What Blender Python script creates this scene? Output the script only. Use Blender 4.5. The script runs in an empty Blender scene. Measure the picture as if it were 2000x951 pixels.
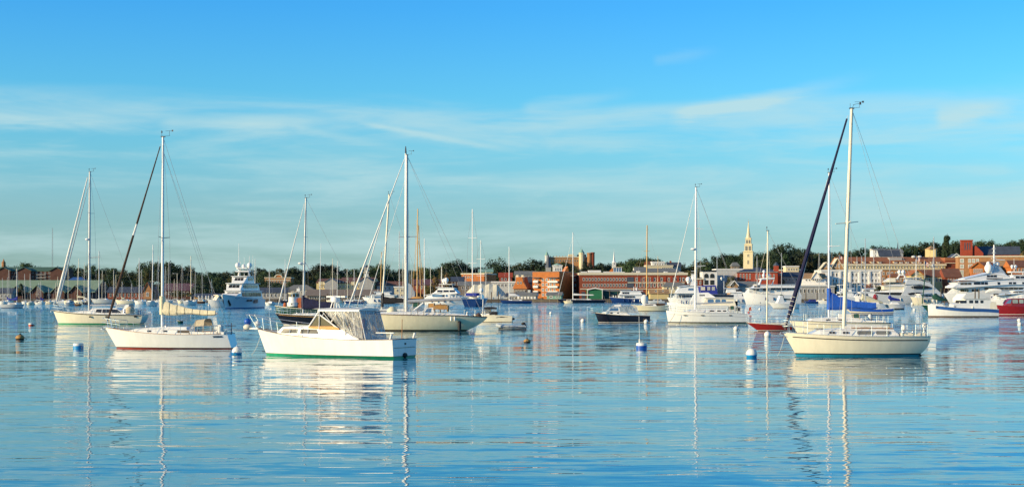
import bpy, math, random
from math import sin, cos, pi, sqrt, atan2, radians
from mathutils import Vector, Matrix
random.seed(7)
scene = bpy.context.scene
col = scene.collection
# ------------------------------------------------------------------ camera
# one photograph pixel (2000 wide) = 1/F rad ; horizon at row HY ; eye CAMH m above the water
F, HY, CAMH = 3000.0, 575.0, 4.0
cam = bpy.data.cameras.new('camera'); camo = bpy.data.objects.new('camera', cam); col.objects.link(camo)
camo.location = (0, 0, CAMH); camo.rotation_euler = (pi/2, 0, 0)
cam.sensor_width = 36; cam.lens = 36*F/2000; cam.shift_y = (HY-475.5)/2000
cam.clip_start = .5; cam.clip_end = 20000
scene.camera = camo
scene.view_settings.view_transform = 'Standard'; scene.view_settings.look = 'None'
scene.view_settings.exposure = .38; scene.view_settings.gamma = 1
# ------------------------------------------------------------------ sun + sky
SUN_AZ = radians(247); SUN_EL = radians(15)     # compass bearing clockwise from +Y (view axis): behind, to the left
sd = Vector((sin(SUN_AZ)*cos(SUN_EL), cos(SUN_AZ)*cos(SUN_EL), sin(SUN_EL)))
sl = bpy.data.lights.new('sun', 'SUN'); sl.energy = 5.0; sl.angle = radians(.5); sl.color = (1, .755, .42)
so = bpy.data.objects.new('sun', sl); col.objects.link(so)
so.rotation_euler = (-sd).to_track_quat('-Z', 'Y').to_euler(); so.location = (-60, -60, 60)
w = bpy.data.worlds.new('World'); scene.world = w; w.use_nodes = True
nt = w.node_tree; nt.nodes.clear()
def N(t, **k):
    n = nt.nodes.new(t)
    for a, b in k.items(): setattr(n, a, b)
    return n
def L(a, b): nt.links.new(a, b)
def M(op, a, b=None, c=None, clamp=False):
    n = N('ShaderNodeMath', operation=op, use_clamp=clamp)
    for i, q in enumerate((a, b, c)):
        if q is None: continue
        if isinstance(q, (int, float)): n.inputs[i].default_value = q
        else: L(q, n.inputs[i])
    return n.outputs[0]
def MIX(fac, a, b, mode='MIX'):
    n = N('ShaderNodeMix', data_type='RGBA', blend_type=mode)
    for i, q in ((0, fac), (6, a), (7, b)):
        if isinstance(q, (int, float)): n.inputs[i].default_value = q
        elif isinstance(q, tuple): n.inputs[i].default_value = (*q, 1)
        else: L(q, n.inputs[i])
    return n.outputs[2]
def SS(x, e0, e1):
    n = N('ShaderNodeMapRange', interpolation_type='SMOOTHSTEP'); L(x, n.inputs[0])
    n.inputs[1].default_value = e0; n.inputs[2].default_value = e1
    return n.outputs[0]
sky = N('ShaderNodeTexSky', sky_type='NISHITA', sun_disc=False, sun_elevation=SUN_EL, sun_rotation=SUN_AZ,
        altitude=0, air_density=1.0, dust_density=.6, ozone_density=2.0)
tc = N('ShaderNodeTexCoord'); sx = N('ShaderNodeSeparateXYZ'); L(tc.outputs['Generated'], sx.inputs[0])
el = M('ARCSINE', sx.outputs[2]); az = M('ARCTAN2', sx.outputs[0], sx.outputs[1])
# colour of clear air: more saturated upward
ramp = N('ShaderNodeValToRGB'); L(M('DIVIDE', M('MAXIMUM', el, 0.0), pi/2), ramp.inputs[0])
SKYGRADE = [(0.0, (.50, .81, 1.16)), (.02, (.50, .82, 1.16)), (.037, (.52, .86, 1.15)), (.058, (.43, .96, 1.24)), (.079, (.36, 1.02, 1.35)), (.118, (.23, .93, 1.52)), (.19, (.26, .86, 1.42)), (.4, (.40, .78, 1.12)), (1, (.52, .78, 1.0))]
els = ramp.color_ramp.elements
els[0].position = 0; els[0].color = (*SKYGRADE[0][1], 1); els[1].position = 1; els[1].color = (*SKYGRADE[-1][1], 1)
for p, c in SKYGRADE[1:-1]:
    e = els.new(p); e.color = (*c, 1)
SKY_STRENGTH = .117
clear = MIX(1.0, sky.outputs[0], ramp.outputs[0], 'MULTIPLY')
# thin cirrus sheets and streaks, laid out in azimuth / elevation
def cloudnoise(sa, se, rough, detail, off, dist=0.0):
    cb = N('ShaderNodeCombineXYZ'); L(M('MULTIPLY', az, sa), cb.inputs[0]); L(M('MULTIPLY', el, se), cb.inputs[1]); cb.inputs[2].default_value = off
    n = N('ShaderNodeTexNoise'); n.inputs['Scale'].default_value = 1; n.inputs['Detail'].default_value = detail
    n.inputs['Roughness'].default_value = rough; n.inputs['Distortion'].default_value = dist
    L(cb.outputs[0], n.inputs['Vector']); return n.outputs[0]
n1 = cloudnoise(5, 42, .55, 5, 3.3, .6); n2 = cloudnoise(16, 110, .6, 4, 9.1, .4); n3 = cloudnoise(2.2, 14, .5, 3, 5.7)
top = M('ADD', el, M('MULTIPLY', M('SUBTRACT', n3, .5), .09))
sheet = M('MULTIPLY', SS(top, .128, .105), SS(M('ADD', M('MULTIPLY', n1, .75), M('MULTIPLY', n2, .3)), .40, .70))
def streak(p0, p1, wid, fade=.35):
    def ae(p):
        u = (p[0]-1000)/F; v = (HY-p[1])/F
        return atan2(u, 1), atan2(v, sqrt(1+u*u))
    a0, e0 = ae(p0); a1, e1 = ae(p1); dx, dy = a1-a0, e1-e0; ln = sqrt(dx*dx+dy*dy); dx /= ln; dy /= ln
    da = M('SUBTRACT', az, a0); de = M('SUBTRACT', el, e0)
    t = M('DIVIDE', M('ADD', M('MULTIPLY', da, dx), M('MULTIPLY', de, dy)), ln)
    wob = M('MULTIPLY', M('SUBTRACT', n2, .5), wid*1.6)
    d = M('ABSOLUTE', M('ADD', M('SUBTRACT', M('MULTIPLY', de, dx), M('MULTIPLY', da, dy)), wob))
    band = SS(d, wid, 0.0)
    return M('MULTIPLY', M('MULTIPLY', band, SS(t, 0, .12)), SS(t, 1.0, 1-fade*1.6))
st = M('MULTIPLY', streak((1300, 232), (1740, 140), .0075, .5), M('ADD', .35, M('MULTIPLY', n2, .9)))
for a, b, wd, k in (((690, 238), (1060, 305), .0032, .5), ((560, 250), (800, 292), .0040, .3), ((1820, 232), (2010, 205), .010, .55), ((1010, 212), (1260, 180), .006, .35), ((1270, 120), (1420, 98), .006, .18), ((-120, 232), (420, 238), .010, .55), ((300, 246), (640, 236), .008, .5)):
    st = M('ADD', st, M('MULTIPLY', streak(a, b, wd), k))
cl = M('MINIMUM', M('ADD', M('MULTIPLY', sheet, .58), M('MULTIPLY', st, .75)), .8)
CLOUD = (3.6, 5.0, 5.1)
skyc = MIX(cl, clear, CLOUD)
bg = N('ShaderNodeBackground'); L(skyc, bg.inputs[0]); bg.inputs[1].default_value = SKY_STRENGTH
wo = N('ShaderNodeOutputWorld'); L(bg.outputs[0], wo.inputs[0])
# ------------------------------------------------------------------ materials
MATS = {}
def mat(name, c=(.8, .8, .8), rough=.5, metal=0.0, var=.12, scale=3.0, bump=0.0, coat=0.0, c2=None, alpha=1.0, stretch=(1, 1, 1), emit=0):
    if name in MATS: return MATS[name]
    m = bpy.data.materials.new(name); m.use_nodes = True; t = m.node_tree; p = t.nodes['Principled BSDF']
    p.inputs['Roughness'].default_value = rough; p.inputs['Metallic'].default_value = metal
    p.inputs['Coat Weight'].default_value = coat; p.inputs['Alpha'].default_value = alpha
    tcn = t.nodes.new('ShaderNodeTexCoord'); mp = t.nodes.new('ShaderNodeMapping'); mp.inputs['Scale'].default_value = stretch
    t.links.new(tcn.outputs['Object'], mp.inputs[0])
    nz = t.nodes.new('ShaderNodeTexNoise'); nz.inputs['Scale'].default_value = scale; nz.inputs['Detail'].default_value = 6; nz.inputs['Roughness'].default_value = .62
    t.links.new(mp.outputs[0], nz.inputs['Vector'])
    mr = t.nodes.new('ShaderNodeMapRange'); mr.inputs[1].default_value = .3; mr.inputs[2].default_value = .7
    t.links.new(nz.outputs[0], mr.inputs[0])
    mx = t.nodes.new('ShaderNodeMix'); mx.data_type = 'RGBA'; t.links.new(mr.outputs[0], mx.inputs[0])
    if c2 is None: a = tuple(q*(1-var) for q in c); b = tuple(min(1, q*(1+var)) for q in c)
    else: a, b = c, c2
    mx.inputs[6].default_value = (*a, 1); mx.inputs[7].default_value = (*b, 1)
    out = mx.outputs[2]
    if name.startswith('leaf'):          # every tree its own tone
        oi = t.nodes.new('ShaderNodeObjectInfo'); r2 = t.nodes.new('ShaderNodeMapRange'); r2.inputs[3].default_value = .6; r2.inputs[4].default_value = 1.6; t.links.new(oi.outputs['Random'], r2.inputs[0])
        ml = t.nodes.new('ShaderNodeVectorMath'); ml.operation = 'SCALE'; t.links.new(out, ml.inputs[0]); t.links.new(r2.outputs[0], ml.inputs[3]); out = ml.outputs[0]
    t.links.new(out, p.inputs['Base Color'])
    if bump:
        bp = t.nodes.new('ShaderNodeBump'); bp.inputs['Strength'].default_value = 1; bp.inputs['Distance'].default_value = bump
        t.links.new(nz.outputs[0], bp.inputs['Height']); t.links.new(bp.outputs[0], p.inputs['Normal'])
    MATS[name] = m; return m
mat('gel_white', (.80, .79, .75), .28, var=.055, scale=1.1, coat=.3, stretch=(2.5, 2.5, .35))
mat('gel_cream', (.80, .73, .56), .3, var=.065, scale=1.1, coat=.3, stretch=(2.5, 2.5, .35))
mat('gel_ivory', (.80, .71, .50), .32, var=.075, scale=1.0, coat=.3, stretch=(2.5, 2.5, .35))
mat('yacht_white', (.78, .78, .77), .3, var=.04, scale=.4, coat=.2)
mat('yacht_grey', (.50, .53, .56), .3, var=.05, scale=.4, coat=.2)
mat('deck_white', (.70, .68, .62), .6, var=.1, scale=3)
mat('deck_tan', (.50, .40, .27), .7, var=.15, scale=5)
mat('teak', (.36, .17, .06), .5, var=.25, scale=6, stretch=(.3, 4, 4))
mat('varnish', (.62, .26, .04), .25, var=.2, scale=6, coat=.6, stretch=(.3, 4, 4))
mat('wood_spar', (.60, .36, .12), .4, var=.15, scale=4)
mat('alu', (.46, .47, .48), .4, .3, var=.08)
mat('alu_cream', (.76, .70, .54), .45, 0, var=.06)
mat('alu_white', (.80, .80, .78), .4, 0, var=.05)
mat('alu_dark', (.30, .32, .34), .4, .3, var=.1)
mat('steel', (.62, .63, .64), .25, .7, var=.05)
mat('wire', (.34, .34, .35), .5, .15, var=.05)
mat('wire_dark', (.06, .06, .07), .5, 0, var=.1)
mat('black', (.012, .012, .014), .5, var=.3)
mat('rubber', (.025, .025, .027), .7, var=.3)
mat('navy', (.008, .012, .035), .25, var=.25, coat=.5)
mat('navy_blue', (.012, .04, .16), .25, var=.2, coat=.5)
mat('black_hull', (.010, .010, .018), .2, var=.25, coat=.6)
mat('green_hull', (.012, .06, .045), .35, var=.25)
mat('red_hull', (.32, .018, .012), .3, var=.15, coat=.4)
mat('maroon_hull', (.23, .012, .014), .22, var=.2, coat=.5)
mat('red_paint', (.42, .06, .025), .5, var=.2)
mat('blue_paint', (.02, .22, .42), .4, var=.15)
mat('teal_paint', (.02, .28, .42), .45, var=.2)
mat('green_paint', (.02, .34, .16), .45, var=.2)
mat('stripe_black', (.012, .012, .012), .4, var=.2)
mat('stripe_brown', (.12, .06, .03), .5, var=.2)
mat('stripe_blue', (.03, .11, .33), .35, var=.15)
mat('canvas_cream', (.74, .66, .45), .9, var=.14, scale=4, bump=.03)
mat('canvas_white', (.76, .75, .70), .9, var=.1, scale=4, bump=.03)
mat('canvas_beige', (.52, .44, .30), .9, var=.14, scale=5, bump=.02)
mat('canvas_tan', (.46, .24, .07), .9, var=.18, scale=5, bump=.02)
mat('canvas_brown', (.060, .034, .022), .9, var=.35, scale=5, bump=.02)
mat('canvas_navy', (.010, .012, .05), .9, var=.3, scale=4, bump=.02)
mat('canvas_blue', (.012, .10, .48), .85, var=.2, scale=4, bump=.03)
mat('canvas_royal', (.015, .03, .26), .85, var=.2, scale=4, bump=.03)
mat('canvas_green', (.012, .07, .05), .9, var=.25, scale=4)
mat('canvas_black', (.012, .012, .016), .9, var=.3, scale=4)
mat('canvas_grey', (.42, .47, .50), .9, var=.12, scale=4)
mat('glass_dark', (.02, .022, .026), .08, var=.2)
mat('glass_brown', (.10, .075, .035), .08, var=.25, scale=2)
mat('glass_blue', (.08, .17, .30), .08, var=.2)
mat('glass_grey', (.20, .20, .18), .1, var=.2)
mat('glass_lit', (.36, .42, .36), .1, var=.3, scale=.3)
mat('glass_far', (.045, .05, .055), .12, var=.4, scale=.3)
mat('dome_white', (.80, .80, .78), .4, var=.03)
mat('rope', (.62, .60, .50), .9, var=.2, scale=20)
mat('rope_dark', (.10, .09, .07), .9, var=.2, scale=20)
mat('buoy_white', (.74, .73, .68), .5, var=.1, scale=6)
mat('buoy_blue', (.01, .25, .55), .45, var=.15, scale=6)
mat('buoy_deep_blue', (.01, .09, .42), .45, var=.15, scale=6)
mat('buoy_red', (.50, .07, .02), .5, var=.2, scale=6)
mat('buoy_tan', (.50, .30, .10), .8, c2=(.22, .10, .03), scale=9)
mat('weed', (.05, .035, .015), .95, var=.5, scale=15)
mat('hypalon', (.36, .42, .46), .6, var=.1, scale=3)
mat('orange_paint', (.42, .10, .02), .6, var=.25)
# shore
mat('brick_orange', (.46, .15, .035), .85, var=.16, scale=.6)
mat('brick_red', (.24, .055, .026), .85, var=.2, scale=.6)
mat('brick_deep', (.30, .045, .02), .85, var=.2, scale=.6)
mat('brick_dark_shade', (.10, .045, .035), .9, var=.25, scale=.6)  # dark brick; its tone also stands for shade on the green-roofed block
mat('brick_tan', (.38, .19, .08), .88, var=.2, scale=.6)
mat('clap_white', (.74, .73, .70), .7, var=.06, scale=.8)
mat('clap_cream', (.66, .58, .38), .7, var=.08, scale=.8)
mat('clap_yellow', (.62, .50, .24), .7, var=.08, scale=.8)
mat('clap_grey', (.36, .36, .35), .8, var=.1, scale=.8)
mat('clap_lightgrey', (.50, .52, .52), .8, var=.08, scale=.8)
mat('clap_mint', (.22, .42, .34), .7, var=.1, scale=.8)
mat('clap_green', (.02, .16, .07), .6, var=.12, scale=.8)
mat('clap_teal', (.012, .07, .065), .6, var=.15, scale=.8)
mat('shingle_brown', (.20, .16, .13), .9, var=.2, scale=.8)
mat('shingle_tan', (.36, .22, .11), .9, var=.2, scale=.8)
mat('clap_navy', (.02, .04, .12), .7, var=.2)
mat('roof_green', (.22, .31, .20), .7, var=.12, scale=.3)
mat('roof_darkgreen', (.07, .14, .09), .7, var=.15, scale=.3)
mat('roof_orange', (.30, .11, .045), .85, var=.18, scale=.4)
mat('roof_brown', (.15, .065, .045), .9, var=.2, scale=.4)
mat('roof_grey', (.17, .18, .18), .85, var=.15, scale=.4)
mat('roof_slate', (.055, .07, .10), .6, var=.2, scale=.4)
mat('roof_blue', (.03, .10, .30), .6, var=.15, scale=.4)
mat('roof_maroon', (.10, .05, .07), .9, var=.2, scale=.4)
mat('trim_white', (.76, .75, .72), .6, var=.05)
mat('trim_cream', (.66, .60, .45), .7, var=.08)
mat('steeple_cream', (.74, .64, .40), .6, var=.06, scale=.3)
mat('copper_green', (.20, .36, .30), .7, var=.15)
mat('tent_cream', (.66, .62, .48), .85, var=.06, scale=.3)
mat('pile_wood', (.10, .075, .05), .9, var=.3, scale=2)
mat('pile_light', (.34, .26, .16), .9, var=.25, scale=2)
mat('dock_wood', (.30, .25, .19), .9, var=.2, scale=1)
mat('quay_stone', (.10, .085, .07), .95, var=.35, scale=.5)
mat('ground', (.022, .034, .014), .95, c2=(.04, .042, .02), scale=.05)
mat('bark', (.07, .05, .035), .95, var=.3, scale=3)
mat('leaf_dark', (.010, .028, .012), .8, c2=(.022, .045, .016), scale=.35)
mat('leaf_mid', (.020, .048, .016), .8, c2=(.040, .066, .02), scale=.35)
mat('leaf_olive', (.045, .055, .014), .8, c2=(.08, .07, .02), scale=.35)
mat('leaf_autumn', (.14, .075, .02), .8, c2=(.18, .13, .035), scale=.35)
mat('leaf_red', (.16, .035, .02), .8, c2=(.20, .07, .03), scale=.35)
def vinyl(name, c, a):
    m = bpy.data.materials.new(name); m.use_nodes = True; t = m.node_tree; p = t.nodes['Principled BSDF']
    p.inputs['Roughness'].default_value = .15
    nz = t.nodes.new('ShaderNodeTexNoise'); nz.inputs['Scale'].default_value = 2.2; nz.inputs['Detail'].default_value = 5; nz.inputs['Distortion'].default_value = 1.5
    mp = t.nodes.new('ShaderNodeMapping'); mp.inputs['Scale'].default_value = (1.6, 1.6, .7); tcn = t.nodes.new('ShaderNodeTexCoord')
    t.links.new(tcn.outputs['Object'], mp.inputs[0]); t.links.new(mp.outputs[0], nz.inputs['Vector'])
    mx = t.nodes.new('ShaderNodeMix'); mx.data_type = 'RGBA'; t.links.new(nz.outputs[0], mx.inputs[0])
    mx.inputs[6].default_value = (*[q*.5 for q in c], 1); mx.inputs[7].default_value = (*[min(1, q*1.35) for q in c], 1)
    t.links.new(mx.outputs[2], p.inputs['Base Color'])
    mr = t.nodes.new('ShaderNodeMapRange'); mr.inputs[1].default_value = .3; mr.inputs[2].default_value = .7; mr.inputs[3].default_value = a-.2; mr.inputs[4].default_value = min(1, a+.25)
    t.links.new(nz.outputs[0], mr.inputs[0]); t.links.new(mr.outputs[0], p.inputs['Alpha'])
    bp = t.nodes.new('ShaderNodeBump'); bp.inputs['Distance'].default_value = .05; t.links.new(nz.outputs[0], bp.inputs['Height']); t.links.new(bp.outputs[0], p.inputs['Normal'])
    MATS[name] = m
vinyl('vinyl_white', (.62, .60, .52), .72); vinyl('vinyl_grey', (.34, .33, .32), .72); vinyl('vinyl_clear', (.5, .52, .5), .4)
# ------------------------------------------------------------------ mesh builder
class MB:
    def __init__(s): s.v = []; s.f = []; s.mi = []; s.k = 0
    def V(s, *ps):
        i = len(s.v); s.v += [tuple(p) for p in ps]; return i
    def face(s, idx): s.f.append(tuple(idx)); s.mi.append(s.k)
    def poly(s, pts): i = s.V(*pts); s.face(range(i, i+len(pts))); return s
    def box(s, x0, x1, y0, y1, z0, z1):
        i = s.V((x0, y0, z0), (x1, y0, z0), (x1, y1, z0), (x0, y1, z0), (x0, y0, z1), (x1, y0, z1), (x1, y1, z1), (x0, y1, z1))
        for q in ((3, 2, 1, 0), (4, 5, 6, 7), (0, 1, 5, 4), (1, 2, 6, 5), (2, 3, 7, 6), (3, 0, 4, 7)): s.face([i+a for a in q])
        return s
    def loft(s, rings, cap=True, close=True):
        n = len(rings[0]); i0 = len(s.v)
        for r in rings: s.V(*r)
        m = n if close else n-1
        for a in range(len(rings)-1):
            for b in range(m):
                c = (b+1) % n
                s.face((i0+a*n+b, i0+a*n+c, i0+(a+1)*n+c, i0+(a+1)*n+b))
        if cap and close:
            s.face([i0+b for b in range(n)][::-1]); s.face([i0+(len(rings)-1)*n+b for b in range(n)])
        return s
    def tube(s, p, q, r0, r1=None, n=6, oval=1.0): return s.path([p, q], [r0, r0 if r1 is None else r1], n, oval)
    def path(s, pts, r, n=6, oval=1.0):
        pts = [Vector(p) for p in pts]
        if isinstance(r, (int, float)): r = [r]*len(pts)
        rings = []
        for i, p in enumerate(pts):
            d = (pts[min(i+1, len(pts)-1)]-pts[max(i-1, 0)])
            if d.length < 1e-9: d = Vector((0, 0, 1))
            d.normalize(); u = d.cross(Vector((0, 0, 1)))
            if u.length < .02: u = d.cross(Vector((1, 0, 0)))
            u.normalize(); w_ = u.cross(d)
            rings.append([p+u*(cos(2*pi*k/n)*r[i])+w_*(sin(2*pi*k/n)*r[i]*oval) for k in range(n)])
        return s.loft(rings)
    def ell(s, c, rx, ry=None, rz=None, nu=10, nv=6, z0=-1.0, z1=1.0):
        ry = rx if ry is None else ry; rz = rx if rz is None else rz
        a0 = math.asin(max(-1, z0)); a1 = math.asin(min(1, z1)); rings = []
        for j in range(nv+1):
            a = a0+(a1-a0)*j/nv; cr = max(cos(a), .02)
            rings.append([(c[0]+rx*cr*cos(2*pi*k/nu), c[1]+ry*cr*sin(2*pi*k/nu), c[2]+rz*sin(a)) for k in range(nu)])
        return s.loft(rings)
    def lathe(s, c, prof, n=12):
        return s.loft([[(c[0]+r*cos(2*pi*k/n), c[1]+r*sin(2*pi*k/n), c[2]+z) for k in range(n)] for r, z in prof])
    def prism(s, poly, f, t0, t1):      # poly of 2-D points, f(a, b, t) -> xyz
        return s.loft([[f(a, b, t0) for a, b in poly], [f(a, b, t1) for a, b in poly]])
    def build(s, name, m, parent=None, smooth=False, loc=None):
        me = bpy.data.meshes.new(name); me.from_pydata(s.v, [], s.f); me.update()
        for q in (m if isinstance(m, (list, tuple)) else [m]): me.materials.append(MATS[q] if isinstance(q, str) else q)
        if any(s.mi): me.polygons.foreach_set('material_index', s.mi)
        if smooth:
            me.polygons.foreach_set('use_smooth', [True]*len(me.polygons))
            try: me.set_sharp_from_angle(angle=radians(42))
            except Exception: pass
        o = bpy.data.objects.new(name, me); col.objects.link(o)
        if parent: o.parent = parent
        if loc: o.location = loc
        return o
def tag(o, label=None, cat=None, group=None, kind=None):
    if label: o['label'] = label
    if cat: o['category'] = cat
    if group: o['group'] = group
    if kind: o['kind'] = kind
    return o
def empty(name, loc, rz=0):
    o = bpy.data.objects.new(name, None); col.objects.link(o); o.location = loc; o.rotation_euler = (0, 0, rz); o.empty_display_size = .5; return o
def copy_tree(o, parent=None):
    c = o.copy(); col.objects.link(c)
    if parent: c.parent = parent
    for ch in list(o.children): copy_tree(ch, c)
    return c
def Dw(py): return CAMH*F/(py-HY)            # distance of a point on the water seen on row py
def wx(px, D): return (px-1000)/F*D
def wz(py, D): return CAMH+(HY-py)/F*D
# ------------------------------------------------------------------ water
def water_material():
    m = bpy.data.materials.new('harbour_water'); m.use_nodes = True; t = m.node_tree; p = t.nodes['Principled BSDF']
    p.inputs['Base Color'].default_value = (.018, .17, .27, 1); p.inputs['Roughness'].default_value = .02; p.inputs['IOR'].default_value = 1.333
    g = t.nodes.new('ShaderNodeNewGeometry')
    def nz(scale, detail, rough, off=0.0, rot=0.0, dist=0.0):
        mp = t.nodes.new('ShaderNodeMapping'); mp.inputs['Scale'].default_value = scale; mp.inputs['Location'].default_value = (off, off*1.7, 0); mp.inputs['Rotation'].default_value = (0, 0, rot)
        t.links.new(g.outputs['Position'], mp.inputs[0])
        n = t.nodes.new('ShaderNodeTexNoise'); n.inputs['Scale'].default_value = 1; n.inputs['Detail'].default_value = detail; n.inputs['Roughness'].default_value = rough; n.inputs['Distortion'].default_value = dist
        t.links.new(mp.outputs[0], n.inputs['Vector']); return n
    def vm(op, a, b=None, s=None):
        n = t.nodes.new('ShaderNodeVectorMath'); n.operation = op
        for i, q in ((0, a), (1, b)):
            if q is None: continue
            if isinstance(q, tuple): n.inputs[i].default_value = q
            else: t.links.new(q, n.inputs[i])
        if s is not None:
            if isinstance(s, float): n.inputs[3].default_value = s
            else: t.links.new(s, n.inputs[3])
        return n.outputs[0]
    H = (.5, .5, .5)
    # slopes (x, y) of three wave trains; crests run across the view
    a = vm('MULTIPLY', vm('SUBTRACT', nz((.055, .40, 1), 2, .5, 11, .04, .3).outputs['Color'], H), (.020, .085, 0))
    b = vm('MULTIPLY', vm('SUBTRACT', nz((.27, 1.35, 1), 2, .5, 37, -.05, .3).outputs['Color'], H), (.045, .105, 0))
    c = vm('MULTIPLY', vm('SUBTRACT', nz((1.3, 3.6, 1), 2, .55, 71, .03).outputs['Color'], H), (.05, .08, 0))
    # light airs: patches where the fine ripple is stronger
    pa = nz((.012, .03, 1), 2, .5, 5); mr = t.nodes.new('ShaderNodeMapRange'); mr.inputs[1].default_value = .35; mr.inputs[2].default_value = .65; mr.inputs[3].default_value = .35; mr.inputs[4].default_value = 1.35
    t.links.new(pa.outputs[0], mr.inputs[0])
    sp = t.nodes.new('ShaderNodeSeparateXYZ'); t.links.new(g.outputs['Position'], sp.inputs[0])
    wr = t.nodes.new('ShaderNodeMapRange'); wr.inputs[1].default_value = 60; wr.inputs[2].default_value = 330; wr.inputs[3].default_value = .9; wr.inputs[4].default_value = 8   # breeze freshens away from the sheltered near shore
    t.links.new(sp.outputs[1], wr.inputs[0])
    s = vm('ADD', a, vm('SCALE', vm('SCALE', vm('ADD', b, c), None, mr.outputs[0]), None, wr.outputs[0]))
    br = t.nodes.new('ShaderNodeMapRange'); br.inputs[1].default_value = 130; br.inputs[2].default_value = 420; br.inputs[3].default_value = 0; br.inputs[4].default_value = -.022   # wavelets are steeper on the face that rolls towards the near shore
    t.links.new(sp.outputs[1], br.inputs[0]); cx = t.nodes.new('ShaderNodeCombineXYZ'); t.links.new(br.outputs[0], cx.inputs[1]); s = vm('ADD', s, cx.outputs[0])
    dn = nz((.42, 4.2, 1), 1, .5, 93, .03); dm = t.nodes.new('ShaderNodeMapRange'); dm.interpolation_type = 'SMOOTHSTEP'; dm.inputs[1].default_value = .63; dm.inputs[2].default_value = .72; dm.inputs[3].default_value = 0; dm.inputs[4].default_value = .075   # short steep wavelet backs
    t.links.new(dn.outputs[0], dm.inputs[0]); dx = t.nodes.new('ShaderNodeCombineXYZ'); t.links.new(dm.outputs[0], dx.inputs[1]); s = vm('ADD', s, dx.outputs[0])
    nrm = vm('NORMALIZE', vm('ADD', s, (0, 0, 1)))
    t.links.new(nrm, p.inputs['Normal'])
    MATS['harbour_water'] = m
water_material()
wb = MB(); xs = [-6000, -1500, -500, 0, 500, 1500, 6000]; ys = [-300, 0, 100, 300, 800, 2000, 9000]
wb.v = [(x, y, 0) for y in ys for x in xs]
for j in range(6):
    for i in range(6): wb.face((j*7+i, j*7+i+1, j*7+i+8, j*7+i+7))
tag(wb.build('water', 'harbour_water'), kind='structure')
# ------------------------------------------------------------------ land
TREELINE = [(-400, 524), (0, 524), (60, 520), (130, 523), (170, 522), (200, 527), (235, 520), (255, 528), (280, 518), (310, 512), (350, 519), (400, 530), (430, 530), (470, 527), (510, 523), (560, 527), (600, 521), (640, 518), (660, 525), (690, 522), (720, 521), (760, 518), (790, 523), (830, 524), (870, 515), (890, 512), (920, 520), (960, 521), (1000, 520), (1060, 515), (1110, 515), (1160, 518), (1200, 513), (1230, 508), (1260, 504), (1300, 514), (1340, 516), (1380, 510), (1400, 502), (1440, 492), (1480, 496), (1530, 486), (1590, 490), (1620, 498), (1660, 490), (1700, 484), (1750, 482), (1800, 477), (1860, 474), (1900, 474), (1950, 476), (2000, 470), (2400, 468)]
def interp(tab, x):
    if x <= tab[0][0]: return tab[0][1]
    for (a, b), (c, d) in zip(tab, tab[1:]):
        if x <= c: return b+(d-b)*(x-a)/(c-a)
    return tab[-1][1]
def sstep(x): x = max(0, min(1, x)); return x*x*(3-2*x)
SHORE = 802.0
def ridge(px): return max(2.5, wz(interp(TREELINE, px), 1240)-17)
def th(X, D):
    if D < SHORE: return -3.0
    px = 1000+X/max(D, 1)*F
    return 1.5+(ridge(px)-1.5)*sstep((D-890)/340)
tb = MB(); cols_ = [-1500+30*i for i in range(101)]; rows_ = [SHORE, SHORE+.4, SHORE+6] + [820+20*i for i in range(24)] + [1320, 1400, 1600, 2200, 4000]
for j, d in enumerate(rows_):
    for x in cols_: tb.V((x, d, -3 if j == 0 else (1.3 if j < 3 else th(x, min(d, 1320))+random.uniform(-.15, .15))))
nc = len(cols_)
for j in range(len(rows_)-1):
    for i in range(nc-1): tb.face((j*nc+i, j*nc+i+1, (j+1)*nc+i+1, (j+1)*nc+i))
tag(tb.build('hillside', 'ground'), kind='structure')
qb = MB(); x = -700
while x < 900:
    w_ = random.uniform(14, 40); qb.box(x, x+w_-.4, SHORE-1.2-random.uniform(0, .6), SHORE+5, -2, 1.45+random.uniform(0, .25)); x += w_
tag(qb.build('quay', 'quay_stone'), kind='structure')
# ------------------------------------------------------------------ trees
def crown_mesh(seed, shape, matname):
    R = random.Random(seed); m = MB(); clumps = []
    n = 40
    for i in range(n):
        while True:
            p = Vector((R.uniform(-1, 1), R.uniform(-1, 1), R.uniform(-1, 1)))
            if .35 < p.length < 1: break
        if shape == 'round': c = Vector((p.x*.40, p.y*.40, .52+p.z*.40)); r = R.uniform(.10, .18)
        elif shape == 'spread': c = Vector((p.x*.52, p.y*.46, .55+p.z*.34+(.06 if abs(p.x) < .5 else -.08))); r = R.uniform(.10, .17)
        elif shape == 'tall':
            z = R.random(); c = Vector((p.x*.34*(1.05-z*.6), p.y*.34*(1.05-z*.6), .22+z*.74)); r = R.uniform(.07, .14)
        else:
            z = R.random()**1.3; c = Vector((p.x*.36*(1.02-z), p.y*.36*(1.02-z), .10+z*.86)); r = R.uniform(.05, .1)*(1.3-z*.7)
        clumps.append((c, r))
    for c, r in clumps:
        for k in range(72):
            d = Vector((R.gauss(0, 1), R.gauss(0, 1), R.gauss(0, .8))); d.normalize(); d *= r*R.uniform(.45, 1.08)
            p = c+d; s_ = R.uniform(.018, .038)
            nrm = (d.normalized()+Vector((R.uniform(-.7, .7), R.uniform(-.7, .7), R.uniform(-.5, .9)))).normalized()
            u = nrm.orthogonal().normalized(); u = Matrix.Rotation(R.uniform(0, 6.28), 3, nrm) @ u; v = nrm.cross(u)
            m.poly([p-u*s_, p-v*s_*.6, p+u*s_, p+v*s_*.6])
    me = bpy.data.meshes.new('crown'); me.from_pydata(m.v, [], m.f); me.materials.append(MATS[matname]); return me
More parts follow.
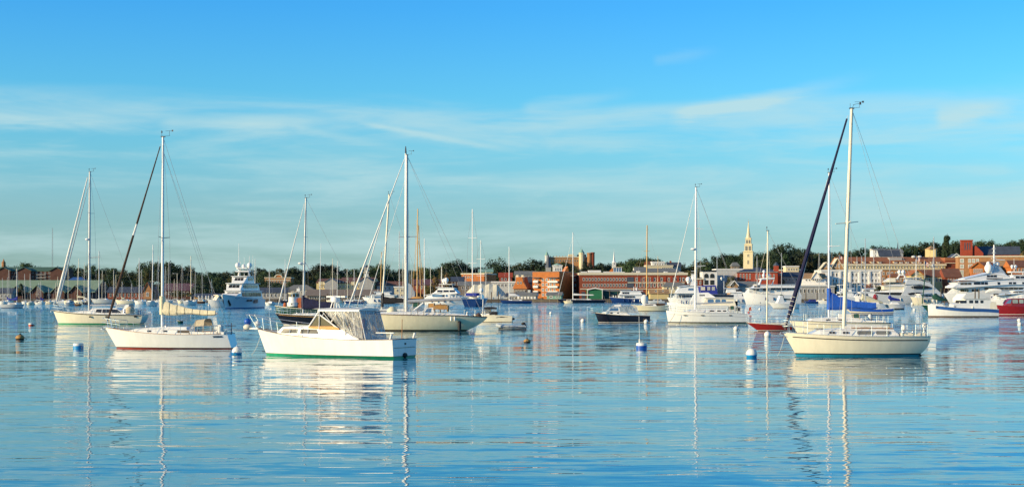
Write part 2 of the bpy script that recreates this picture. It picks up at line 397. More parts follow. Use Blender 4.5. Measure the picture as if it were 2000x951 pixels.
def trunk_mesh(seed):
    R = random.Random(seed); m = MB(); m.path([(0, 0, -.05), (.005, 0, .2), (0, .01, .45), (.01, 0, .8)], [.035, .026, .02, .006], 7)
    for k in range(7):
        a = R.uniform(0, 6.28); z = R.uniform(.22, .5); l = R.uniform(.16, .3)
        m.path([(0, 0, z), (cos(a)*l*.5, sin(a)*l*.5, z+.08), (cos(a)*l, sin(a)*l, z+.22)], [.012, .009, .003], 5)
    me = bpy.data.meshes.new('trunk'); me.from_pydata(m.v, [], m.f); me.materials.append(MATS['bark']); return me
CROWNS = {}; TRUNKS = [trunk_mesh(i) for i in range(3)]
def crown(shape, mt, i):
    k = (shape, mt, i)
    if k not in CROWNS: CROWNS[k] = crown_mesh(hash(k[0]) % 97 + i*31 if False else len(shape)*13+i*31+len(mt), shape, mt)
    return CROWNS[k]
def tree(px, ytop, wpx, D, shape, mt, label, group=None, name='deciduous_tree', zb=None):
    X = wx(px, D); z0 = th(X, D)-.3 if zb is None else zb; h = max(3.0, wz(ytop, D)-z0); wd = wpx/F*D
    o = empty(name, (X, D, z0), random.uniform(0, 6.28)); o.scale = (wd/.84, wd/.84, h)
    tag(o, label, 'tree', group)
    for nm, me in (('trunk', random.choice(TRUNKS)), ('crown', crown(shape, mt, random.randrange(3)))):
        c = bpy.data.objects.new(nm, me); col.objects.link(c); c.parent = o
    return o
def area(px):
    if px < 420: return 'left shore marina'
    if px < 960: return 'beige wharf buildings'
    if px < 1360: return 'long brick wharf building'
    if px < 1620: return 'pale church steeple'
    return 'orange-roofed hotel'
R = random.Random(21)
TONE = {'leaf_dark': 'dark green', 'leaf_mid': 'mid green', 'leaf_olive': 'olive'}; FORM = {'round': 'rounded', 'spread': 'broad-crowned', 'tall': 'upright'}
px = -60
while px < 2060:                              # the skyline row
    yt = interp(TREELINE, px)+R.uniform(-7, 2.5); wd = R.uniform(34, 56)
    mt = R.choice(['leaf_dark', 'leaf_dark', 'leaf_mid', 'leaf_mid', 'leaf_olive'])
    sh = R.choice(['round', 'spread', 'round'])
    tree(px, yt, wd, R.uniform(1225, 1300), sh, mt, '%s %s tree on the ridge skyline behind the %s' % (TONE[mt], FORM[sh], area(px)), 'skyline trees behind the '+area(px))
    px += R.uniform(14, 21)
px = -50
while px < 2050:                              # the slope below it
    yt = interp(TREELINE, px)+R.uniform(5, 15); wd = R.uniform(26, 46)
    if not (1370 < px < 1440 or 1655 < px < 1990 or px < 130):
        sh, mt = R.choice(['round', 'spread', 'tall']), R.choice(['leaf_dark', 'leaf_dark', 'leaf_mid', 'leaf_olive'])
        tree(px, yt, wd, R.uniform(1090, 1170), sh, mt, '%s %s tree on the slope below the skyline behind the %s' % (TONE[mt], FORM[sh], area(px)), 'slope trees behind the '+area(px))
    px += R.uniform(18, 25)
px = 150
while px < 620:                               # foot of the wood, left
    sh, mt = R.choice(['round', 'spread']), R.choice(['leaf_dark', 'leaf_dark', 'leaf_mid', 'leaf_olive'])
    tree(px, R.uniform(541, 553), R.uniform(24, 40), R.uniform(930, 1000), sh, mt, 'low %s %s tree at the foot of the wood behind the %s' % (TONE[mt], FORM[sh], 'long green roof' if px < 190 else ('brick terrace' if px < 305 else ('maroon-roofed building' if px < 400 else ('three-deck yacht' if px < 510 else 'green workboat')))), 'trees at the foot of the wood')
    px += R.uniform(17, 26)
for px, yt, wd, D, sh, mt, lab, nm in [
    (972, 504, 44, 1120, 'spread', 'leaf_dark', 'tall layered dark cedar rising behind the cream marquee', 'cedar_tree'),
    (1042, 507, 58, 1140, 'spread', 'leaf_dark', 'broad dark domed tree left of the castle-like hall', 'deciduous_tree'),
    (1147, 505, 30, 1180, 'round', 'leaf_dark', 'dark tree standing in front of the castle-like hall turrets', 'deciduous_tree'),
    (1084, 512, 34, 1190, 'spread', 'leaf_dark', 'low dark tree hiding the foot of the castle-like hall beside the grey steeple', 'deciduous_tree'),
    (1108, 513, 34, 1195, 'spread', 'leaf_mid', 'low green tree under the castle-like hall windows', 'deciduous_tree'),
    (1170, 510, 34, 1180, 'round', 'leaf_dark', 'dark tree right of the castle-like hall', 'deciduous_tree'),
    (1258, 502, 40, 1190, 'round', 'leaf_dark', 'dark rounded tree left of the cream hillside mansion', 'deciduous_tree'),
    (1232, 505, 40, 1180, 'round', 'leaf_mid', 'rounded green tree right of the small white spire', 'deciduous_tree'),
    (1530, 471, 50, 1150, 'round', 'leaf_dark', 'large round dark tree standing highest right of the pale steeple', 'deciduous_tree'),
    (1570, 486, 50, 1120, 'spread', 'leaf_dark', 'wide dark tree beside the large round tree on the hill', 'deciduous_tree'),
    (1712, 474, 38, 1180, 'round', 'leaf_dark', 'round dark tree above the white hillside house', 'deciduous_tree'),
    (1848, 458, 30, 1180, 'tall', 'leaf_mid', 'tall open tree left of the brick church tower', 'deciduous_tree'),
    (1870, 469, 26, 1170, 'round', 'leaf_dark', 'dark tree touching the brick church tower', 'deciduous_tree'),
    (1915, 469, 34, 1200, 'round', 'leaf_mid', 'domed green tree behind the slate church roof beside the tower', 'deciduous_tree'),
    (1985, 465, 46, 1200, 'round', 'leaf_dark', 'broad domed tree above the end of the slate church roof', 'deciduous_tree'),
    (42, 553, 18, 855, 'tall', 'leaf_mid', 'upright green tree in front of the long green roof', 'deciduous_tree'),
    (352, 567, 34, 850, 'spread', 'leaf_olive', 'yellow-green bush in front of the maroon-roofed building', 'shrub'),
    (400, 556, 48, 860, 'spread', 'leaf_dark', 'spreading dark tree on the shore left of the three-deck yacht', 'deciduous_tree'),
    (470, 548, 40, 900, 'spread', 'leaf_dark', 'dark tree behind the three-deck yacht', 'deciduous_tree'),
    (540, 552, 46, 900, 'spread', 'leaf_dark', 'dark tree below the curved brick pediment', 'deciduous_tree'),
    (850, 542, 26, 855, 'tall', 'leaf_autumn', 'golden autumn tree behind the wooden masts', 'autumn_tree'),
    (838, 553, 20, 850, 'round', 'leaf_olive', 'yellowing tree left of the golden autumn tree', 'autumn_tree'),
    (873, 535, 22, 900, 'tall', 'leaf_autumn', 'brown autumn tree above the white yacht with twin domes', 'autumn_tree'),
    (1432, 532, 26, 850, 'round', 'leaf_olive', 'yellow-green tree against the pale grey wall', 'autumn_tree'),
    (1540, 533, 32, 900, 'round', 'leaf_autumn', 'golden brown tree right of the red brick hall', 'autumn_tree'),
    (1522, 540, 26, 880, 'round', 'leaf_olive', 'olive tree at the end of the red brick hall', 'autumn_tree'),
    (1738, 548, 30, 846, 'round', 'leaf_olive', 'green bush at the corner of the white hotel', 'shrub'),
    (1697, 552, 24, 846, 'round', 'leaf_red', 'reddish autumn bush in front of the white hotel', 'shrub'),
    (1628, 556, 16, 846, 'round', 'leaf_olive', 'small olive bush in front of the white hotel gable', 'shrub'),
    (1716, 556, 20, 844, 'round', 'leaf_dark', 'dark bush between the red bush and the hotel corner', 'shrub'),
    (1993, 492, 30, 1000, 'round', 'leaf_autumn', 'brown tree right of the slate church roof', 'autumn_tree')]:
    tree(px, yt, wd, D, sh, mt, lab, None, nm)
# ------------------------------------------------------------------ buildings
WINCACHE = {}
def window_mesh(w_, h, pane, frame):
    k = (round(w_, 1), round(h, 1), pane, frame)
    if k not in WINCACHE:
        w_, h = k[0], k[1]; m = MB(); t = max(.12, min(.3, w_*.14))
        m.k = 0
        for b in ((-w_/2, -w_/2+t, 0, h), (w_/2-t, w_/2, 0, h), (-w_/2+t, w_/2-t, 0, t), (-w_/2+t, w_/2-t, h-t, h)): m.box(b[0], b[1], -.14, .05, b[2], b[3])
        if w_ > 1.1: m.box(-.06, .06, -.10, .04, t, h-t)
        m.k = 1; m.box(-w_/2+t*.9, w_/2-t*.9, -.05, .05, t*.9, h-t*.9)
        me = bpy.data.meshes.new('window'); me.from_pydata(m.v, [], m.f); me.polygons.foreach_set('material_index', m.mi)
        me.materials.append(MATS[frame]); me.materials.append(MATS[pane]); WINCACHE[k] = me
    return WINCACHE[k]
class Bld:
    def __init__(s, name, label, px0, px1, D, depth, ybase=None, rot=0, cat='building', group=None):
        s.D = D; s.rot = radians(rot); s.pc = (px0+px1)/2; s.c = cos(s.rot)
        X = wx(s.pc, D); s.W = (px1-px0)/F*D/s.c; s.dep = depth
        s.zb = th(X, D)-1.0 if ybase is None else wz(ybase, D)
        s.o = empty(name, (X, D, s.zb), s.rot); tag(s.o, label, cat, group); s.x0, s.x1 = -s.W/2, s.W/2
    def X(s, px): return (px-s.pc)/F*s.D/s.c
    def Z(s, py): return wz(py, s.D)-s.zb
    def walls(s, ytop, m, px0=None, px1=None, y0=0, y1=None, name='wall'):
        a = s.x0 if px0 is None else s.X(px0); b = s.x1 if px1 is None else s.X(px1)
        o = MB().box(a, b, y0, s.dep if y1 is None else y1, 0, s.Z(ytop)).build(name, m, s.o); return o
    def slab(s, px0, px1, y0, y1, out, th_, m, name='cornice', parent=None):    # a ledge on the facade
        return MB().box(s.X(px0), s.X(px1), -out, th_, s.Z(y1), s.Z(y0)).build(name, m, parent or s.o)
    def wins(s, px0, px1, n, y0, y1, frac=.6, pane='glass_far', frame='trim_white', off=0.0):
        p = (px1-px0)/n; zb = s.Z(y1); h = s.Z(y0)-zb; w_ = max(.5, p*frac/F*s.D/s.c); me = window_mesh(w_, h, pane, frame)
        for i in range(n):
            o = bpy.data.objects.new('window', me); col.objects.link(o); o.parent = s.o; o.location = (s.X(px0+p*(i+.5)), off, zb)
    def gable_x(s, yeave, yridge, m, px0=None, px1=None, oh=.5, y0=0, y1=None, wallm=None, hip=0.0):
        a = (s.x0 if px0 is None else s.X(px0)); b = (s.x1 if px1 is None else s.X(px1)); d = s.dep if y1 is None else y1
        ze, zr = s.Z(yeave), s.Z(yridge); h = hip*(b-a); t = .25; mid = (y0+d)/2; q = MB()
        A = [(a-oh, y0-oh, ze), (b+oh, y0-oh, ze), (b+oh, d+oh, ze), (a-oh, d+oh, ze)]; r0, r1 = (a-oh+h, mid, zr), (b+oh-h, mid, zr)
        q.poly([A[0], A[1], r1, r0]); q.poly([A[2], A[3], r0, r1]); q.poly([A[1], A[2], r1]); q.poly([A[3], A[0], r0])
        q.loft([[(p[0], p[1], p[2]-t) for p in A], A], cap=False); q.poly([(p[0], p[1], p[2]-t) for p in A][::-1])
        r = q.build('roof', m, s.o)
        if wallm and not hip:
            for xx, sg in ((a-.02, -1), (b+.02, 1)):
                g = MB(); g.prism([(y0, ze-.2), (d, ze-.2), (mid, zr-.3)], lambda u, v, t_: (xx+t_*(oh+.04)*sg, u, v), 0, 1); g.build('gable', wallm, s.o)
        return r
    def gable_y(s, yeave, yridge, m, wallm, px0=None, px1=None, oh=.5, y0=0, y1=None, trim=None):
        a = (s.x0 if px0 is None else s.X(px0)); b = (s.x1 if px1 is None else s.X(px1)); d = s.dep if y1 is None else y1
        ze, zr = s.Z(yeave), s.Z(yridge); mid = (a+b)/2; t = .3
        g = MB(); g.prism([(a, ze-.15), (b, ze-.15), (mid, zr-.2)], lambda u, v, t_: (u, t_, v), y0, d); g.build('gable', wallm, s.o)
        k = (zr-ze)/(mid-a); q = MB()
        for sg in (-1, 1):
            e = (mid+sg*(mid-a+oh), ze-k*oh)
            q.prism([e, (mid, zr), (mid, zr+t), (e[0], e[1]+t)], lambda u, v, t_: (u, t_, v), y0-oh, d+oh)
        r = q.build('roof', m, s.o)
        if trim:
            w_ = MB()
            for sg in (-1, 1):
                e = (mid+sg*(mid-a+oh), ze-k*oh)
                w_.prism([(e[0], e[1]-.1), (mid, zr-.1), (mid, zr+.5), (e[0], e[1]+.5)], lambda u, v, t_: (u, t_, v), y0-oh-.25, y0-oh-.01)
            w_.build('bargeboard', trim, s.o)
        return r
    def chimney(s, px, ytop, y0, m, w_=1.2, dep=None, name='chimney'):
        x = s.X(px); d = s.dep/2 if dep is None else dep
        MB().box(x-w_/2, x+w_/2, d-w_/2, d+w_/2, s.Z(y0)-2, s.Z(ytop)).build(name, m, s.o)
def flat(px0, px1, ytop, D, depth, wall, label, name='building', rows=(), cornice='trim_cream', rot=0, frame='trim_white', pane='glass_far', roof='roof_grey', base=None, group=None):
    b = Bld(name, label, px0, px1, D, depth, base, rot, 'building', group); b.walls(ytop, wall)
    if cornice: MB().box(b.x0-.35, b.x1+.35, -.4, depth+.35, b.Z(ytop)+.02, b.Z(ytop)+.75).build('cornice', cornice, b.o)
    MB().box(b.x0+.3, b.x1-.3, .3, depth-.3, b.Z(ytop)+.05, b.Z(ytop)+(.8 if cornice else .3)).build('roof', roof, b.o)
    for r in rows: b.wins(*r, frame=frame, pane=pane)
    return b
def gabx(px0, px1, ye, yr, D, depth, wall, roof, label, name='house', rows=(), rot=0, hip=0, frame='trim_white', pane='glass_far', base=None, oh=.5, group=None, chim=(), cat='building'):
    b = Bld(name, label, px0, px1, D, depth, base, rot, cat, group); b.walls(ye, wall); b.gable_x(ye, yr, roof, wallm=wall, hip=hip, oh=oh)
    for r in rows: b.wins(*r, frame=frame, pane=pane)
    for cx, cy in chim: b.chimney(cx, cy, yr, 'brick_red')
    return b
def gaby(px0, px1, ye, yr, D, depth, wall, roof, label, name='house', rows=(), rot=0, frame='trim_white', pane='glass_far', trim='trim_white', base=None, group=None, cat='building'):
    b = Bld(name, label, px0, px1, D, depth, base, rot, cat, group); b.walls(ye, wall); b.gable_y(ye, yr, roof, wall, trim=trim)
    for r in rows: b.wins(*r, frame=frame, pane=pane)
    return b
# --- left shore
b = gabx(-60, 128, 529, 521, 1010, 18, 'brick_dark_shade', 'roof_darkgreen', 'long shade-painted brick block with green roof and gabled bays above the sheds', 'brick_apartment_block', rot=0,  # the block's shade is put into its dark brick colour
         rows=[(-55, 125, 22, 531.5, 535, .45), (-55, 125, 22, 538, 542, .45), (-55, 125, 22, 544, 548, .45)], pane='glass_far', frame='clap_grey')
for p0, p1 in ((-4, 22), (36, 62), (100, 124)):
    g = MB(); a, c_ = b.X(p0), b.X(p1); g.box(a, c_, -2.2, .1, 0, b.Z(529)); g.prism([(a, b.Z(529)), (c_, b.Z(529)), ((a+c_)/2, b.Z(522.5))], lambda u, v, t: (u, t, v), -2.2, 4); g.build('gabled_bay', 'brick_dark_shade', b.o)
    r_ = MB()
    for sg in (-1, 1):
        mid = (a+c_)/2; e = mid+sg*((c_-a)/2+.7); r_.prism([(e, b.Z(529.6)), (mid, b.Z(522.2)), (mid, b.Z(521.4)), (e, b.Z(528.6))], lambda u, v, t: (u, t, v), -2.9, 4.2)
    r_.build('bay_roof', 'roof_darkgreen', b.o)
MB().box(b.X(72), b.X(90), -1.2, 0, b.Z(537), b.Z(535.8)).build('balcony', 'clap_grey', b.o); MB().box(b.X(72), b.X(90), -1.2, 0, b.Z(543), b.Z(541.8)).build('balcony', 'clap_grey', b.o)
b = gabx(-60, 182, 570, 546.5, 880, 34, 'brick_dark_shade', 'roof_green', 'long low waterfront shed with wide pale green roof', 'boat_shed', rows=[(-50, 178, 26, 574, 581, .55)], frame='clap_grey', oh=1.2)
for p in (36, 75, 116, 150):
    a, c_ = b.X(p-12), b.X(p+12); mid = (a+c_)/2; g = MB(); g.box(a, c_, -3, .2, 0, b.Z(571)); g.prism([(a, b.Z(571)), (c_, b.Z(571)), (mid, b.Z(558))], lambda u, v, t: (u, t, v), -3, 8); g.build('gabled_bay', 'brick_dark_shade', b.o)
    r_ = MB()
    for sg in (-1, 1):
        e = mid+sg*((c_-a)/2+.8); r_.prism([(e, b.Z(572.4)), (mid, b.Z(557.8)), (mid, b.Z(556.6)), (e, b.Z(571))], lambda u, v, t: (u, t, v), -3.9, 9)
    r_.build('bay_roof', 'roof_green', b.o)
gabx(131, 160, 549, 541, 960, 14, 'clap_navy', 'roof_blue', 'small building with bright blue roof beside the green-roofed shed', rows=[(134, 158, 4, 552, 558, .5)], hip=.25)
gabx(-30, 22, 572, 562, 846, 10, 'clap_grey', 'roof_slate', 'grey clapboard house with slate roof by the shore marina', rows=[(-26, 20, 7, 575, 581, .5)])
gabx(210, 300, 571, 560, 850, 12, 'brick_red', 'roof_slate', 'long low brick terrace with slate roof on the left shore', rows=[(212, 298, 12, 573, 580, .5)], frame='clap_lightgrey')
b = gaby(280, 296, 567, 552, 845, 10, 'brick_tan', 'roof_orange', 'narrow orange gabled house with steep roof at the brick terrace end', rows=[(283, 293, 1, 571, 579, .5)], trim=None)
gabx(318, 372, 567, 553, 870, 16, 'brick_dark_shade', 'roof_maroon', 'low building with broad maroon roof beneath the wood', rows=[(321, 370, 7, 569.5, 575, .5)])
gabx(378, 440, 579, 573, 835, 10, 'clap_grey', 'roof_slate', 'low grey dock office behind the three-deck yacht', rows=[(382, 436, 9, 580.5, 584, .5)])
flat(440, 500, 578, 838, 12, 'shingle_brown', 'flat brown dock shed near the three-deck yacht stern', 'dock_shed', rows=[(444, 498, 8, 580, 585, .5)])
# brick pediment house in the wood
b = Bld('pediment_hall', 'brick hall with curved pediment and white parapet among hillside trees', 517, 568, 1060, 14, None, 0, 'building')
b.walls(542, 'brick_tan'); b.slab(516, 569, 541.5, 543, .4, 14.3, 'trim_cream'); b.slab(518, 567, 546, 547.2, .3, .2, 'trim_cream', 'string_course')
g = MB(); pts = [(b.X(538), b.Z(541.5))]+[(b.X(544.5+6.5*cos(t)), b.Z(541.5-4.2*sin(t))) for t in [pi-k*pi/10 for k in range(11)]]+[(b.X(551), b.Z(541.5))]
g.prism(pts, lambda u, v, t: (u, t, v), -.5, .8); g.build('pediment', 'brick_orange', b.o)
g = MB(); arc = [(b.X(544.5+7*cos(t)), b.Z(541.3-4.8*sin(t))) for t in [pi-k*pi/10 for k in range(11)]]; g.path([(u, -.5, v) for u, v in arc], .35, 5); g.build('pediment_coping', 'trim_cream', b.o)
b.wins(520, 566, 9, 548.5, 553.5, .5)
gabx(500, 560, 571, 561, 860, 12, 'clap_grey', 'roof_slate', 'grey shore house hidden behind small boats below the pediment hall', rows=[(505, 556, 7, 573, 580, .5)])
gabx(556, 612, 566, 556, 880, 12, 'clap_grey', 'roof_grey', 'grey hip-roofed house left of the beige wharf building', hip=.3, rows=[(560, 610, 6, 568, 574, .5)])
# --- beige wharf buildings
b = Bld('wharf_building', 'beige wharf hotel with grey gables and rust-red roofs', 616, 736, 862, 26, None, 0, 'building')
b.walls(553, 'clap_yellow', 618, 730); b.gable_x(552, 543.5, 'roof_brown', 619, 700, wallm='clap_yellow'); b.gable_x(550, 541, 'roof_brown', 664, 729, y0=2, y1=30, wallm='clap_yellow')
for p0, p1, yr, ye in ((636, 659, 543.5, 551), (703, 729, 541, 550)):
    a, c_ = b.X(p0), b.X(p1); mid = (a+c_)/2; g = MB(); g.box(a, c_, -4, -.1, 0, b.Z(ye)); g.prism([(a, b.Z(ye)), (c_, b.Z(ye)), (mid, b.Z(yr))], lambda u, v, t: (u, t, v), -4, 8); g.build('gabled_wing', 'clap_grey', b.o)
    r_ = MB()
    for sg in (-1, 1):
        e = mid+sg*((c_-a)/2+.4); r_.prism([(e, b.Z(ye+.7)), (mid, b.Z(yr)), (mid, b.Z(yr-.9)), (e, b.Z(ye-.3))], lambda u, v, t: (u, t, v), -4.4, 9)
    r_.build('wing_roof', 'roof_grey', b.o)
for p0, p1 in ((622, 629), (630, 636), (686, 693), (695, 702)):
    a, c_ = b.X(p0), b.X(p1); MB().box(a, c_, -.9, 1, b.Z(556.5), b.Z(550)).build('dormer', 'clap_cream', b.o); MB().box(a-.2, c_+.2, -1.1, 1.2, b.Z(550)+.03, b.Z(549.3)).build('dormer_roof', 'roof_grey', b.o)
b.wins(661, 680, 3, 549.5, 553.5, .4); b.wins(661, 684, 3, 557.5, 562, .4); b.wins(621, 636, 3, 558.5, 562.5, .5); b.wins(685, 703, 3, 558, 562.5, .45)
b = gabx(600, 736, 577, 565, 838, 20, 'shingle_brown', 'shingle_brown', 'long low shingled wharf shed with broad brown roof under the beige hotel', 'wharf_shed', rows=[(604, 732, 26, 579, 586, .7)], pane='glass_far', oh=1.2)
# cupola tower
b = Bld('lookout_tower', 'stepped white cupola tower with gallery above the wharf roofs', 709, 721, 905, 3.5, None, 0, 'tower')
b.walls(541, 'trim_cream'); 
for p0, p1, y0, y1 in ((710.5, 719.5, 533, 541), (711.5, 718.5, 525, 532)): MB().box(b.X(p0), b.X(p1), .4, 3.1, b.Z(y1), b.Z(y0)).build('lantern_stage', 'clap_lightgrey', b.o)
for y_ in (541, 532.6, 524.8): MB().box(b.X(709), b.X(721), -.4, 3.9, b.Z(y_)+.01, b.Z(y_)+.4).build('gallery', 'trim_cream', b.o)
MB().lathe((b.X(715), 1.75, b.Z(524)), [(1.3, 0), (1.1, .8), (.5, 1.6), (.08, 2.1), (.06, 3.6)], 10).build('dome', 'roof_slate', b.o)
b.wins(711.5, 718.5, 2, 526.5, 531, .5)
# --- grey houses and depot
gabx(736, 792, 557, 549, 870, 14, 'clap_lightgrey', 'roof_brown', 'pale grey wharf house with brown roof right of the beige hotel', rows=[(740, 790, 6, 559, 566, .6)])
b = flat(770, 800, 562, 850, 10, 'clap_cream', 'cream two-storey dock house behind the grey boat cover', 'dock_house', rows=[(772, 798, 3, 564, 570, .5), (772, 798, 3, 574, 580, .5)], cornice='trim_white')
gabx(806, 866, 556, 545, 900, 12, 'brick_red', 'roof_maroon', 'reddish house behind the autumn trees', rows=[(810, 862, 6, 558, 564, .45)])
b = flat(901, 946, 536, 930, 22, 'brick_orange', 'orange brick store with green-trimmed upper storey behind the marquee', 'brick_store', rows=[(904, 925, 5, 539, 543.5, .5)], rot=-18)
gabx(935, 962, 531, 525, 990, 10, 'clap_yellow', 'copper_green', 'small yellow house with green copper roof on the slope', rows=[(938, 960, 3, 533, 538, .5)])
gabx(878, 905, 549, 540, 905, 12, 'brick_dark_shade', 'roof_slate', 'dark house with grey roof left of the orange brick store', rows=[(880, 903, 4, 551, 557, .5)])
gabx(895, 962, 557, 549, 880, 14, 'shingle_brown', 'roof_grey', 'low shingled house behind the marquee top', rows=[(900, 958, 8, 559, 565, .5)])
gabx(975, 1000, 541, 532, 905, 10, 'brick_deep', 'brick_deep', 'small red house below the dark cedar', rows=[(977, 998, 3, 543, 548, .5)])
flat(960, 1008, 552, 880, 12, 'clap_lightgrey', 'grey shop row behind the marquee end', 'shop_row', rows=[(963, 1005, 6, 554, 560, .6)], roof='roof_grey', cornice='clap_white')
# marquee
b = Bld('marquee', 'large cream marquee tent with scalloped ridge at the waterfront', 903, 992, 828, 24, None, 0, 'tent')
n = 12; rings = []
for i in range(n+1):
    t = i/n; x = b.x0+t*b.W; k = min(1, min(t, 1-t)/.26); k = k**.8; zr = b.Z(580)+(b.Z(555.5)-b.Z(580))*k+(.45 if i % 2 else -.25)*(k > .9); ze = b.Z(580)
    rings.append([(x, 0, ze), (x, 7, ze+(zr-ze)*.52-.3), (x, 12, zr), (x, 17, ze+(zr-ze)*.52-.3), (x, 24, ze)])
m_ = MB(); m_.loft(rings, cap=False, close=False); m_.build('canopy', 'tent_cream', b.o)
MB().box(b.x0+.2, b.x1-.2, .05, .2, 0, b.Z(580)-.05).build('side_wall', 'clap_lightgrey', b.o)
for i in range(0, n+1, 2):
    x = b.x0+.3+(b.W-.6)*i/n; MB().tube((x, -.1, 0), (x, -.1, b.Z(580)), .12).build('pole', 'trim_white', b.o)
# orange shingled gable
b = Bld('gable_house', 'flared orange shingled gable house with paired white windows', 1003, 1028, 852, 12, None, -14, 'building')
b.walls(563, 'shingle_brown', y0=.4)
g = MB(); g.prism([(b.X(1001), b.Z(564)), (b.X(1030), b.Z(564)), (b.X(1022), b.Z(551)), (b.X(1020), b.Z(541)), (b.X(1008), b.Z(541)), (b.X(1007), b.Z(551))], lambda u, v, t: (u, t, v), -.2, 12); g.build('flared_gable', 'brick_orange', b.o)
b.wins(1009, 1020, 2, 550, 554.5, .55, off=-.3); b.wins(1005, 1026, 4, 567, 573, .6)
for p in (1009, 1019): b.chimney(p, 537, 541, 'trim_cream', 1.4, 2)
gabx(1028, 1044, 553, 540, 866, 12, 'clap_lightgrey', 'roof_slate', 'slate mansard house between the orange gable and the orange brick block', rows=[(1029, 1043, 4, 556, 562, .6)])
gabx(1006, 1046, 537, 529, 960, 12, 'clap_grey', 'roof_grey', 'grey house on the slope above the orange gable', rows=[(1010, 1044, 5, 539, 543, .5)])
# orange brick condo
b = flat(1040, 1092, 531, 850, 24, 'brick_orange', 'orange brick apartment block with white balconies facing the sun', 'apartment_block', cornice=None, rot=-22,
         rows=[(1057, 1086, 4, 544, 549.5, .6), (1057, 1086, 4, 553, 559, .6), (1057, 1086, 4, 563, 569, .6), (1057, 1086, 4, 573, 578.5, .6)])
for y_ in (551, 561, 571):
    MB().box(b.X(1043), b.X(1052), -1.4, 0, b.Z(y_)-.3, b.Z(y_)+.9).build('balcony', 'trim_white', b.o); MB().box(b.X(1071), b.X(1090), -1.4, 0, b.Z(y_)-.3, b.Z(y_)+.7).build('balcony', 'trim_white', b.o)
for p0, p1 in ((1042, 1056), (1070, 1091)): MB().box(b.X(p0), b.X(p1), -1.8, 0, b.Z(543), b.Z(541.6)).build('awning', 'roof_slate', b.o)
b.wins(1043, 1053, 2, 546, 551, .6); b.wins(1043, 1053, 2, 555, 560, .6)
b = flat(1091, 1136, 534, 872, 22, 'brick_red', 'shade-painted brick side wing joining the orange block and long wharf building', 'brick_wing', rows=[(1099, 1126, 4, 543, 548.5, .6), (1099, 1126, 4, 554, 559.5, .6), (1099, 1126, 4, 565, 570.5, .6)], cornice=None, rot=14)  # side of the orange block away from the sun; shade put into darker brick
g = MB(); g.prism([(b.X(1102), b.Z(534)), (b.X(1113), b.Z(534)), (b.X(1111), b.Z(520))], lambda u, v, t: (u, t, v), 2, 8); g.build('pointed_gable', 'brick_orange', b.o)
b = flat(1080, 1098, 520, 1000, 6, 'clap_white', 'white lantern house with pyramid roof behind the orange block', 'lantern_house', rows=[(1083, 1096, 3, 523, 529, .45)], cornice='trim_white')
MB().lathe((0, 3, b.Z(519)), [(3.8, 0), (2, 1), (.2, 1.8)], 8).build('pyramid_roof', 'copper_green', b.o)
# long brick wharf building
b = Bld('long_wharf_building', 'long three-storey red brick wharf building with pale cornice and square windows', 1132, 1342, 850, 26, None, 0, 'building')
b.walls(537, 'brick_red'); MB().box(b.x0-.4, b.x1+.4, -.5, 26.4, b.Z(537)+.02, b.Z(532.5)).build('cornice', 'trim_cream', b.o); MB().box(b.x0+.5, b.x1-.5, .5, 25, b.Z(532.5)+.01, b.Z(532)).build('roof', 'roof_grey', b.o)
for y0, y1 in ((543, 548.5), (554, 560)):
    b.wins(1137, 1225, 15, y0, y1, .6)
    b.wins(1240, 1338, 14, y0-1, y1+1, .55)
for y0 in (541, 552): MB().box(b.X(1225), b.X(1238), -.06, .3, b.Z(y0+10), b.Z(y0)).build('recess_shade_panel', 'roof_slate', b.o)  # flat dark panels; the shade of a recess put into their colour
b.slab(1133, 1341, 563.5, 565, .5, .3, 'trim_cream', 'string_course'); b.slab(1226, 1338, 551, 552.5, .3, .3, 'trim_cream', 'string_course')
for k in range(7):
    p = 1250+k*12.5; MB().box(b.X(p-3.4), b.X(p+1.2), -.25, .1, b.Z(551.2), b.Z(540)).build('pilaster', 'brick_deep', b.o)
for k in range(18): 
    p = 1136+k*11.6; MB().box(b.X(p), b.X(p+7), -.08, .2, b.Z(584), b.Z(570)).build('arcade_shade_panel', 'roof_slate', b.o)  # flat dark panels on the wall, painted as the shade inside arcade openings
for p0, p1, y in ((1150, 1175, 527.5), (1136, 1148, 530), (1180, 1190, 530), (1190, 1222, 530.5), (1246, 1252, 529), (1300, 1306, 530), (1330, 1338, 531)): MB().box(b.X(p0), b.X(p1), 6, 11, b.Z(532.2), b.Z(y)).build('rooftop_unit', 'trim_white', b.o)
g = MB(); g.prism([(b.X(1190), b.Z(532.3)), (b.X(1200), b.Z(532.3)), (b.X(1199), b.Z(523))], lambda u, v, t: (u, t, v), 9, 14); g.build('roof_peak', 'brick_orange', b.o)
MB().box(b.X(1200), b.X(1217), 9, 14, b.Z(532.3), b.Z(522)).build('glass_penthouse', 'glass_blue', b.o); MB().box(b.X(1199.5), b.X(1217.5), 8.6, 14.4, b.Z(522)+.01, b.Z(521)).build('penthouse_roof', 'trim_cream', b.o)
for k in range(4): MB().box(b.X(1201+k*5)-.12, b.X(1201+k*5)+.12, 8.8, 9, b.Z(532), b.Z(522)).build('mullion', 'trim_white', b.o)
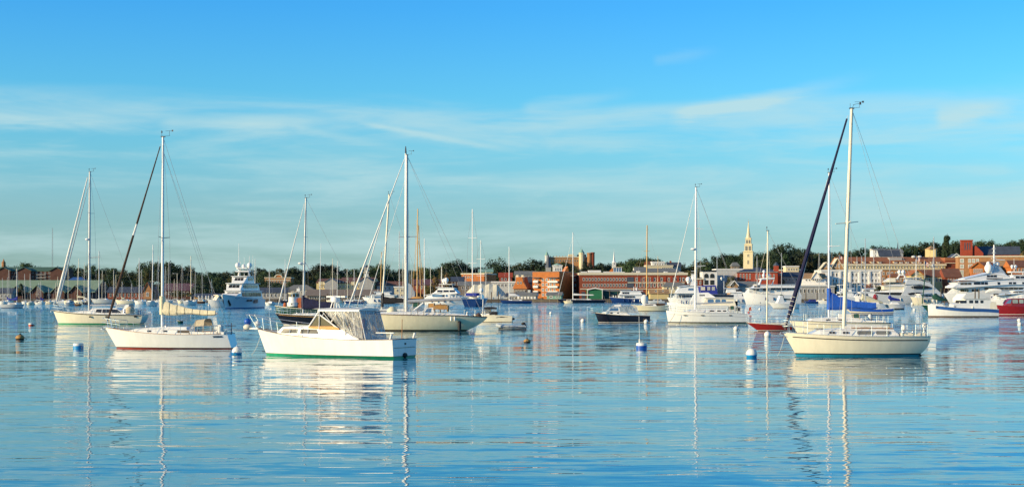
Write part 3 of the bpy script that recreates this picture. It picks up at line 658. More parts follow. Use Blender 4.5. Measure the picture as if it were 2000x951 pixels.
# castle-like hall
b = Bld('castle_hall', 'long castle-like brick hall with turrets and white belfry on the hill', 1066, 1161, 1235, 20, None, 0, 'building')
b.walls(503, 'brick_tan', 1069, 1160); b.slab(1070, 1160, 501.5, 503, .5, 20.2, 'trim_cream'); b.wins(1073, 1130, 12, 507, 511.5, .45, frame='trim_cream')
for p, yt, r, mm, cap in ((1068, 501, 1.6, 'clap_lightgrey', 'copper_green'), (1136, 496, 2.2, 'clap_cream', 'copper_green'), (1151, 496, 1.9, 'brick_tan', 'brick_tan'), (1157.5, 495, 1.5, 'brick_red', 'brick_red')):
    MB().lathe((b.X(p), -1, 0), [(r, 0), (r, b.Z(yt)), (r*1.12, b.Z(yt)+.02), (r*1.12, b.Z(yt)+.8), (r*.9, b.Z(yt)+.9)], 10).build('turret', mm, b.o)
    if 'copper' in cap: MB().lathe((b.X(p), -1, b.Z(yt)+.9), [(r*1.0, 0), (r*.7, 1.2), (.15, 3), (.08, 5)], 10).build('turret_cap', cap, b.o)
for p in range(1074, 1128, 6): MB().box(b.X(p), b.X(p+2), 0, .8, b.Z(501.4), b.Z(500)).build('merlon', 'brick_tan', b.o)
MB().box(b.X(1111), b.X(1121), 1, 12, b.Z(503)+.8, b.Z(496.5)).build('upper_block', 'clap_cream', b.o)
MB().box(b.X(1128), b.X(1145), 2, 14, b.Z(503), b.Z(497)).build('upper_block', 'roof_slate', b.o)
b = Bld('shingled_steeple', 'dark grey shingled steeple half hidden by the hill trees', 1066, 1076, 1080, 4, None, 0, 'steeple'); b.walls(522, 'clap_grey')
MB().lathe((0, 2, b.Z(522)), [(2.4, 0), (1.5, 3), (.9, 6), (.1, 9)], 8).build('spire', 'roof_slate', b.o)
b = Bld('white_spire', 'slim white church spire showing above the brick wharf building', 1196, 1203, 1190, 3, None, 0, 'steeple'); b.walls(512, 'clap_white')
MB().lathe((0, 1.5, b.Z(512)), [(1.5, 0), (1.35, .6), (.9, .7), (.55, 4), (.05, 9), (.04, 10.5)], 8).build('spire', 'trim_white', b.o); b.wins(1197.5, 1201.5, 1, 513, 516.5, .5)
# hillside houses behind the long building
b = gabx(1238, 1330, 531, 523.5, 930, 16, 'clap_white', 'roof_grey', 'large grey hip-roofed hall behind the long brick wharf building', hip=.14, rows=[(1300, 1314, 2, 532, 534, .5)])
flat(1262, 1314, 520, 1010, 14, 'clap_cream', 'cream hillside mansion with stepped roof terraces', 'mansion', rows=[(1292, 1312, 5, 522, 526, .6)])
flat(1274, 1298, 513, 1050, 10, 'clap_white', 'white upper storey house with balcony above the cream mansion', 'hill_house', rows=[(1277, 1296, 4, 515, 518, .6)], cornice='trim_white')
MB  # (chimney stacks stand on their own houses below)
gabx(1304, 1330, 520, 512, 1060, 10, 'clap_grey', 'roof_slate', 'slate-roofed hill house with tall brick chimney', chim=((1311, 509),), rows=[(1308, 1328, 3, 522, 526, .5)])
gabx(1240, 1264, 527, 521, 985, 9, 'clap_white', 'roof_grey', 'white dormered house at the left of the cream mansion', rows=[(1242, 1262, 4, 528, 531, .6)])
gabx(1262, 1278, 518, 510, 1080, 8, 'brick_red', 'roof_brown', 'small brick house peeping over the cream mansion', rows=[(1264, 1276, 2, 519.5, 523, .5)])
# --- arcaded white building
b = Bld('arcaded_building', 'white building with two tall black arched windows', 1372, 1400, 850, 12, None, 0, 'building'); b.walls(530.5, 'clap_white')
MB().box(b.x0-.3, b.x1+.3, -.3, 12.2, b.Z(530.5)+.02, b.Z(527.5)).build('parapet', 'stripe_black', b.o)
for p in (1379.5, 1391):
    pts = [(b.X(p-4.3), b.Z(543)), (b.X(p+4.3), b.Z(543))]+[(b.X(p+4.3*cos(t)), b.Z(538.5-4.3*sin(t))) for t in [k*pi/8 for k in range(9)]]
    MB().prism(pts, lambda u, v, t: (u, t, v), -.1, .1).build('arched_window', 'glass_dark', b.o); MB().box(b.X(p-4), b.X(p+4), -.1, .1, b.Z(556), b.Z(547)).build('shop_window', 'glass_dark', b.o)
flat(1399, 1452, 527.5, 866, 16, 'clap_lightgrey', 'blank pale grey warehouse wall beside the arcaded building', 'warehouse', cornice='trim_white', rows=[])
b = gabx(1430, 1444, 519, 512, 1010, 8, 'shingle_brown', 'roof_grey', 'dark shingled tower house on the slope left of the steeple', rows=[(1432, 1442, 2, 522, 527, .45)], hip=.3)
# --- pale church steeple
b = Bld('church_steeple', 'tall pale cream church steeple in tiers with slender spire and vane', 1452, 1470, 1040, 6.2, None, -14, 'steeple')
b.walls(492, 'steeple_cream'); zt = b.Z
for p0, p1, y0, y1, nm in ((1454, 1468, 478, 491.4, 'belfry'), (1456, 1466.5, 466, 477.4, 'lantern')):
    h_ = (b.X(p1)-b.X(p0))/2; MB().box(-h_, h_, 3.1-h_, 3.1+h_, zt(y1), zt(y0)).build(nm, 'steeple_cream', b.o)
    for sx_ in (-.45, .45): MB().box(sx_*h_-.32*h_, sx_*h_+.32*h_, 3.1-h_-.06, 3.1-h_+.1, zt(y1)+.7, zt(y0)-.9).build('louvre', 'roof_grey', b.o)
for y_, w_ in ((492, 3.5), (478, 2.75), (466, 2.1)): MB().box(-w_, w_, 3.1-w_, 3.1+w_, zt(y_)+.02, zt(y_)+.55).build('cornice', 'steeple_cream', b.o)
MB().lathe((0, 3.1, zt(466)+.56), [(1.7, 0), (1.45, .5), (.75, 5), (.08, 11.2)], 8).build('spire', 'steeple_cream', b.o); MB().lathe((0, 3.1, zt(434)), [(.05, -1), (.06, 0), (.28, .3), (.06, .6), (.03, 2.4)], 8).build('weather_vane', 'varnish', b.o)
b.wins(1456, 1466, 1, 496, 502, .35, pane='roof_grey', frame='steeple_cream'); b.wins(1456, 1466, 1, 508, 516, .3, pane='roof_grey', frame='steeple_cream')
gabx(1444, 1490, 531, 522, 1046, 14, 'clap_white', 'roof_slate', 'white church nave with slate roof below the steeple', 'church_nave', rows=[(1448, 1488, 5, 532, 537, .35)])
# red brick hall
b = Bld('red_brick_hall', 'red brick hall with slate hip roof and red cupola', 1441, 1518, 856, 18, None, -8, 'building'); b.walls(531.5, 'brick_deep'); b.gable_x(531.5, 524.5, 'roof_slate', hip=.2)
b.wins(1444, 1468, 4, 535, 545, .4); b.wins(1474, 1514, 6, 536, 545, .4); b.slab(1441, 1518, 531, 532.4, .3, .2, 'trim_cream')
MB().box(b.X(1511), b.X(1520), 2, 8, 0, b.Z(519)).build('stair_tower', 'brick_deep', b.o); MB().lathe((b.X(1515.5), 5, b.Z(519)), [(1.9, 0), (1, 1.2), (.1, 2.2)], 8).build('cupola', 'roof_slate', b.o)
flat(1517, 1528, 529, 872, 10, 'brick_deep', 'narrow red brick annexe right of the red brick hall', 'annexe', rows=[(1518, 1527, 2, 533, 538, .5)])
gaby(1427, 1441, 557, 549, 836, 14, 'shingle_tan', 'roof_grey', 'small tan gabled boat house below the red brick hall', 'boat_house', rows=[(1430, 1438, 1, 562, 568, .5)])
gabx(1440, 1482, 558, 549, 838, 12, 'clap_grey', 'roof_grey', 'low grey-roofed shed beside the tan boat house', 'dock_shed')
flat(1535, 1560, 521.5, 960, 10, 'clap_cream', 'flat cream house behind the furled navy jib', 'house', rows=[(1538, 1558, 4, 524, 528, .5)], cornice='trim_white')
gabx(1530, 1568, 540, 531, 880, 10, 'clap_grey', 'roof_slate', 'grey house with dark roof left of the white gabled pavilion', rows=[(1533, 1565, 5, 543, 549, .5)])
flat(1520, 1630, 560, 832, 12, 'clap_grey', 'long low grey dock building before the white pavilion', 'dock_building', rows=[(1524, 1626, 14, 564, 572, .55)], roof='roof_grey', cornice='clap_lightgrey')
# white pavilion and hotel
b = Bld('white_pavilion', 'white waterfront pavilion with two front gables and terrace', 1569, 1612, 846, 18, None, -6, 'building'); b.walls(543, 'clap_white'); b.gable_x(543, 533, 'shingle_tan', wallm='clap_white')
a, c_ = b.X(1585), b.X(1603); mid = (a+c_)/2; MB().prism([(a, b.Z(545)), (c_, b.Z(545)), (mid, b.Z(531))], lambda u, v, t: (u, t, v), -1.2, 8).build('front_gable', 'clap_white', b.o)
r_ = MB()
for sg in (-1, 1):
    e = mid+sg*((c_-a)/2+.5); r_.prism([(e, b.Z(546)), (mid, b.Z(530.8)), (mid, b.Z(529.6)), (e, b.Z(544.5))], lambda u, v, t: (u, t, v), -1.7, 9)
r_.build('gable_roof', 'trim_cream', b.o)
b.wins(1572, 1584, 2, 545, 549, .6); b.wins(1586, 1602, 4, 544, 548.5, .75, off=-1.2); b.slab(1566, 1614, 556, 557.5, 3, .2, 'trim_white', 'terrace'); b.slab(1566, 1614, 551, 552, 3, -2.8, 'trim_white', 'railing')
for p in range(1567, 1614, 3): MB().box(b.X(p)-.07, b.X(p)+.07, -3, -2.85, b.Z(556), b.Z(552)).build('baluster', 'trim_white', b.o)
b = Bld('white_hotel', 'long white three-storey waterfront hotel with tall paired windows', 1604, 1722, 858, 18, None, 0, 'building'); b.walls(530, 'clap_white'); b.slab(1603, 1723, 527, 530, .5, 18.4, 'trim_white')
MB().box(b.x0+.3, b.x1-.3, .6, 17.5, b.Z(527)+.01, b.Z(526.4)).build('roof', 'roof_grey', b.o)
for y0, y1 in ((533, 540), (545, 551.5), (556, 562)): b.wins(1624, 1720, 15, y0, y1, .5)
for p in (1622, 1641, 1660, 1679, 1698, 1719): MB().box(b.X(p)-.5, b.X(p)+.5, -.55, .1, 0, b.Z(529.9)).build('pilaster', 'trim_white', b.o)
for p in (1634, 1672, 1706): MB().box(b.X(p-8), b.X(p+8), -1.6, -.01, b.Z(553), b.Z(551.8)).build('balcony', 'trim_white', b.o)
for p0, p1, yr in ((1604, 1623, 512.5), (1624, 1647, 505)):
    g = Bld('gabled_dormer_house', 'cream gabled roof house with tan shingles rising behind the white hotel' if p0 == 1604 else 'taller cream gabled house with orange shingles rising behind the white hotel', p0, p1, 884, 14, None, -6, 'building')
    g.walls(524, 'shingle_tan'); g.gable_y(524, yr, 'trim_cream', 'shingle_tan', trim='trim_cream'); g.wins(p0+5, p1-5, 2, 516, 522, .5)
# orange-roofed hotel
b = Bld('orange_roof_hotel', 'very long hotel with orange mansard roofs and cream dormers', 1640, 1882, 935, 26, None, 0, 'building'); b.walls(526, 'brick_tan')
b.gable_x(514.5, 501, 'roof_orange', 1642, 1846, oh=1, wallm='brick_tan'); b.slab(1641, 1848, 515, 519, .9, 26.4, 'trim_cream', 'fascia'); b.slab(1641, 1846, 519.2, 525, .3, .2, 'clap_yellow', 'upper_storey'); b.slab(1641, 1882, 525.2, 527, .6, .2, 'trim_cream')
b.wins(1646, 1844, 34, 520, 524, .5, off=-.35); b.wins(1646, 1880, 28, 531, 537, .5); b.wins(1646, 1880, 28, 542, 548, .5)
for p in (1652, 1668, 1684, 1700, 1714, 1745, 1756, 1768, 1780, 1792, 1804, 1816, 1828):
    MB().box(b.X(p), b.X(p+8), -.4, 5, b.Z(514.6), b.Z(511)).build('dormer', 'clap_cream', b.o); MB().box(b.X(p-.5), b.X(p+8.5), -.9, 6, b.Z(511)+.01, b.Z(510.3)).build('dormer_roof', 'roof_orange', b.o)
    o = bpy.data.objects.new('window', window_mesh(1.6, .9, 'glass_far', 'trim_white')); col.objects.link(o); o.parent = b.o; o.location = (b.X(p+4), -.45, b.Z(514))
MB().box(b.X(1742), b.X(1767), 6, 14, b.Z(512), b.Z(502.5)).build('plant_room', 'clap_grey', b.o); MB().box(b.X(1846), b.X(1881), .5, 24, b.Z(526), b.Z(509)).build('brick_wing', 'brick_red', b.o); MB().box(b.X(1846), b.X(1882), .2, 24, b.Z(509)+.01, b.Z(503)).build('wing_roof', 'roof_orange', b.o); b.slab(1846, 1881, 513, 514.2, .1, .6, 'trim_cream', 'string_course')
for p in (1792, 1804): MB().ell((b.X(p), 9, b.Z(501)), 1.5, 1.5, .9).build('roof_vent', 'clap_lightgrey', b.o)
# white hillside house, yellow tower
gabx(1705, 1732, 487, 485, 1060, 9, 'clap_white', 'roof_grey', 'white hillside house above the orange hotel roofs', rows=[(1707, 1722, 3, 489, 494, .35), (1707, 1722, 3, 497, 503, .35)])
gabx(1718, 1758, 500, 488, 1020, 9, 'clap_lightgrey', 'roof_slate', 'house with dark navy slate roof beside the white hillside house', rows=[(1722, 1754, 4, 502, 506, .5)])
gabx(1732, 1764, 493, 486, 1090, 10, 'clap_grey', 'roof_grey', 'grey flat-gabled house behind the navy roof', rows=[(1736, 1762, 4, 495, 499, .5)])
b = Bld('yellow_tower', 'square pale yellow tower with pyramid roof above the orange roofs', 1808, 1826, 1000, 5, None, -25, 'tower'); b.walls(487, 'clap_yellow'); MB().lathe((0, 2.5, b.Z(487)), [(4.3, 0), (3.9, .3), (.2, 2.2)], 4).build('pyramid_roof', 'shingle_tan', b.o)
gaby(1858, 1878, 503, 496, 1030, 10, 'clap_white', 'roof_slate', 'small white gabled house left of the brick church tower', rows=[(1864, 1872, 1, 503, 507, .5)])
# brick church
b = Bld('brick_church', 'brick church with square tower and long navy slate roof', 1880, 1992, 1050, 16, None, -12, 'church')
MB().box(b.X(1880), b.X(1901), -3, 4.5, 0, b.Z(471)).build('tower', 'brick_deep', b.o); MB().box(b.X(1879), b.X(1902), -3.4, 4.9, b.Z(471)+.02, b.Z(468.5)).build('tower_cornice', 'brick_deep', b.o)
for p in (1886, 1890.5, 1895): MB().box(b.X(p), b.X(p+1.8), -3.08, -2.9, b.Z(488), b.Z(474)).build('louvre', 'roof_slate', b.o)
MB().box(b.X(1901), b.X(1990), .5, 16, 0, b.Z(497)).build('nave_wall', 'brick_deep', b.o); b.gable_x(497, 480.5, 'roof_slate', 1901, 1989, y0=.5, wallm='brick_deep')
a, c_ = b.X(1893), b.X(1921); MB().prism([(a, 0), (c_, 0), (c_, b.Z(494)), ((a+c_)/2, b.Z(479.5)), (a, b.Z(494))], lambda u, v, t: (u, t, v), -2, 8).build('front_gable', 'brick_deep', b.o)
b.wins(1925, 1985, 6, 499, 505, .4, frame='brick_tan')
# glassy orange building + gabled brick houses on the quay
b = flat(1876, 2030, 502, 905, 16, 'brick_tan', 'orange brick block with large pale glazed bays below the brick church', 'glazed_block', rows=[(1878, 1887, 1, 505, 513, .8), (1893, 1915, 3, 505, 513, .75), (1878, 1887, 1, 516, 524, .8), (1893, 1903, 1, 516, 524, .8), (1878, 1886, 1, 527, 545, .8)], pane='glass_lit', cornice='trim_cream', rot=-10)
gaby(1898, 1922, 522, 512.5, 862, 14, 'brick_orange', 'roof_orange', 'orange gabled waterfront house with row of white windows', rows=[(1901, 1919, 5, 525, 533, .7), (1901, 1919, 5, 537, 545, .6)], trim='brick_orange', rot=-12)
gabx(1915, 1945, 522, 511, 876, 12, 'brick_tan', 'roof_brown', 'brown-roofed house behind the big white satellite dome', rows=[(1918, 1943, 5, 525, 532, .5)])
gabx(1938, 1990, 523, 506, 884, 16, 'brick_red', 'shingle_tan', 'broad tan-roofed brick house at the marina end', rows=[(1942, 1988, 8, 526, 533, .5)], rot=-10)
gabx(1975, 2040, 521, 508, 870, 14, 'brick_orange', 'roof_brown', 'orange brick house at the far marina end', rows=[(1980, 2036, 8, 524, 533, .5)])
gaby(1779, 1804, 537, 527.5, 858, 14, 'clap_yellow', 'roof_orange', 'mustard gabled house with orange roof behind the modern grey yacht', rows=[(1788, 1795, 1, 533, 537, .6), (1784, 1800, 3, 541, 547, .6)], trim='brick_orange')
gabx(1740, 1764, 540, 534, 852, 10, 'brick_tan', 'roof_orange', 'small brick house with orange hip roof near the white hotel', hip=.2, rows=[(1743, 1762, 4, 543, 549, .5)])
gabx(1800, 1850, 540, 526, 872, 14, 'clap_yellow', 'roof_brown', 'house with broad dark red roof right of the mustard gable', rows=[(1804, 1848, 6, 543, 550, .5)])
gabx(1846, 1878, 541, 524, 866, 14, 'brick_red', 'roof_brown', 'steep maroon-roofed house with cream dormer by the glazed block', rows=[(1850, 1876, 5, 544, 552, .55)])
gabx(1880, 1990, 556, 547, 838, 12, 'clap_grey', 'roof_brown', 'low quay shed behind the superyachts', 'quay_shed')
# --- quay sheds in the middle
b = gaby(1148, 1176, 566, 563.2, 832, 14, 'clap_green', 'clap_green', 'bright green gabled boat shed with white trim on the wharf', 'boat_shed', trim='trim_white')
for p in (1147.6, 1176.4): MB().box(b.X(p)-.15, b.X(p)+.15, -.35, -.05, 0, b.Z(566)).build('corner_board', 'trim_white', b.o)
gabx(1176, 1232, 568, 564.5, 840, 12, 'clap_teal', 'roof_grey', 'long dark teal boat shed right of the green shed', 'boat_shed')
gabx(1068, 1096, 576, 570, 826, 8, 'clap_mint', 'roof_grey', 'mint green waterfront cottage with grey roof', 'cottage', rows=[(1071, 1082, 1, 577.5, 582, .55), (1084, 1094, 2, 577.5, 582, .4)], rot=-8)
b = gabx(1008, 1046, 577, 570, 826, 10, 'clap_white', 'roof_grey', 'white waterfront shed with pale grey roof and square cupola', 'waterfront_shed', rows=[(1012, 1044, 5, 579, 584, .4)], rot=-8)
MB().box(b.X(1029), b.X(1034), 3.5, 6.5, b.Z(571), b.Z(566)).build('cupola', 'clap_lightgrey', b.o)
gabx(990, 1012, 578, 572, 832, 8, 'clap_lightgrey', 'roof_slate', 'small grey shed right of the marquee', 'waterfront_shed', rows=[(993, 1010, 3, 580, 584, .5)])
gabx(1270, 1306, 573, 564.5, 832, 10, 'clap_yellow', 'shingle_tan', 'olive yellow waterfront shed with shallow roof', 'waterfront_shed', rows=[(1278, 1284, 1, 566.5, 570.5, .6), (1292, 1298, 1, 566.5, 570.5, .6)])
gabx(1296, 1340, 559, 551, 842, 12, 'clap_cream', 'roof_grey', 'cream wharf shed with grey hip roof', 'waterfront_shed', hip=.2, rows=[(1300, 1336, 5, 561, 566, .5)])
flat(1340, 1374, 546, 850, 10, 'brick_red', 'short brick building left of the arcaded white building', 'brick_shop', rows=[(1343, 1371, 4, 549, 555, .5)])
# --- far landmarks
b = Bld('radio_mast', 'tall thin lattice radio mast on the far skyline', 100.5, 103.5, 1330, 2, None, 0, 'mast'); zt = b.Z(445); g = MB()
for sx_ in (-1, 1):
    for sy_ in (0, 1.6): g.tube((sx_*.55, sy_, 0), (sx_*.2, .5+sy_*.3, zt), .07, .05, 4)
k = 0
while k*1.6 < zt-2:
    f0 = .55-.35*k*1.6/zt; z = k*1.6; g.tube((-f0, 0, z), (f0, 0, z+1.6), .04, None, 4); g.tube((f0, 0, z), (-f0, 0, z+1.6), .04, None, 4); k += 1
g.build('lattice', 'alu_dark', b.o)
b = Bld('stone_tower', 'small pinkish domed tower on the far left skyline', 2, 9, 1300, 4, None, 0, 'tower'); MB().lathe((0, 2, 0), [(1.9, 0), (1.7, b.Z(513)), (2.0, b.Z(513)+.1), (1.2, b.Z(511)), (.7, b.Z(509)), (.1, b.Z(505))], 10).build('tower_body', 'brick_tan', b.o)
b = Bld('hill_steeple', 'tiny grey steeple on the hill skyline above the white house', 1752, 1756, 1230, 2.5, None, 0, 'steeple'); b.walls(488, 'clap_lightgrey'); MB().lathe((0, 1.2, b.Z(488)), [(1, 0), (.5, 2), (.05, 6.5)], 6).build('spire', 'roof_slate', b.o)
# ------------------------------------------------------------------ boats: builder
class Boat:
    def __init__(s, name, label, cat, px0, px1, wl, a=0.0, flip=False, group=None, B=None, D=None, head=None):
        s.D = Dw(wl) if D is None else D; s.flip = flip; s.h = (-radians(a) if flip else pi+radians(a)) if head is None else radians(head)
        s.pc = (px0+px1)/2; s.X0 = wx(s.pc, s.D); s.c, s.s_ = cos(s.h), sin(s.h); s.ns = -1 if flip else 1
        s.o = empty(name, (s.X0, s.D, 0), s.h); tag(s.o, label, cat, group); s.wr = .007+s.D*.00004
        s.pb, s.ps = (px1, px0) if flip else (px0, px1)
        if head is None:
            xb, xs = s.X(s.pb), s.X(s.ps); s.L = xb-xs; s.xm = (xb+xs)/2
        s.B = B or 3.2
    def X(s, px, y=0.0):
        u = (px-1000)/F; return (u*s.D-s.X0+y*s.s_+u*y*s.c)/(s.c-u*s.s_)
    def Z(s, py, x=0.0, y=0.0): return CAMH+(HY-py)/F*(s.D+x*s.s_+y*s.c)
    def P(s, px, py, y=0.0): x = s.X(px, y); return (x, y, s.Z(py, x, y))
    # -- hull surface
    def hull(s, deck=(1.3, 1.0, 1.0), ov=(1.0, .5), kt=.6, tm=.42, r=(.85, .5), e=2.1, bands=(), m='gel_white', deckm='deck_white', tl=.35, rail='teak', L=None, n=18, railr=None, cove=None, po=1.0, railh=0.0, flare=.8):
        if L: s.L = L; s.xm = 0.0
        s.dk = deck; s.ov = ov; s.kt = kt; s.tm = tm; s.r = r; s.e = e; s.tl = tl; s.po = po; s.flare = flare
        ts = [i/n for i in range(n)]+[.985, 1.0]; zl = bands[-1][1] if bands else 0.0
        def strip(z0, z1, k, name, mm):
            rings = []
            for t in ts:
                ring = []
                for sd_ in (1, -1):
                    zz = [z0(t)+(z1(t)-z0(t))*j/k for j in range(k+1)]
                    if sd_ == -1: zz = zz[::-1]
                    ring += [s.hp(t, z, sd_) for z in zz]
                rings.append(ring)
            q = MB(); nn = len(rings[0]); i0 = 0
            for rg in rings: q.V(*rg)
            for a_ in range(len(rings)-1):
                for b_ in range(nn-1):
                    if b_ == k: continue
                    q.face((a_*nn+b_, a_*nn+b_+1, (a_+1)*nn+b_+1, (a_+1)*nn+b_))
            for j in range(k): q.face((j, nn-1-j, nn-2-j, j+1))       # transom band
            return q.build(name, mm, s.o, smooth=True)
        zb = -.45
        for z1, mm, nm in [(bd[1], bd[2], bd[0]) for bd in bands]:
            strip(lambda t, z=zb: z, lambda t, z=z1: z, 2 if zb < 0 else 1, nm, mm); zb = z1
        if not bands: zb = -.45
        strip(lambda t: zb, lambda t: s.sh(t), 7, 'hull', m)
        q = MB(); rings = []
        for t in ts:
            p = s.hp(t, s.sh(t), 1); w_ = p[1]; rings.append([(p[0], w_*f, p[2]-.015+.05*(1-f*f)*min(1, w_)) for f in (1, .5, 0, -.5, -1)])
        q.loft(rings, cap=False, close=False); q.build('deck', deckm, s.o, smooth=True)
        if rail:
            q = MB(); rr = railr or max(.022, s.D*.00012)
            for sd_ in (1, -1): q.path([(lambda p: (p[0], p[1], p[2]+.01))(s.hp(t, s.sh(t), sd_)) for t in ts], rr, 5)
            p, p2 = s.hp(0, s.sh(0), 1), s.hp(0, s.sh(0), -1); q.tube((p[0], p[1], p[2]+.01), (p2[0], p2[1], p2[2]+.01), rr, None, 5); q.build('toe_rail', rail, s.o)
        if cove:
            dz, wd, mm, t0, t1 = cove; q = MB(); tt = [t0+(t1-t0)*i/24 for i in range(25)]
            for sd_ in (1, -1):
                up = []; lo = []
                for t in tt:
                    a_ = s.hp(t, s.sh(t)-dz, sd_); b_ = s.hp(t, s.sh(t)-dz-wd, sd_); up.append((a_[0], a_[1]+.012*sd_, a_[2])); lo.append((b_[0], b_[1]+.012*sd_, b_[2]))
                q.loft([up, lo], cap=False, close=False)
            q.build('cove_stripe', mm, s.o)
    def sh(s, t):
        b, m, a = s.dk
        return m+(a-m)*((s.tl-t)/s.tl)**2 if t < s.tl else m+(b-m)*((t-s.tl)/(1-s.tl))**1.7
    def hp(s, t, z, sd_=1):
        zs = s.sh(t); w_ = z/zs; lo = 1-w_
        lo = lo**s.po if lo > 0 else lo
        xs = -s.L/2+s.ov[1]*lo; xb = s.L/2-s.ov[0]*(1-w_); x = xs+(xb-xs)*t+s.xm
        f = s.kt+(1-s.kt)*(1-((s.tm-t)/s.tm)**2) if t < s.tm else 1-((t-s.tm)/(1-s.tm))**s.e*.985
        rr = s.r[0]+(s.r[1]-s.r[0])*t*t
        g = rr+(1-rr)*max(w_, 0)**s.flare if w_ >= 0 else rr*max(.25, 1+w_*1.6)
        return (x, sd_*s.B/2*f*g, z)
    def tx(s, x): return max(0, min(1, (x-s.xm+s.L/2)/s.L))
    def dz(s, x): return s.sh(s.tx(x))
    def hb(s, x): t = s.tx(x); return s.hp(t, s.sh(t))[1]
    # -- deckhouses: side profile (x, z) list, front to back along the top; half-widths bottom / top
    def house(s, top, wb, wt, m, name='cabin', zb=None, ch=.06, taper=None, parent=None):
        q = MB(); zt = max(p[1] for p in top)
        zbf = (lambda x: s.dz(x)-.03) if zb is None else (lambda x: zb)
        x0, x1 = top[0][0], top[-1][0]
        def yy(x, z):
            b = zbf(x); k = max(0, min(1, (z-b)/max(.01, zt-b))); y = wb+(wt-wb)*k
            if taper: y *= taper(x)
            if zb is None: y = min(y, s.hb(x)*.94)
            return y
        s.yy = yy; rings = []
        for i, (x, z) in enumerate(top):
            b = zbf(x); z = max(z, b+.02); y = yy(x, z); yb = yy(x, b); c = min(ch, (z-b)*.5)
            rings.append([(x, yb, b), (x, y, z-c), (x, y-c*1.3, z), (x, 0, z+c*.3), (x, -y+c*1.3, z), (x, -y, z-c), (x, -yb, b)])
        q.loft(rings, cap=False, close=False)
        q.poly(rings[0][::-1]); q.poly(rings[-1])
        o = q.build(name, m, parent or s.o, smooth=False); return o
    def pane(s, pts, m='glass_dark', name='window', off=.012, parent=None, yy=None, frame=None, both=True):
        yy = yy or s.yy
        for sd_ in ((s.ns, -s.ns) if both else (s.ns,)):
            q = MB(); A = [(x, sd_*(yy(x, z)+off), z) for x, z in pts]; Bk = [(x, sd_*(yy(x, z)-.03), z) for x, z in pts]; q.loft([A, Bk] if sd_ < 0 else [Bk, A]); o = q.build(name, m, parent or s.o)
            if frame:
                q = MB(); q.path(A+[A[0]], .018, 4); q.build('frame', frame, o)
    def rpane(s, x0, x1, z0, z1, rd=.25, **k):
        if x0 > x1: x0, x1 = x1, x0
        c = min(x1-x0, z1-z0)*rd
        s.pane([(x0+c, z0), (x1-c, z0), (x1, z0+c), (x1, z1-c), (x1-c, z1), (x0+c, z1), (x0, z1-c), (x0, z0+c)], **k)
    def ppane(s, p0, p1, y0, y1, y=None, **k):     # window given in photo pixels
        yv = (s.B*.3 if y is None else y)*s.ns; xa, xb = s.X(p0, yv), s.X(p1, yv); xm = (xa+xb)/2
        s.rpane(xa, xb, s.Z(y1, xm, yv), s.Z(y0, xm, yv), **k)
    # -- rig
    def mast(s, base, top, r=.085, m='alu', name='mast', oval=1.0, tip=.8):
        s.mb, s.mt = Vector(base), Vector(top); d = s.mt-s.mb; q = MB(); q.path([s.mb, s.mb+d*.6, s.mt], [r, r*.97, r*tip], 10); s.mo = q.build(name, m, s.o, smooth=True); s.mr = r; return s.mo
    def gear(s, vane=True, light=True, m='wire_dark'):
        q = MB(); t = s.mt; k = max(.012, s.D*.00009)
        q.box(t.x-.16, t.x+.16, -.07, .07, t.z, t.z+.07); q.tube((t.x+.1, 0, t.z), (t.x+.1, 0, t.z+.35), k)
        if light: q.lathe((t.x+.1, 0, t.z+.3), [(.05, 0), (.06, .08), (.03, .18)], 6)
        if vane:
            q.tube((t.x-.1, 0, t.z+.05), (t.x-.55, 0, t.z+.1), k); q.tube((t.x-.5, 0, t.z+.1), (t.x-.5, 0, t.z+.45), k); q.tube((t.x-.75, 0, t.z+.45), (t.x-.2, 0, t.z+.45), k); q.box(t.x-.8, t.x-.68, -.01, .01, t.z+.4, t.z+.52)
        q.build('masthead_gear', m, s.mo)
    def at(s, f): return s.mb+(s.mt-s.mb)*f
    def spread(s, f, half, m='alu', sweep=-.12, r=.028, shroud=True):
        p = s.at(f); q = MB()
        r = max(r, s.D*.00011)
        for sd_ in (1, -1): q.tube(p, (p.x+sweep, sd_*half, p.z+.08), r, r*.8, 5)
        q.build('spreader', m, s.mo); return (p.x+sweep, half, p.z+.08)
    def stay(s, a, b, m='wire', k=1.0, name='stay'): MB().tube(a, b, s.wr*k, None, 4).build(name, m, s.o)
    def shrouds(s, sp, chain, k=1.0, m='wire'):
        for sd_ in (1, -1):
            pts = [(s.mt.x, 0, s.mt.z-.1)]+[(x, sd_*y, z) for x, y, z in sp]+[(chain[0], sd_*chain[1], chain[2])]
            MB().path(pts, s.wr*k, 4).build('shroud', m, s.o)
            if sp: MB().tube(s.at(.5 if len(sp) == 1 else .45), (chain[0]+.35, sd_*chain[1], chain[2]), s.wr*k, None, 4).build('shroud', m, s.o)
    def jib(s, a, b, r, m, seams=None, low=.05):
        a, b = Vector(a), Vector(b); d = b-a; n = 20; q = MB(); pts = []; rs = []
        R = random.Random(int(abs(a.x)*100)); 
        for i in range(n+1):
            t = low+(.985-low)*i/n; pts.append(a+d*t); rs.append(max(.02, r*(1.05-.72*t)*(1+R.uniform(-.1, .1))*(min(1, .35+i*.35))))
        q.path(pts, rs, 8); o = q.build('furled_jib', m, s.o, smooth=True); MB().tube(a, b, s.wr*1.3, None, 5).build('forestay', 'wire', s.o)
        MB().lathe((a.x+d.x*low*.6, 0, a.z+d.z*low*.6), [(r*.5, -.08), (r*1.1, -.06), (r*1.1, .06), (r*.5, .08)], 10).build('furling_drum', 'wire_dark', s.o)
        return o
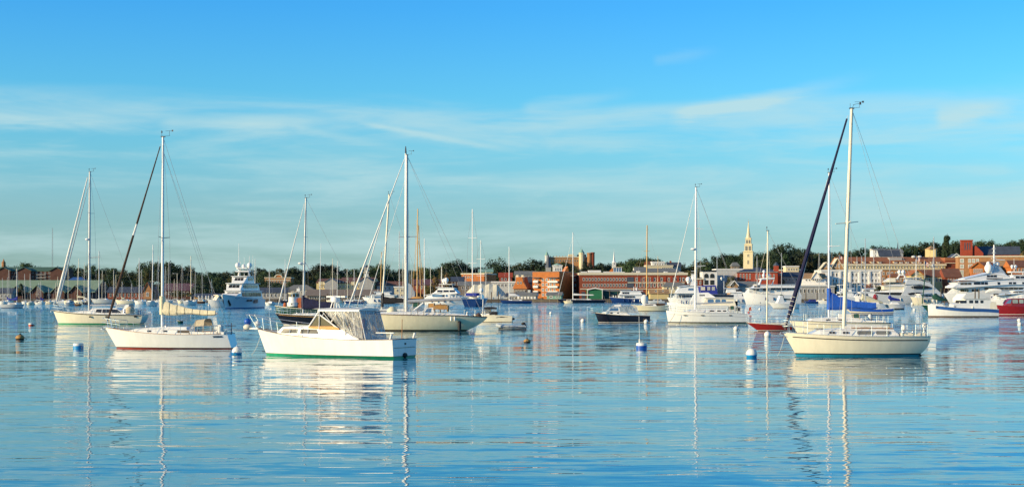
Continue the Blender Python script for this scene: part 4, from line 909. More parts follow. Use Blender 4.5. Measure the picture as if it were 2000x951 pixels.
    def boom(s, end, zm, m='alu', r=.06, name='boom'):
        s.g = Vector((s.at((zm-s.mb.z)/(s.mt.z-s.mb.z)).x, 0, zm)); s.be = Vector(end); return MB().tube(s.g, s.be, r, None, 8).build(name, m, s.o, smooth=True)
    def cover(s, h0, h1, m, wd=.16, z0=.0, n=14, bow=.35, lash=None, up=0.0):
        a, b = s.g, s.be; q = MB(); rings = []; R = random.Random(5)
        for i in range(n+1):
            t = i/n; p = a+(b-a)*(t*.97); h = h1+(h0-h1)*(1-t)**2.2; h *= 1+R.uniform(-.06, .06); w_ = wd*(1-.35*t)*(1+R.uniform(-.12, .12)); sag = -.10-.05*sin(t*9)
            ring = []
            for k in range(12):
                an = 2*pi*k/12; ring.append((p.x, w_*cos(an)*(1.0 if sin(an) < 0 else .62), p.z+sag+(h-sag)*(.5+.5*sin(an))))
            rings.append(ring)
        q.loft(rings)
        if up:
            p = a; q.loft([[(p.x-.02+.2*cos(2*pi*k/10)+.03, .2*sin(2*pi*k/10), p.z+z) for k in range(10)] for z in (-.08, h0*.6, h0+up*.5, h0+up)])
        o = q.build('sail_cover', m, s.o, smooth=True)
        if lash:
            for i in (2, 4, 6, 8, 10, 12):
                rg = rings[i]; MB().path([(x, y*1.06, z) for x, y, z in rg]+[rg[0]], .018, 4).build('sail_tie', lash, o)
    # -- rails
    def pulpit(s, xb, xa, h=.6, m='steel', r=None, ext=.25):
        r = r or max(.022, s.D*.00011); q = MB(); zb = s.dz(xb)
        for hh in (h, h*.55):
            pts = []
            for k in range(9):
                f = k/8; y = (1-2*f); x = xa+(xb+ext-xa)*(1-abs(y)**2.4); pts.append((x, y*max(.12, s.hb(xa)*.93)*(1 if abs(y) > .5 else 1), s.dz(min(x, xb))+hh))
            q.path(pts, r, 5)
        for x, y in ((xa, s.hb(xa)*.93), (xa, -s.hb(xa)*.93), (xb-.35, .26), (xb-.35, -.26), ((xa+xb)/2, s.hb((xa+xb)/2)*.95), ((xa+xb)/2, -s.hb((xa+xb)/2)*.95)): q.tube((x, y, s.dz(x)), (x+(.12 if x > xa else 0), y, s.dz(x)+h), r, None, 5)
        return q.build('pulpit', m, s.o)
    def pushpit(s, xa, xf, h=.6, m='steel', r=None):
        r = r or max(.022, s.D*.00011); q = MB()
        for hh in (h, h*.5):
            ya, yf = s.hb(xa)*.93, s.hb(xf)*.95
            q.path([(xf, yf, s.dz(xf)+hh), (xa+.1, ya, s.dz(xa)+hh), (xa, ya*.6, s.dz(xa)+hh), (xa, -ya*.6, s.dz(xa)+hh), (xa+.1, -ya, s.dz(xa)+hh), (xf, -yf, s.dz(xf)+hh)], r, 5)
        for x in (xf, (xa+xf)/2, xa+.12):
            for sd_ in (1, -1): y = sd_*s.hb(x)*.94; q.tube((x, y, s.dz(x)), (x, y, s.dz(x)+h), r, None, 5)
        return q.build('pushpit', m, s.o)
    def lifelines(s, xf, xa, n=4, h=.6):
        r = max(.018, s.D*.0001)
        for sd_ in (1, -1):
            top = []
            for i in range(n+2):
                x = xf+(xa-xf)*i/(n+1); y = sd_*s.hb(x)*.95; top.append((x, y, s.dz(x)))
                if 0 < i < n+1: MB().tube((x, y, s.dz(x)), (x, y, s.dz(x)+h), r, None, 5).build('stanchion', 'steel', s.o)
            for hh in (h, h*.55): MB().path([(x, y, z+hh-.01) for x, y, z in top], s.wr*.8, 4).build('lifeline', 'wire', s.o)
    def add(s, q, name, m, smooth=False, parent=None): return q.build(name, m, parent or s.o, smooth)
def dodger(bt, xf, xa, z0, h, hw, m, win='vinyl_clear', name='dodger'):
    n = 9; bows = []
    for x, hh, ww in ((xf, .12*h, .95), (xf-(xf-xa)*.45, .92*h, .95), (xa, h, 1.0), (xa-.02, h*.96, 1.0)):
        bows.append([(x-(.0), hw*ww*cos(pi*k/n)*(1 if abs(cos(pi*k/n)) < .9 else 1), z0+hh*min(1, sin(pi*k/n)*1.35) if 0 < k < n else z0) for k in range(n+1)])
    q = MB(); q.loft([b_[1:9] for b_ in bows[1:3]], cap=False, close=False); o = q.build(name, m, bt.o, smooth=True)
    q = MB(); q.loft(bows[0:2], cap=False, close=False); q.build('windscreen', win, o, smooth=True)
    q = MB()
    for b in bows[:3]: q.path(b, .025, 5)
    q.build('dodger_frame', 'canvas_beige' if m != 'canvas_white' else 'steel', o)
    return o
def bimini(bt, xf, xa, zt, hw, m, z0, drop=.16):
    q = MB(); n = 6
    q.loft([[(x, hw*cos(pi*k/n), zt-.12*abs(cos(pi*k/n))**2+zz) for k in range(n+1)] for x, zz in ((xf, -.06), (xf-(xf-xa)*.3, .03), (xf-(xf-xa)*.7, .03), (xa, -.06))], cap=False, close=False)
    q.loft([[(x, hw*cos(pi*k/n), zt-.16*abs(cos(pi*k/n))**2+zz-.05) for k in range(n+1)] for x, zz in ((xf, -.1), (xa, -.1))], cap=False, close=False)
    for sd_ in (1, -1): q.loft([[(x, sd_*hw, zt-.1), (x, sd_*hw*1.01, zt-.12-drop)] for x in (xf, (xf+xa)/2, xa)], cap=False, close=False)
    q.loft([[(xa, y, zt-.1), (xa-.02, y, zt-.12-drop)] for y in (hw, 0, -hw)], cap=False, close=False); o = q.build('bimini', m, bt.o, smooth=True)
    q = MB(); r = max(.016, bt.D*.00008); xm = (xf+xa)/2
    for sd_ in (1, -1):
        for xx in (xf, xa): q.tube((xm, sd_*hw, z0), (xx, sd_*hw, zt-.15), r, None, 5)
    q.build('bimini_frame', 'steel', o); return o
def radar(bt, p, r=.28, arm=.3, fwd=1, post=None):
    q = MB(); q.lathe((p[0], p[1], p[2]), [(r*.7, 0), (r, .06), (r, .16), (r*.75, .24), (.02, .26)], 12); q.box(p[0]-r*.6, p[0]+r*.6, -.1, .1, p[2]-.06, p[2]+.001); o = q.build('radar_dome', 'dome_white', bt.o, smooth=True)
    if arm: MB().tube((p[0], p[1], p[2]-.04), (p[0]-fwd*arm, p[1], p[2]-.18), .04, None, 6).build('bracket', 'alu', o)
def domes(bt, lst, m='dome_white'):
    for x, y, z, r in lst:
        q = MB(); q.ell((x, y, z), r, r, r*1.12, 12, 8); q.lathe((x, y, z-r*1.5), [(r*.45, 0), (r*.4, r*.7)], 8); q.build('satellite_dome', m, bt.o, smooth=True)
# ---- motor yacht out of stacked tiers; x, z in metres from the hull centre
def tiers(bt, specs):
    for sp in specs:
        x0, x1, z0, z1, rf, ra, hw = sp[:7]; m = sp[7] if len(sp) > 7 else 'yacht_white'; nw = sp[8] if len(sp) > 8 else 0; pane = sp[9] if len(sp) > 9 else 'glass_dark'
        over = sp[10] if len(sp) > 10 else .25
        # x0 front foot, x1 aft foot ; rf / ra = set-back of the top edge
        n = 4; top = [(x0, z0+.03), (x0-rf, z1), (x1+ra, z1), (x1, z0+.03)]
        tp = lambda x, a=x0, l=abs(x0-x1): 1-.32*max(0, 1-(a-x)/(l*.3))**2 if l > 0 else 1
        o = bt.house(top, hw, hw*.94, m, 'deckhouse', zb=z0, ch=.08, taper=tp); yy = bt.yy
        if over:
            q = MB(); e = over; rings = [[(x, sg*(yy(min(max(x, x1), x0), z1)+e*.6), z) for sg, z in ((1, z1+.02), (-1, z1+.02), (-1, z1+.02+.16), (1, z1+.02+.16))] for x in (x0-rf+e*1.6, x0-rf-(x0-x1)*.2, x1+ra-e*2)]
            q.loft(rings); q.build('roof_overhang', m, bt.o)
        if nw:
            a, b_ = x0-rf*.7-.5, x1+ra+.5; h0 = z0+(z1-z0)*.38; h1 = z0+(z1-z0)*.82; p = (a-b_)/nw
            for i in range(nw):
                xa, xb = a-p*i, a-p*(i+1)+p*.12; k = rf/(z1-z0)*.0
                bt.pane([(xb, h0), (xa, h0), (xa-(rf*.3 if i == 0 else 0), h1), (xb, h1)], m=pane, off=.03, yy=yy, both=False)
            # windscreen
            f0 = (h0-z0)/(z1-z0); f1 = (h1-z0)/(z1-z0); w_ = yy(x0, z0)*.8
            for k in range(3):
                ya, yb = -w_+2*w_*k/3+.05, -w_+2*w_*(k+1)/3-.05
                q = MB(); q.poly([(x0-rf*f0+.05, ya, h0), (x0-rf*f0+.05, yb, h0), (x0-rf*f1+.05, yb*.95, h1), (x0-rf*f1+.05, ya*.95, h1)]); q.build('windscreen', pane, bt.o)
# ------------------------------------------------------------------ near boats
def px_top(bt, lst, y=0.0): return [(lambda x: (x, bt.Z(py, x, y)))(bt.X(px, y)) for px, py in lst]
def hatch(bt, px, z, w_=.5, m='glass_grey'):
    x = bt.X(px); bt.add(MB().box(x-w_/2, x+w_/2, -w_/2, w_/2, z, z+.05), 'hatch', m)
def winch(bt, x, y, z):
    bt.add(MB().lathe((x, y, z), [(.09, 0), (.07, .05), (.06, .12), (.08, .16), (.05, .18)], 10), 'winch', 'steel', True)
def anchor(bt, x, z):
    q = MB(); q.tube((x-.5, 0, z+.08), (x+.25, 0, z+.02), .03); q.path([(x+.22, 0, z+.02), (x+.3, .12, z-.16), (x+.12, .2, z-.2)], .03, 5); q.path([(x+.22, 0, z+.02), (x+.3, -.12, z-.16), (x+.12, -.2, z-.2)], .03, 5); bt.add(q, 'anchor', 'steel')
    bt.add(MB().box(x-.7, x+.1, -.12, .12, z-.05, z+.03), 'bow_roller', 'steel')
def line(bt, a, b, sag=.4, m='rope', r=None, name='mooring_line'):
    a, b = Vector(a), Vector(b); pts = [a+(b-a)*(i/10)-Vector((0, 0, sag*4*(i/10)*(1-i/10))) for i in range(11)]; MB().path(pts, r or max(.015, bt.D*.00012), 5).build(name, m, bt.o)
# --- white sloop with cream sail cover
b = Boat('sailboat', 'white sloop with cream covered boom, beige dodger and brown furled jib', 'sailboat', 205, 451, 680, a=-10, B=3.0)
b.hull(deck=(1.55, 1.06, 1.12), ov=(.95, -.3), kt=.55, tm=.45, r=(.8, .5), e=2.0, bands=[('bottom_paint', .045, 'red_paint'), ('boot_stripe', .10, 'stripe_black')], m='gel_white', rail='teak', n=22)
ct = px_top(b, [(258, 648), (273, 641.5), (290, 639.5), (345, 637.5), (372, 638), (378, 647)])
b.house(ct, .98, .82, 'gel_white', ch=.09); cy = b.yy
for p0, p1 in ((287, 295), (318, 326)): b.ppane(p0, p1, 645, 648, y=.95, m='glass_dark', rd=.3)
b.ppane(346, 370, 645.3, 649.8, y=.95, m='glass_brown', rd=.2, frame='alu')
zt = b.Z(638)
b.mast(b.P(317, 638), b.P(318.5, 268), .10, 'alu_white'); b.gear()
sp = b.spread(.468, 1.05, 'wire_dark'); b.shrouds([sp], (b.X(319), 1.38, b.dz(b.X(319))), .8)
bw = b.P(207, 637); b.jib(bw, b.P(314.5, 281), .12, 'canvas_brown', low=.03); MB().tube(Vector(bw)+(Vector(b.P(314.5, 281))-Vector(bw))*.50, Vector(bw)+(Vector(b.P(314.5, 281))-Vector(bw))*.58, .085, .075, 8).build('jib_patch', 'canvas_white', b.o)
sx_ = b.X(447); b.stay(b.mt, (b.X(408), 0, b.Z(545)), 'wire', 1.1, 'backstay')
for sg in (1, -1): b.stay((b.X(408), 0, b.Z(545)), (sx_+.1, sg*.8, b.dz(sx_)), 'wire', 1.1, 'backstay'); b.stay(b.at(.93), (b.X(400), sg*.3, b.Z(538)), 'wire', .8, 'topping_lift')
b.boom(b.P(424, 612.5), b.Z(612), r=.07); b.cover(1.0, .24, 'canvas_cream', .22, lash='rope_dark', up=.28)
b.add(MB().tube(b.P(421, 612), b.P(425, 612), .08), 'boom_end', 'alu')
dodger(b, b.X(374), b.X(406), b.Z(648), .98, .95, 'canvas_beige')
b.add(MB().box(b.X(446), b.X(380), -.95, .95, b.dz(0)-.02, b.dz(0)+.16), 'cockpit_coaming', 'gel_white'); b.add(MB().box(b.X(438), b.X(388), -.6, .6, b.dz(0)+.14, b.dz(0)+.19), 'cockpit_seat', 'teak')
q = MB(); q.box(b.X(433, .8), b.X(423, .8), .55, .95, b.Z(651), b.Z(634)); b.add(q, 'outboard_cover', 'canvas_white'); b.add(MB().lathe((b.X(437), .75, b.Z(650)), [(.2, 0), (.25, .2), (.25, .5), (.1, .65)], 10), 'life_ring_bag', 'canvas_white', True)
b.pulpit(b.X(206), b.X(241), .68); b.lifelines(b.X(241), b.X(430), 5, .62); b.pushpit(b.X(446), b.X(422), .62); anchor(b, b.X(206), b.dz(b.X(206))+.02)
q = MB(); q.tube(b.P(452, 653), b.P(452, 630), .03); q.tube(b.P(440, 636), b.P(461, 636), .025); b.add(q, 'stern_davit', 'wire_dark')
for px in (292, 330): winch(b, b.X(px), .6, b.Z(638.5))
for px in (283, 352): hatch(b, px, b.Z(638.6), .5)
q = MB(); x = b.X(412, 1.5); yy0 = b.hb(x)
for k in range(7):                                            # script name near the stern, illegible dark strokes
    xx = b.X(411+k*2.5, 1.5); t = b.tx(xx); 
    for dz0, dz1, dx in ((.10, .24, .02), (.24, .12, .07)):
        p0 = b.hp(t, b.sh(t)-.36+dz0); p1 = b.hp(t, b.sh(t)-.36+dz1); q.tube((p0[0]+.03, p0[1]+.012, p0[2]), (p1[0]-dx, p1[1]+.012, p1[2]), .013, None, 4)
b.add(q, 'boat_name_script', 'stripe_black')
line(b, b.P(207, 641), b.P(193, 679), .5, 'rope'); line(b, b.P(207, 641), b.P(199, 668), .3, 'rope')
# --- white cabin motorboat
b = Boat('motorboat', 'white cabin motorboat with canvas-enclosed wheelhouse and green boot stripe', 'motorboat', 503, 790, 695, a=-27, B=3.3)
b.hull(deck=(1.72, 1.12, 1.17), ov=(.75, -.02), kt=.9, tm=.5, r=(.93, .42), e=2.3, bands=[('bottom_paint', .10, 'green_paint'), ('boot_line', .125, 'stripe_black')], m='gel_white', rail='stripe_brown', n=24, tl=.25, railr=.022)
yN = 1.15
ct = px_top(b, [(540, 648), (550, 637.5), (600, 636), (668, 641), (690, 655), (702, 661)], yN)
b.house(ct, 1.28, 1.12, 'gel_white', ch=.1); cy = b.yy
for q4 in (((548.5, 650), (552, 642), (580, 642.2), (580, 650)), ((586, 650.5), (586.5, 642.5), (617, 643.5), (621.5, 651.5))):
    b.pane([(b.X(p, 1.25), b.Z(y, b.X(p, 1.25), 1.25)) for p, y in q4], 'glass_brown', frame='steel')
for p in (566, 601.5): b.add(MB().tube(b.P(p, 642.3, 1.27), b.P(p, 650.5, 1.27), .03, None, 4), 'mullion', 'alu_white')
# varnished coaming, raked windscreen
pts = [(601, 640.5), (604, 637), (652, 637), (662, 641), (662, 644), (640, 643.5)]
q = MB(); A = [b.P(p, y, 1.2) for p, y in pts]; A2 = [(x, 1.08, z) for x, yv, z in A]; q.loft([A, A2]); q.loft([[(x, -y, z) for x, y, z in A], [(x, -y, z) for x, y, z in A2]]); b.add(q, 'coaming', 'varnish')
q = MB(); xa, xb = b.X(604, 1.15), b.X(622, 1.15); z0, z1 = b.Z(637.5, xa, 1.1), b.Z(606, xb, 1.1)
for k in range(3):
    ya, yb = -1.1+2.2*k/3+.04, -1.1+2.2*(k+1)/3-.04; o = MB().poly([(xa, ya, z0), (xa, yb, z0), (xb, yb*.95, z1), (xb, ya*.95, z1)]).build('windscreen_pane', 'glass_brown', b.o)
b.pane([(b.X(p, 1.12), b.Z(y, b.X(p, 1.12), 1.12)) for p, y in ((607, 636.5), (620, 616), (626, 616), (650, 637))], 'glass_brown', yy=lambda x, z: 1.12, name='side_window')
q = MB()
for sg in (1, -1):
    for p0, y0, p1, y1, r in ((603, 638, 626, 603.5, .055), (624, 614, 660, 641, .05), (628, 606, 652, 637, .02), (620, 616, 624, 614, .03), (623, 617, 624, 638, .025)): q.tube((b.X(p0, 1.15), sg*1.15, b.Z(y0, b.X(p0, 1.15), 1.15)), (b.X(p1, 1.15), sg*1.15, b.Z(y1, b.X(p1, 1.15), 1.15)), r, None, 6)
b.add(q, 'windscreen_frame', 'alu_white')
x0, x1 = b.X(621, 1.2), b.X(702, 1.2); zr = b.Z(606, x0, 1.2); q = MB()
q.loft([[(x, y, z) for y, z in ((1.22, zr-.02), (1.22, zr+.06), (.7, zr+.13), (0, zr+.16), (-.7, zr+.13), (-1.22, zr+.06), (-1.22, zr-.02))] for x in (x0, x0-.3, x1+.3, x1)]); b.add(q, 'hardtop', 'deck_white', True)
b.add(MB().box(x1, x0, 1.2, 1.25, zr-.06, zr+.02), 'hardtop_edge', 'gel_white')
def curtain(bt, pts, m, n=14, amp=.05, name='side_curtain', off=0.0):   # pts: 4 corners tl, tr, br, bl ; folded sheet
    q = MB(); R = random.Random(3+n); tl, tr, br, bl = [Vector(p) for p in pts]; nrm = (tr-tl).cross(bl-tl).normalized(); rings = []
    ph = [R.uniform(0, 6) for _ in range(3)]
    for j in range(9):
        v = j/8; rings.append([(tl+(tr-tl)*(i/n))*(1-v)+(bl+(br-bl)*(i/n))*v+nrm*(amp*sin(v*pi)*(sin(i*1.9+ph[0]+v*2.2)+.6*sin(i*.8+v*5+ph[1]))+off) for i in range(n+1)])
    q.loft(rings, cap=False, close=False); return q.build(name, m, bt.o, smooth=True)
zrl = zr-.04; s1 = 1.2
for sg in (1, -1):
    pb = lambda p, y: (b.X(p, s1), sg*s1, b.Z(y, b.X(p, s1), s1))
    curtain(b, [(x0-.5, sg*s1, zrl), (x1+1.1, sg*s1, zrl), pb(690, 654), pb(664, 641)], 'vinyl_white', 16, .07)
    curtain(b, [(x1+1.08, sg*s1, zrl), (x1+.02, sg*s1, zrl), (x1-.32, sg*1.25, b.dz(x1)+.02), pb(691, 655)], 'vinyl_grey', 10, .04)
curtain(b, [(x1, 1.2, zrl), (x1, -1.2, zrl), (x1-.5, -1.28, b.dz(x1)+.02), (x1-.5, 1.28, b.dz(x1)+.02)], 'vinyl_grey', 16, .05, 'aft_curtain')
for y in (1.2, .4, -.4, -1.2): b.add(MB().tube((x1, y, zrl), (x1-.5, y*1.06, b.dz(x1)), .03, None, 5), 'curtain_seam', 'canvas_white')
for px in (668, 688): b.add(MB().tube(b.P(px, 609, 1.22), b.P(px+7, 655, 1.24), .03, None, 5), 'curtain_seam', 'canvas_white')
b.add(MB().ell((x1+.6, -.3, zr-.9), .22, .22, .4, 10, 6), 'life_jacket', 'orange_paint', True)
xr = b.X(655, 0); q = MB(); q.lathe((xr, 0, b.Z(591, xr)), [(.12, 0), (.3, .05), (.33, .2), (.3, .36), (.15, .45), (.02, .47)], 14); b.add(q, 'radar_dome', 'dome_white', True)
q = MB()
for dx, dy in ((.25, .2), (-.25, .2), (.25, -.2), (-.25, -.2)): q.tube((xr+dx, dy, zr+.1), (xr+dx*.6, dy*.6, b.Z(591, xr)+.02), .035, None, 5)
q.tube((xr, 0, b.Z(591, xr)), (xr, 0, b.Z(579, xr)), .04); b.add(q, 'radar_stand', 'alu_white'); b.add(MB().box(b.X(676), b.X(640), -.15, .15, b.Z(580.5), b.Z(578)), 'radar_bar', 'dome_white')
b.add(MB().tube(b.P(623, 643, 1.2), b.P(627, 475, 1.2), .028, .012, 6), 'whip_antenna', 'dome_white'); b.add(MB().tube(b.P(785, 662), b.P(785.5, 623), .03, .02, 6), 'flagstaff', 'teak')
q = MB(); r_ = .022
for sg in (1, -1):
    P1 = [b.X(482), b.X(492), b.X(520), b.X(560), b.X(605)]; zz = [.95, .95, .8, .72, .66]; pts = []
    for i, (x, h) in enumerate(zip(P1, zz)):
        y = sg*(.12 if i == 0 else max(.2, b.hb(min(x, b.X(510)))*.95 if i > 1 else .3)); pts.append((x, y, b.dz(min(x, b.X(506)))+h))
    q.path(pts, r_, 5)
    for i, (x, y, z) in enumerate(pts):
        if i in (1, 2, 3, 4): q.tube((min(x, b.X(505))-.12, y, b.dz(min(x, b.X(505)))), (x, y, z), r_, None, 5)
q.tube((b.X(482), -.12, b.dz(b.X(506))+.95), (b.X(482), .12, b.dz(b.X(506))+.95), r_, None, 5); q.tube((b.X(482), 0, b.dz(b.X(506))+.95), (b.X(486), 0, b.dz(b.X(506))+.1), r_, None, 5); b.add(q, 'bow_rail', 'steel')
zb = b.dz(b.X(506)); b.add(MB().box(b.X(508), b.X(484), -.2, .2, zb-.02, zb+.06), 'bow_platform', 'deck_white'); anchor(b, b.X(484), zb+.05)
b.add(MB().ell((b.X(483.5), 0, b.Z(628, b.X(483.5))), .24, .24, .24, 12, 8), 'fender_ball', 'buoy_deep_blue', True); b.add(MB().ell((b.X(485), .1, b.Z(638.5, b.X(485))), .3, .25, .2, 10, 6), 'coiled_line', 'rope', True); b.add(MB().ell((b.X(503), 0, b.Z(631.5, b.X(503))), .22, .22, .18, 10, 6), 'windlass_cover', 'canvas_white', True); b.add(MB().tube((b.X(503), 0, zb), (b.X(503), 0, b.Z(632, b.X(503))), .05), 'bow_post', 'steel')
xs = b.X(764, 1.45)
for y in (1.4, -1.4): b.add(MB().tube((xs+.1, y, b.dz(xs)), (xs-.02, y*1.02, b.dz(xs)+.36), .07, .08, 8), 'stern_post', 'gel_white')
b.add(MB().box(xs-.1, xs+1.2, 1.2, 1.34, b.dz(xs)+.40, b.dz(xs)+.45), 'rod_shelf', 'gel_white'); 
tr = b.hp(0, .9); b.add(MB().box(tr[0]-.03, tr[0]+.02, -.15, .0, .82, .94), 'vent', 'black'); b.add(MB().ell((tr[0]-.04, .0, .16), .12, .26, .16, 10, 6), 'exhaust_flap', 'rubber', True)
b.add(MB().box(tr[0]-.01, b.X(702, 1.2)-.6, -1.3, 1.3, b.dz(xs)-.55, b.dz(xs)-.5), 'cockpit_sole', 'deck_tan')
line(b, b.P(509, 655), b.P(476, 684, 1.0), .75, 'rope'); b.add(MB().path([b.P(505, 640), b.P(545, 650, .9), b.P(590, 655, 1.3)], .02, 5), 'dock_line', 'rope_dark')
# --- cream sloop with navy furled jib
b = Boat('sailboat', 'cream sloop with navy furled jib, blue bottom and dark cove stripe', 'sailboat', 1530, 1811, 694, a=0, B=3.1)
b.hull(deck=(1.50, 1.28, 1.28), ov=(.85, .75), kt=.55, tm=.46, r=(.62, .5), e=2.0, bands=[('bottom_paint', .10, 'teal_paint'), ('boot_stripe', .17, 'stripe_black')], m='gel_cream', rail='alu', n=26, po=2.2, cove=(.22, .06, 'stripe_black', .02, .955), flare=.6)
ct = px_top(b, [(1582, 652), (1600, 643.5), (1640, 641.5), (1720, 640), (1744, 641.5), (1753, 652)], .5)
b.house(ct, .98, .80, 'gel_white', ch=.09)
for p0, p1 in ((1620, 1631.5), (1646.5, 1658)): b.ppane(p0, p1, 647.5, 651.5, y=.95, m='glass_dark', rd=.15, frame='alu')
for p0, p1 in ((1674.5, 1705), (1711, 1739.5)): b.ppane(p0, p1, 646.5, 653, y=.95, m='glass_grey', rd=.3, frame='alu')
for p in (1625.5, 1652): b.add(MB().tube(b.P(p, 647.5, .93), b.P(p, 651.5, .96), .02, None, 4), 'mullion', 'alu')
b.mast(b.P(1648, 641), b.P(1663.5, 213), .125, 'alu_cream'); b.gear(light=False); q = MB(); q.tube(b.P(1663, 214), b.P(1668, 205), .012, None, 4); q.tube(b.P(1666, 205), b.P(1682, 202), .012, None, 4); q.box(b.X(1682), b.X(1679), -.01, .01, b.Z(205), b.Z(200)); b.add(q, 'wind_vane', 'wire_dark', False, b.mo)
sp = b.spread(.48, .85, 'alu_cream', -.02); b.shrouds([sp], (b.X(1655), 1.4, b.dz(0)), .8)
q = MB(); pm = b.at(.48); q.tube((pm.x, 0, pm.z), b.P(1632, 437, .3), .035, .028, 6); q.tube((pm.x, 0, pm.z), b.P(1676, 433, -.3), .035, .028, 6); b.add(q, 'spreader', 'alu_cream', False, b.mo)
j0, j1 = Vector(b.P(1533, 643)), Vector(b.P(1656, 226)); b.jib(j0, j1, .165, 'canvas_navy', low=.02)
q = MB()
for k in range(7):
    p = j0+(j1-j0)*(.03+k*.02); q.path([(p.x+.17*cos(t), .17*sin(t), p.z+.05*cos(t*1.0)) for t in [i*pi/4 for i in range(9)]], .018, 4)
b.add(q, 'jib_lashing', 'rope')
xs = b.X(1806)
b.stay(b.mt, (xs+.4, .0, b.Z(590)), 'wire', 1.0, 'backstay')
for sg in (1, -1): b.stay((xs+.4, 0, b.Z(590)), (xs+.1, sg*.75, b.dz(xs)), 'wire', 1.0, 'backstay')
b.stay(b.mt, (b.X(1782), .6, b.dz(b.X(1782))), 'wire', .7, 'topping_lift')
b.boom(b.P(1736, 638.5), b.Z(637.5), 'alu_cream', .06); b.cover(.16, .12, 'canvas_white', .14); 
b.add(MB().box(b.X(1800), b.X(1752), -.9, .9, b.dz(0)-.03, b.dz(0)+.2), 'cockpit_coaming', 'gel_cream')
b.pulpit(b.X(1531), b.X(1573), .82, ext=.1); b.lifelines(b.X(1573), b.X(1752), 5, .68); b.pushpit(b.X(1808), b.X(1752), .78); anchor(b, b.X(1532), b.dz(b.X(1532))+.02)
q = MB(); q.lathe(b.P(1806, 655, .7), [(.14, 0), (.16, .1), (.1, .3), (.12, .5), (.17, .6), (.15, .78), (.03, .84)], 10); b.add(q, 'horseshoe_buoy', 'canvas_white', True)
q = MB(); x, y, z = b.P(1767, 655); q.tube((x, 0, z-.2), (x, 0, z+.45), .05); q.path([(x+.03, .3*cos(t), z+.5+.3*sin(t)) for t in [i*pi/8 for i in range(17)]], .02, 5); b.add(q, 'steering_wheel', 'steel'); b.add(MB().ell((x+.1, .1, z+.5), .16, .16, .2, 8, 6), 'binnacle', 'canvas_white', True)
for px in (1600, 1690): hatch(b, px, b.Z(642.2), .55)
b.add(MB().box(b.X(1738), b.X(1664), -.5, .5, b.Z(641), b.Z(639.8)), 'sliding_hatch', 'deck_tan'); b.add(MB().tube(b.P(1662, 640, .75), b.P(1745, 641, .78), .03, None, 5), 'handrail', 'teak')
for px, y in ((1757, .95), (1775, .95)): winch(b, b.X(px), y, b.dz(0)+.2)
line(b, b.P(1533, 652), b.P(1513, 700, .6), .35, 'rope'); b.add(MB().ell((b.X(1792), 0, .02), .3, .06, .10, 8, 5), 'rudder_tip', 'black', True)
# --- white sloop with bright blue sail cover
b = Boat('sailboat', 'white sloop with bright blue sail cover moored behind the cream sloop', 'sailboat', 1541, 1736, 652, a=-3, B=3.2)
b.hull(deck=(1.38, 1.18, 1.10), ov=(.9, .35), kt=.66, tm=.45, r=(.7, .5), bands=[('boot_stripe', .1, 'stripe_black')], m='gel_cream', rail='stripe_black', n=20, po=1.8, railr=.035)
b.house(px_top(b, [(1574, 628), (1582, 621), (1620, 619), (1680, 620), (1688, 628)]), 1.0, .82, 'gel_white'); 
for p0, p1 in ((1613, 1622), (1637, 1645)): b.ppane(p0, p1, 623.5, 625.5, y=.9, m='glass_dark')
b.mast(b.P(1619, 620), b.P(1619.5, 338), .11, 'alu_white'); b.gear(); sp = b.spread(.49, 1.5, 'alu_white', -.05); b.shrouds([sp], (b.X(1622), 1.4, b.dz(0)), 1.0)
q = MB(); pm = b.at(.49); q.tube((pm.x, 0, pm.z), b.P(1641, 480), .045, .035, 6); b.add(q, 'spreader', 'alu_white', False, b.mo)
b.jib(b.P(1545, 625), b.P(1617, 348), .10, 'canvas_white'); b.stay(b.mt, (b.X(1732), 0, b.dz(b.X(1732))), 'wire', 1, 'backstay'); b.boom(b.P(1714, 601), b.Z(603), r=.07); b.cover(1.75, .55, 'canvas_blue', .26, up=.35)
b.pulpit(b.X(1543), b.X(1572), .75); b.lifelines(b.X(1572), b.X(1715), 4, .62); b.pushpit(b.X(1733), b.X(1708), .7); dodger(b, b.X(1655), b.X(1676), b.Z(627), .75, .9, 'canvas_green')
b.add(MB().box(b.X(1728), b.X(1688), -.9, .9, b.dz(0)-.03, b.dz(0)+.18), 'cockpit_coaming', 'gel_white'); q = MB(); x, y, z = b.P(1702, 627); q.path([(x, .35*cos(t), z+.45+.35*sin(t)) for t in [i*pi/8 for i in range(17)]], .025, 5); q.tube((x, 0, z-.1), (x, 0, z+.5), .06); b.add(q, 'steering_wheel', 'wire_dark'); b.add(MB().ell((x+.15, 0, z+.4), .22, .25, .3, 8, 6), 'binnacle', 'canvas_white', True)
b.add(MB().box(b.X(1662), b.X(1638), -.35, .35, b.Z(620), b.Z(613)), 'liferaft', 'canvas_white')
# --- deck-saloon sloop, left
b = Boat('sailboat', 'white deck-saloon sloop with two furled headsails, radar and green boot stripe', 'sailboat', 104, 284, 633, a=-6, B=3.9)
b.hull(deck=(1.85, 1.35, 1.25), ov=(.75, .55), kt=.66, tm=.45, r=(.7, .5), bands=[('boot_stripe', .16, 'green_paint')], m='gel_cream', rail='alu', n=20, po=1.8, cove=(.05, .1, 'stripe_black', .01, .985))
b.house(px_top(b, [(146, 611), (156, 607.5), (182, 606), (184, 609)]), 1.2, 1.0, 'gel_white')
b.house(px_top(b, [(178, 609), (186, 601.5), (232, 601.5), (252, 612)]), 1.25, 1.0, 'gel_white', 'deck_saloon'); yv = 1.2
for q4 in (((186, 609.5), (188, 603.8), (198, 603.4), (198, 611)), ((199.5, 611), (199.5, 603.4), (217, 603.4), (217, 611)), ((218, 611), (218, 603.4), (228, 604), (237, 611))): b.pane([(b.X(p, yv), b.Z(y, b.X(p, yv), yv)) for p, y in q4], 'glass_dark')
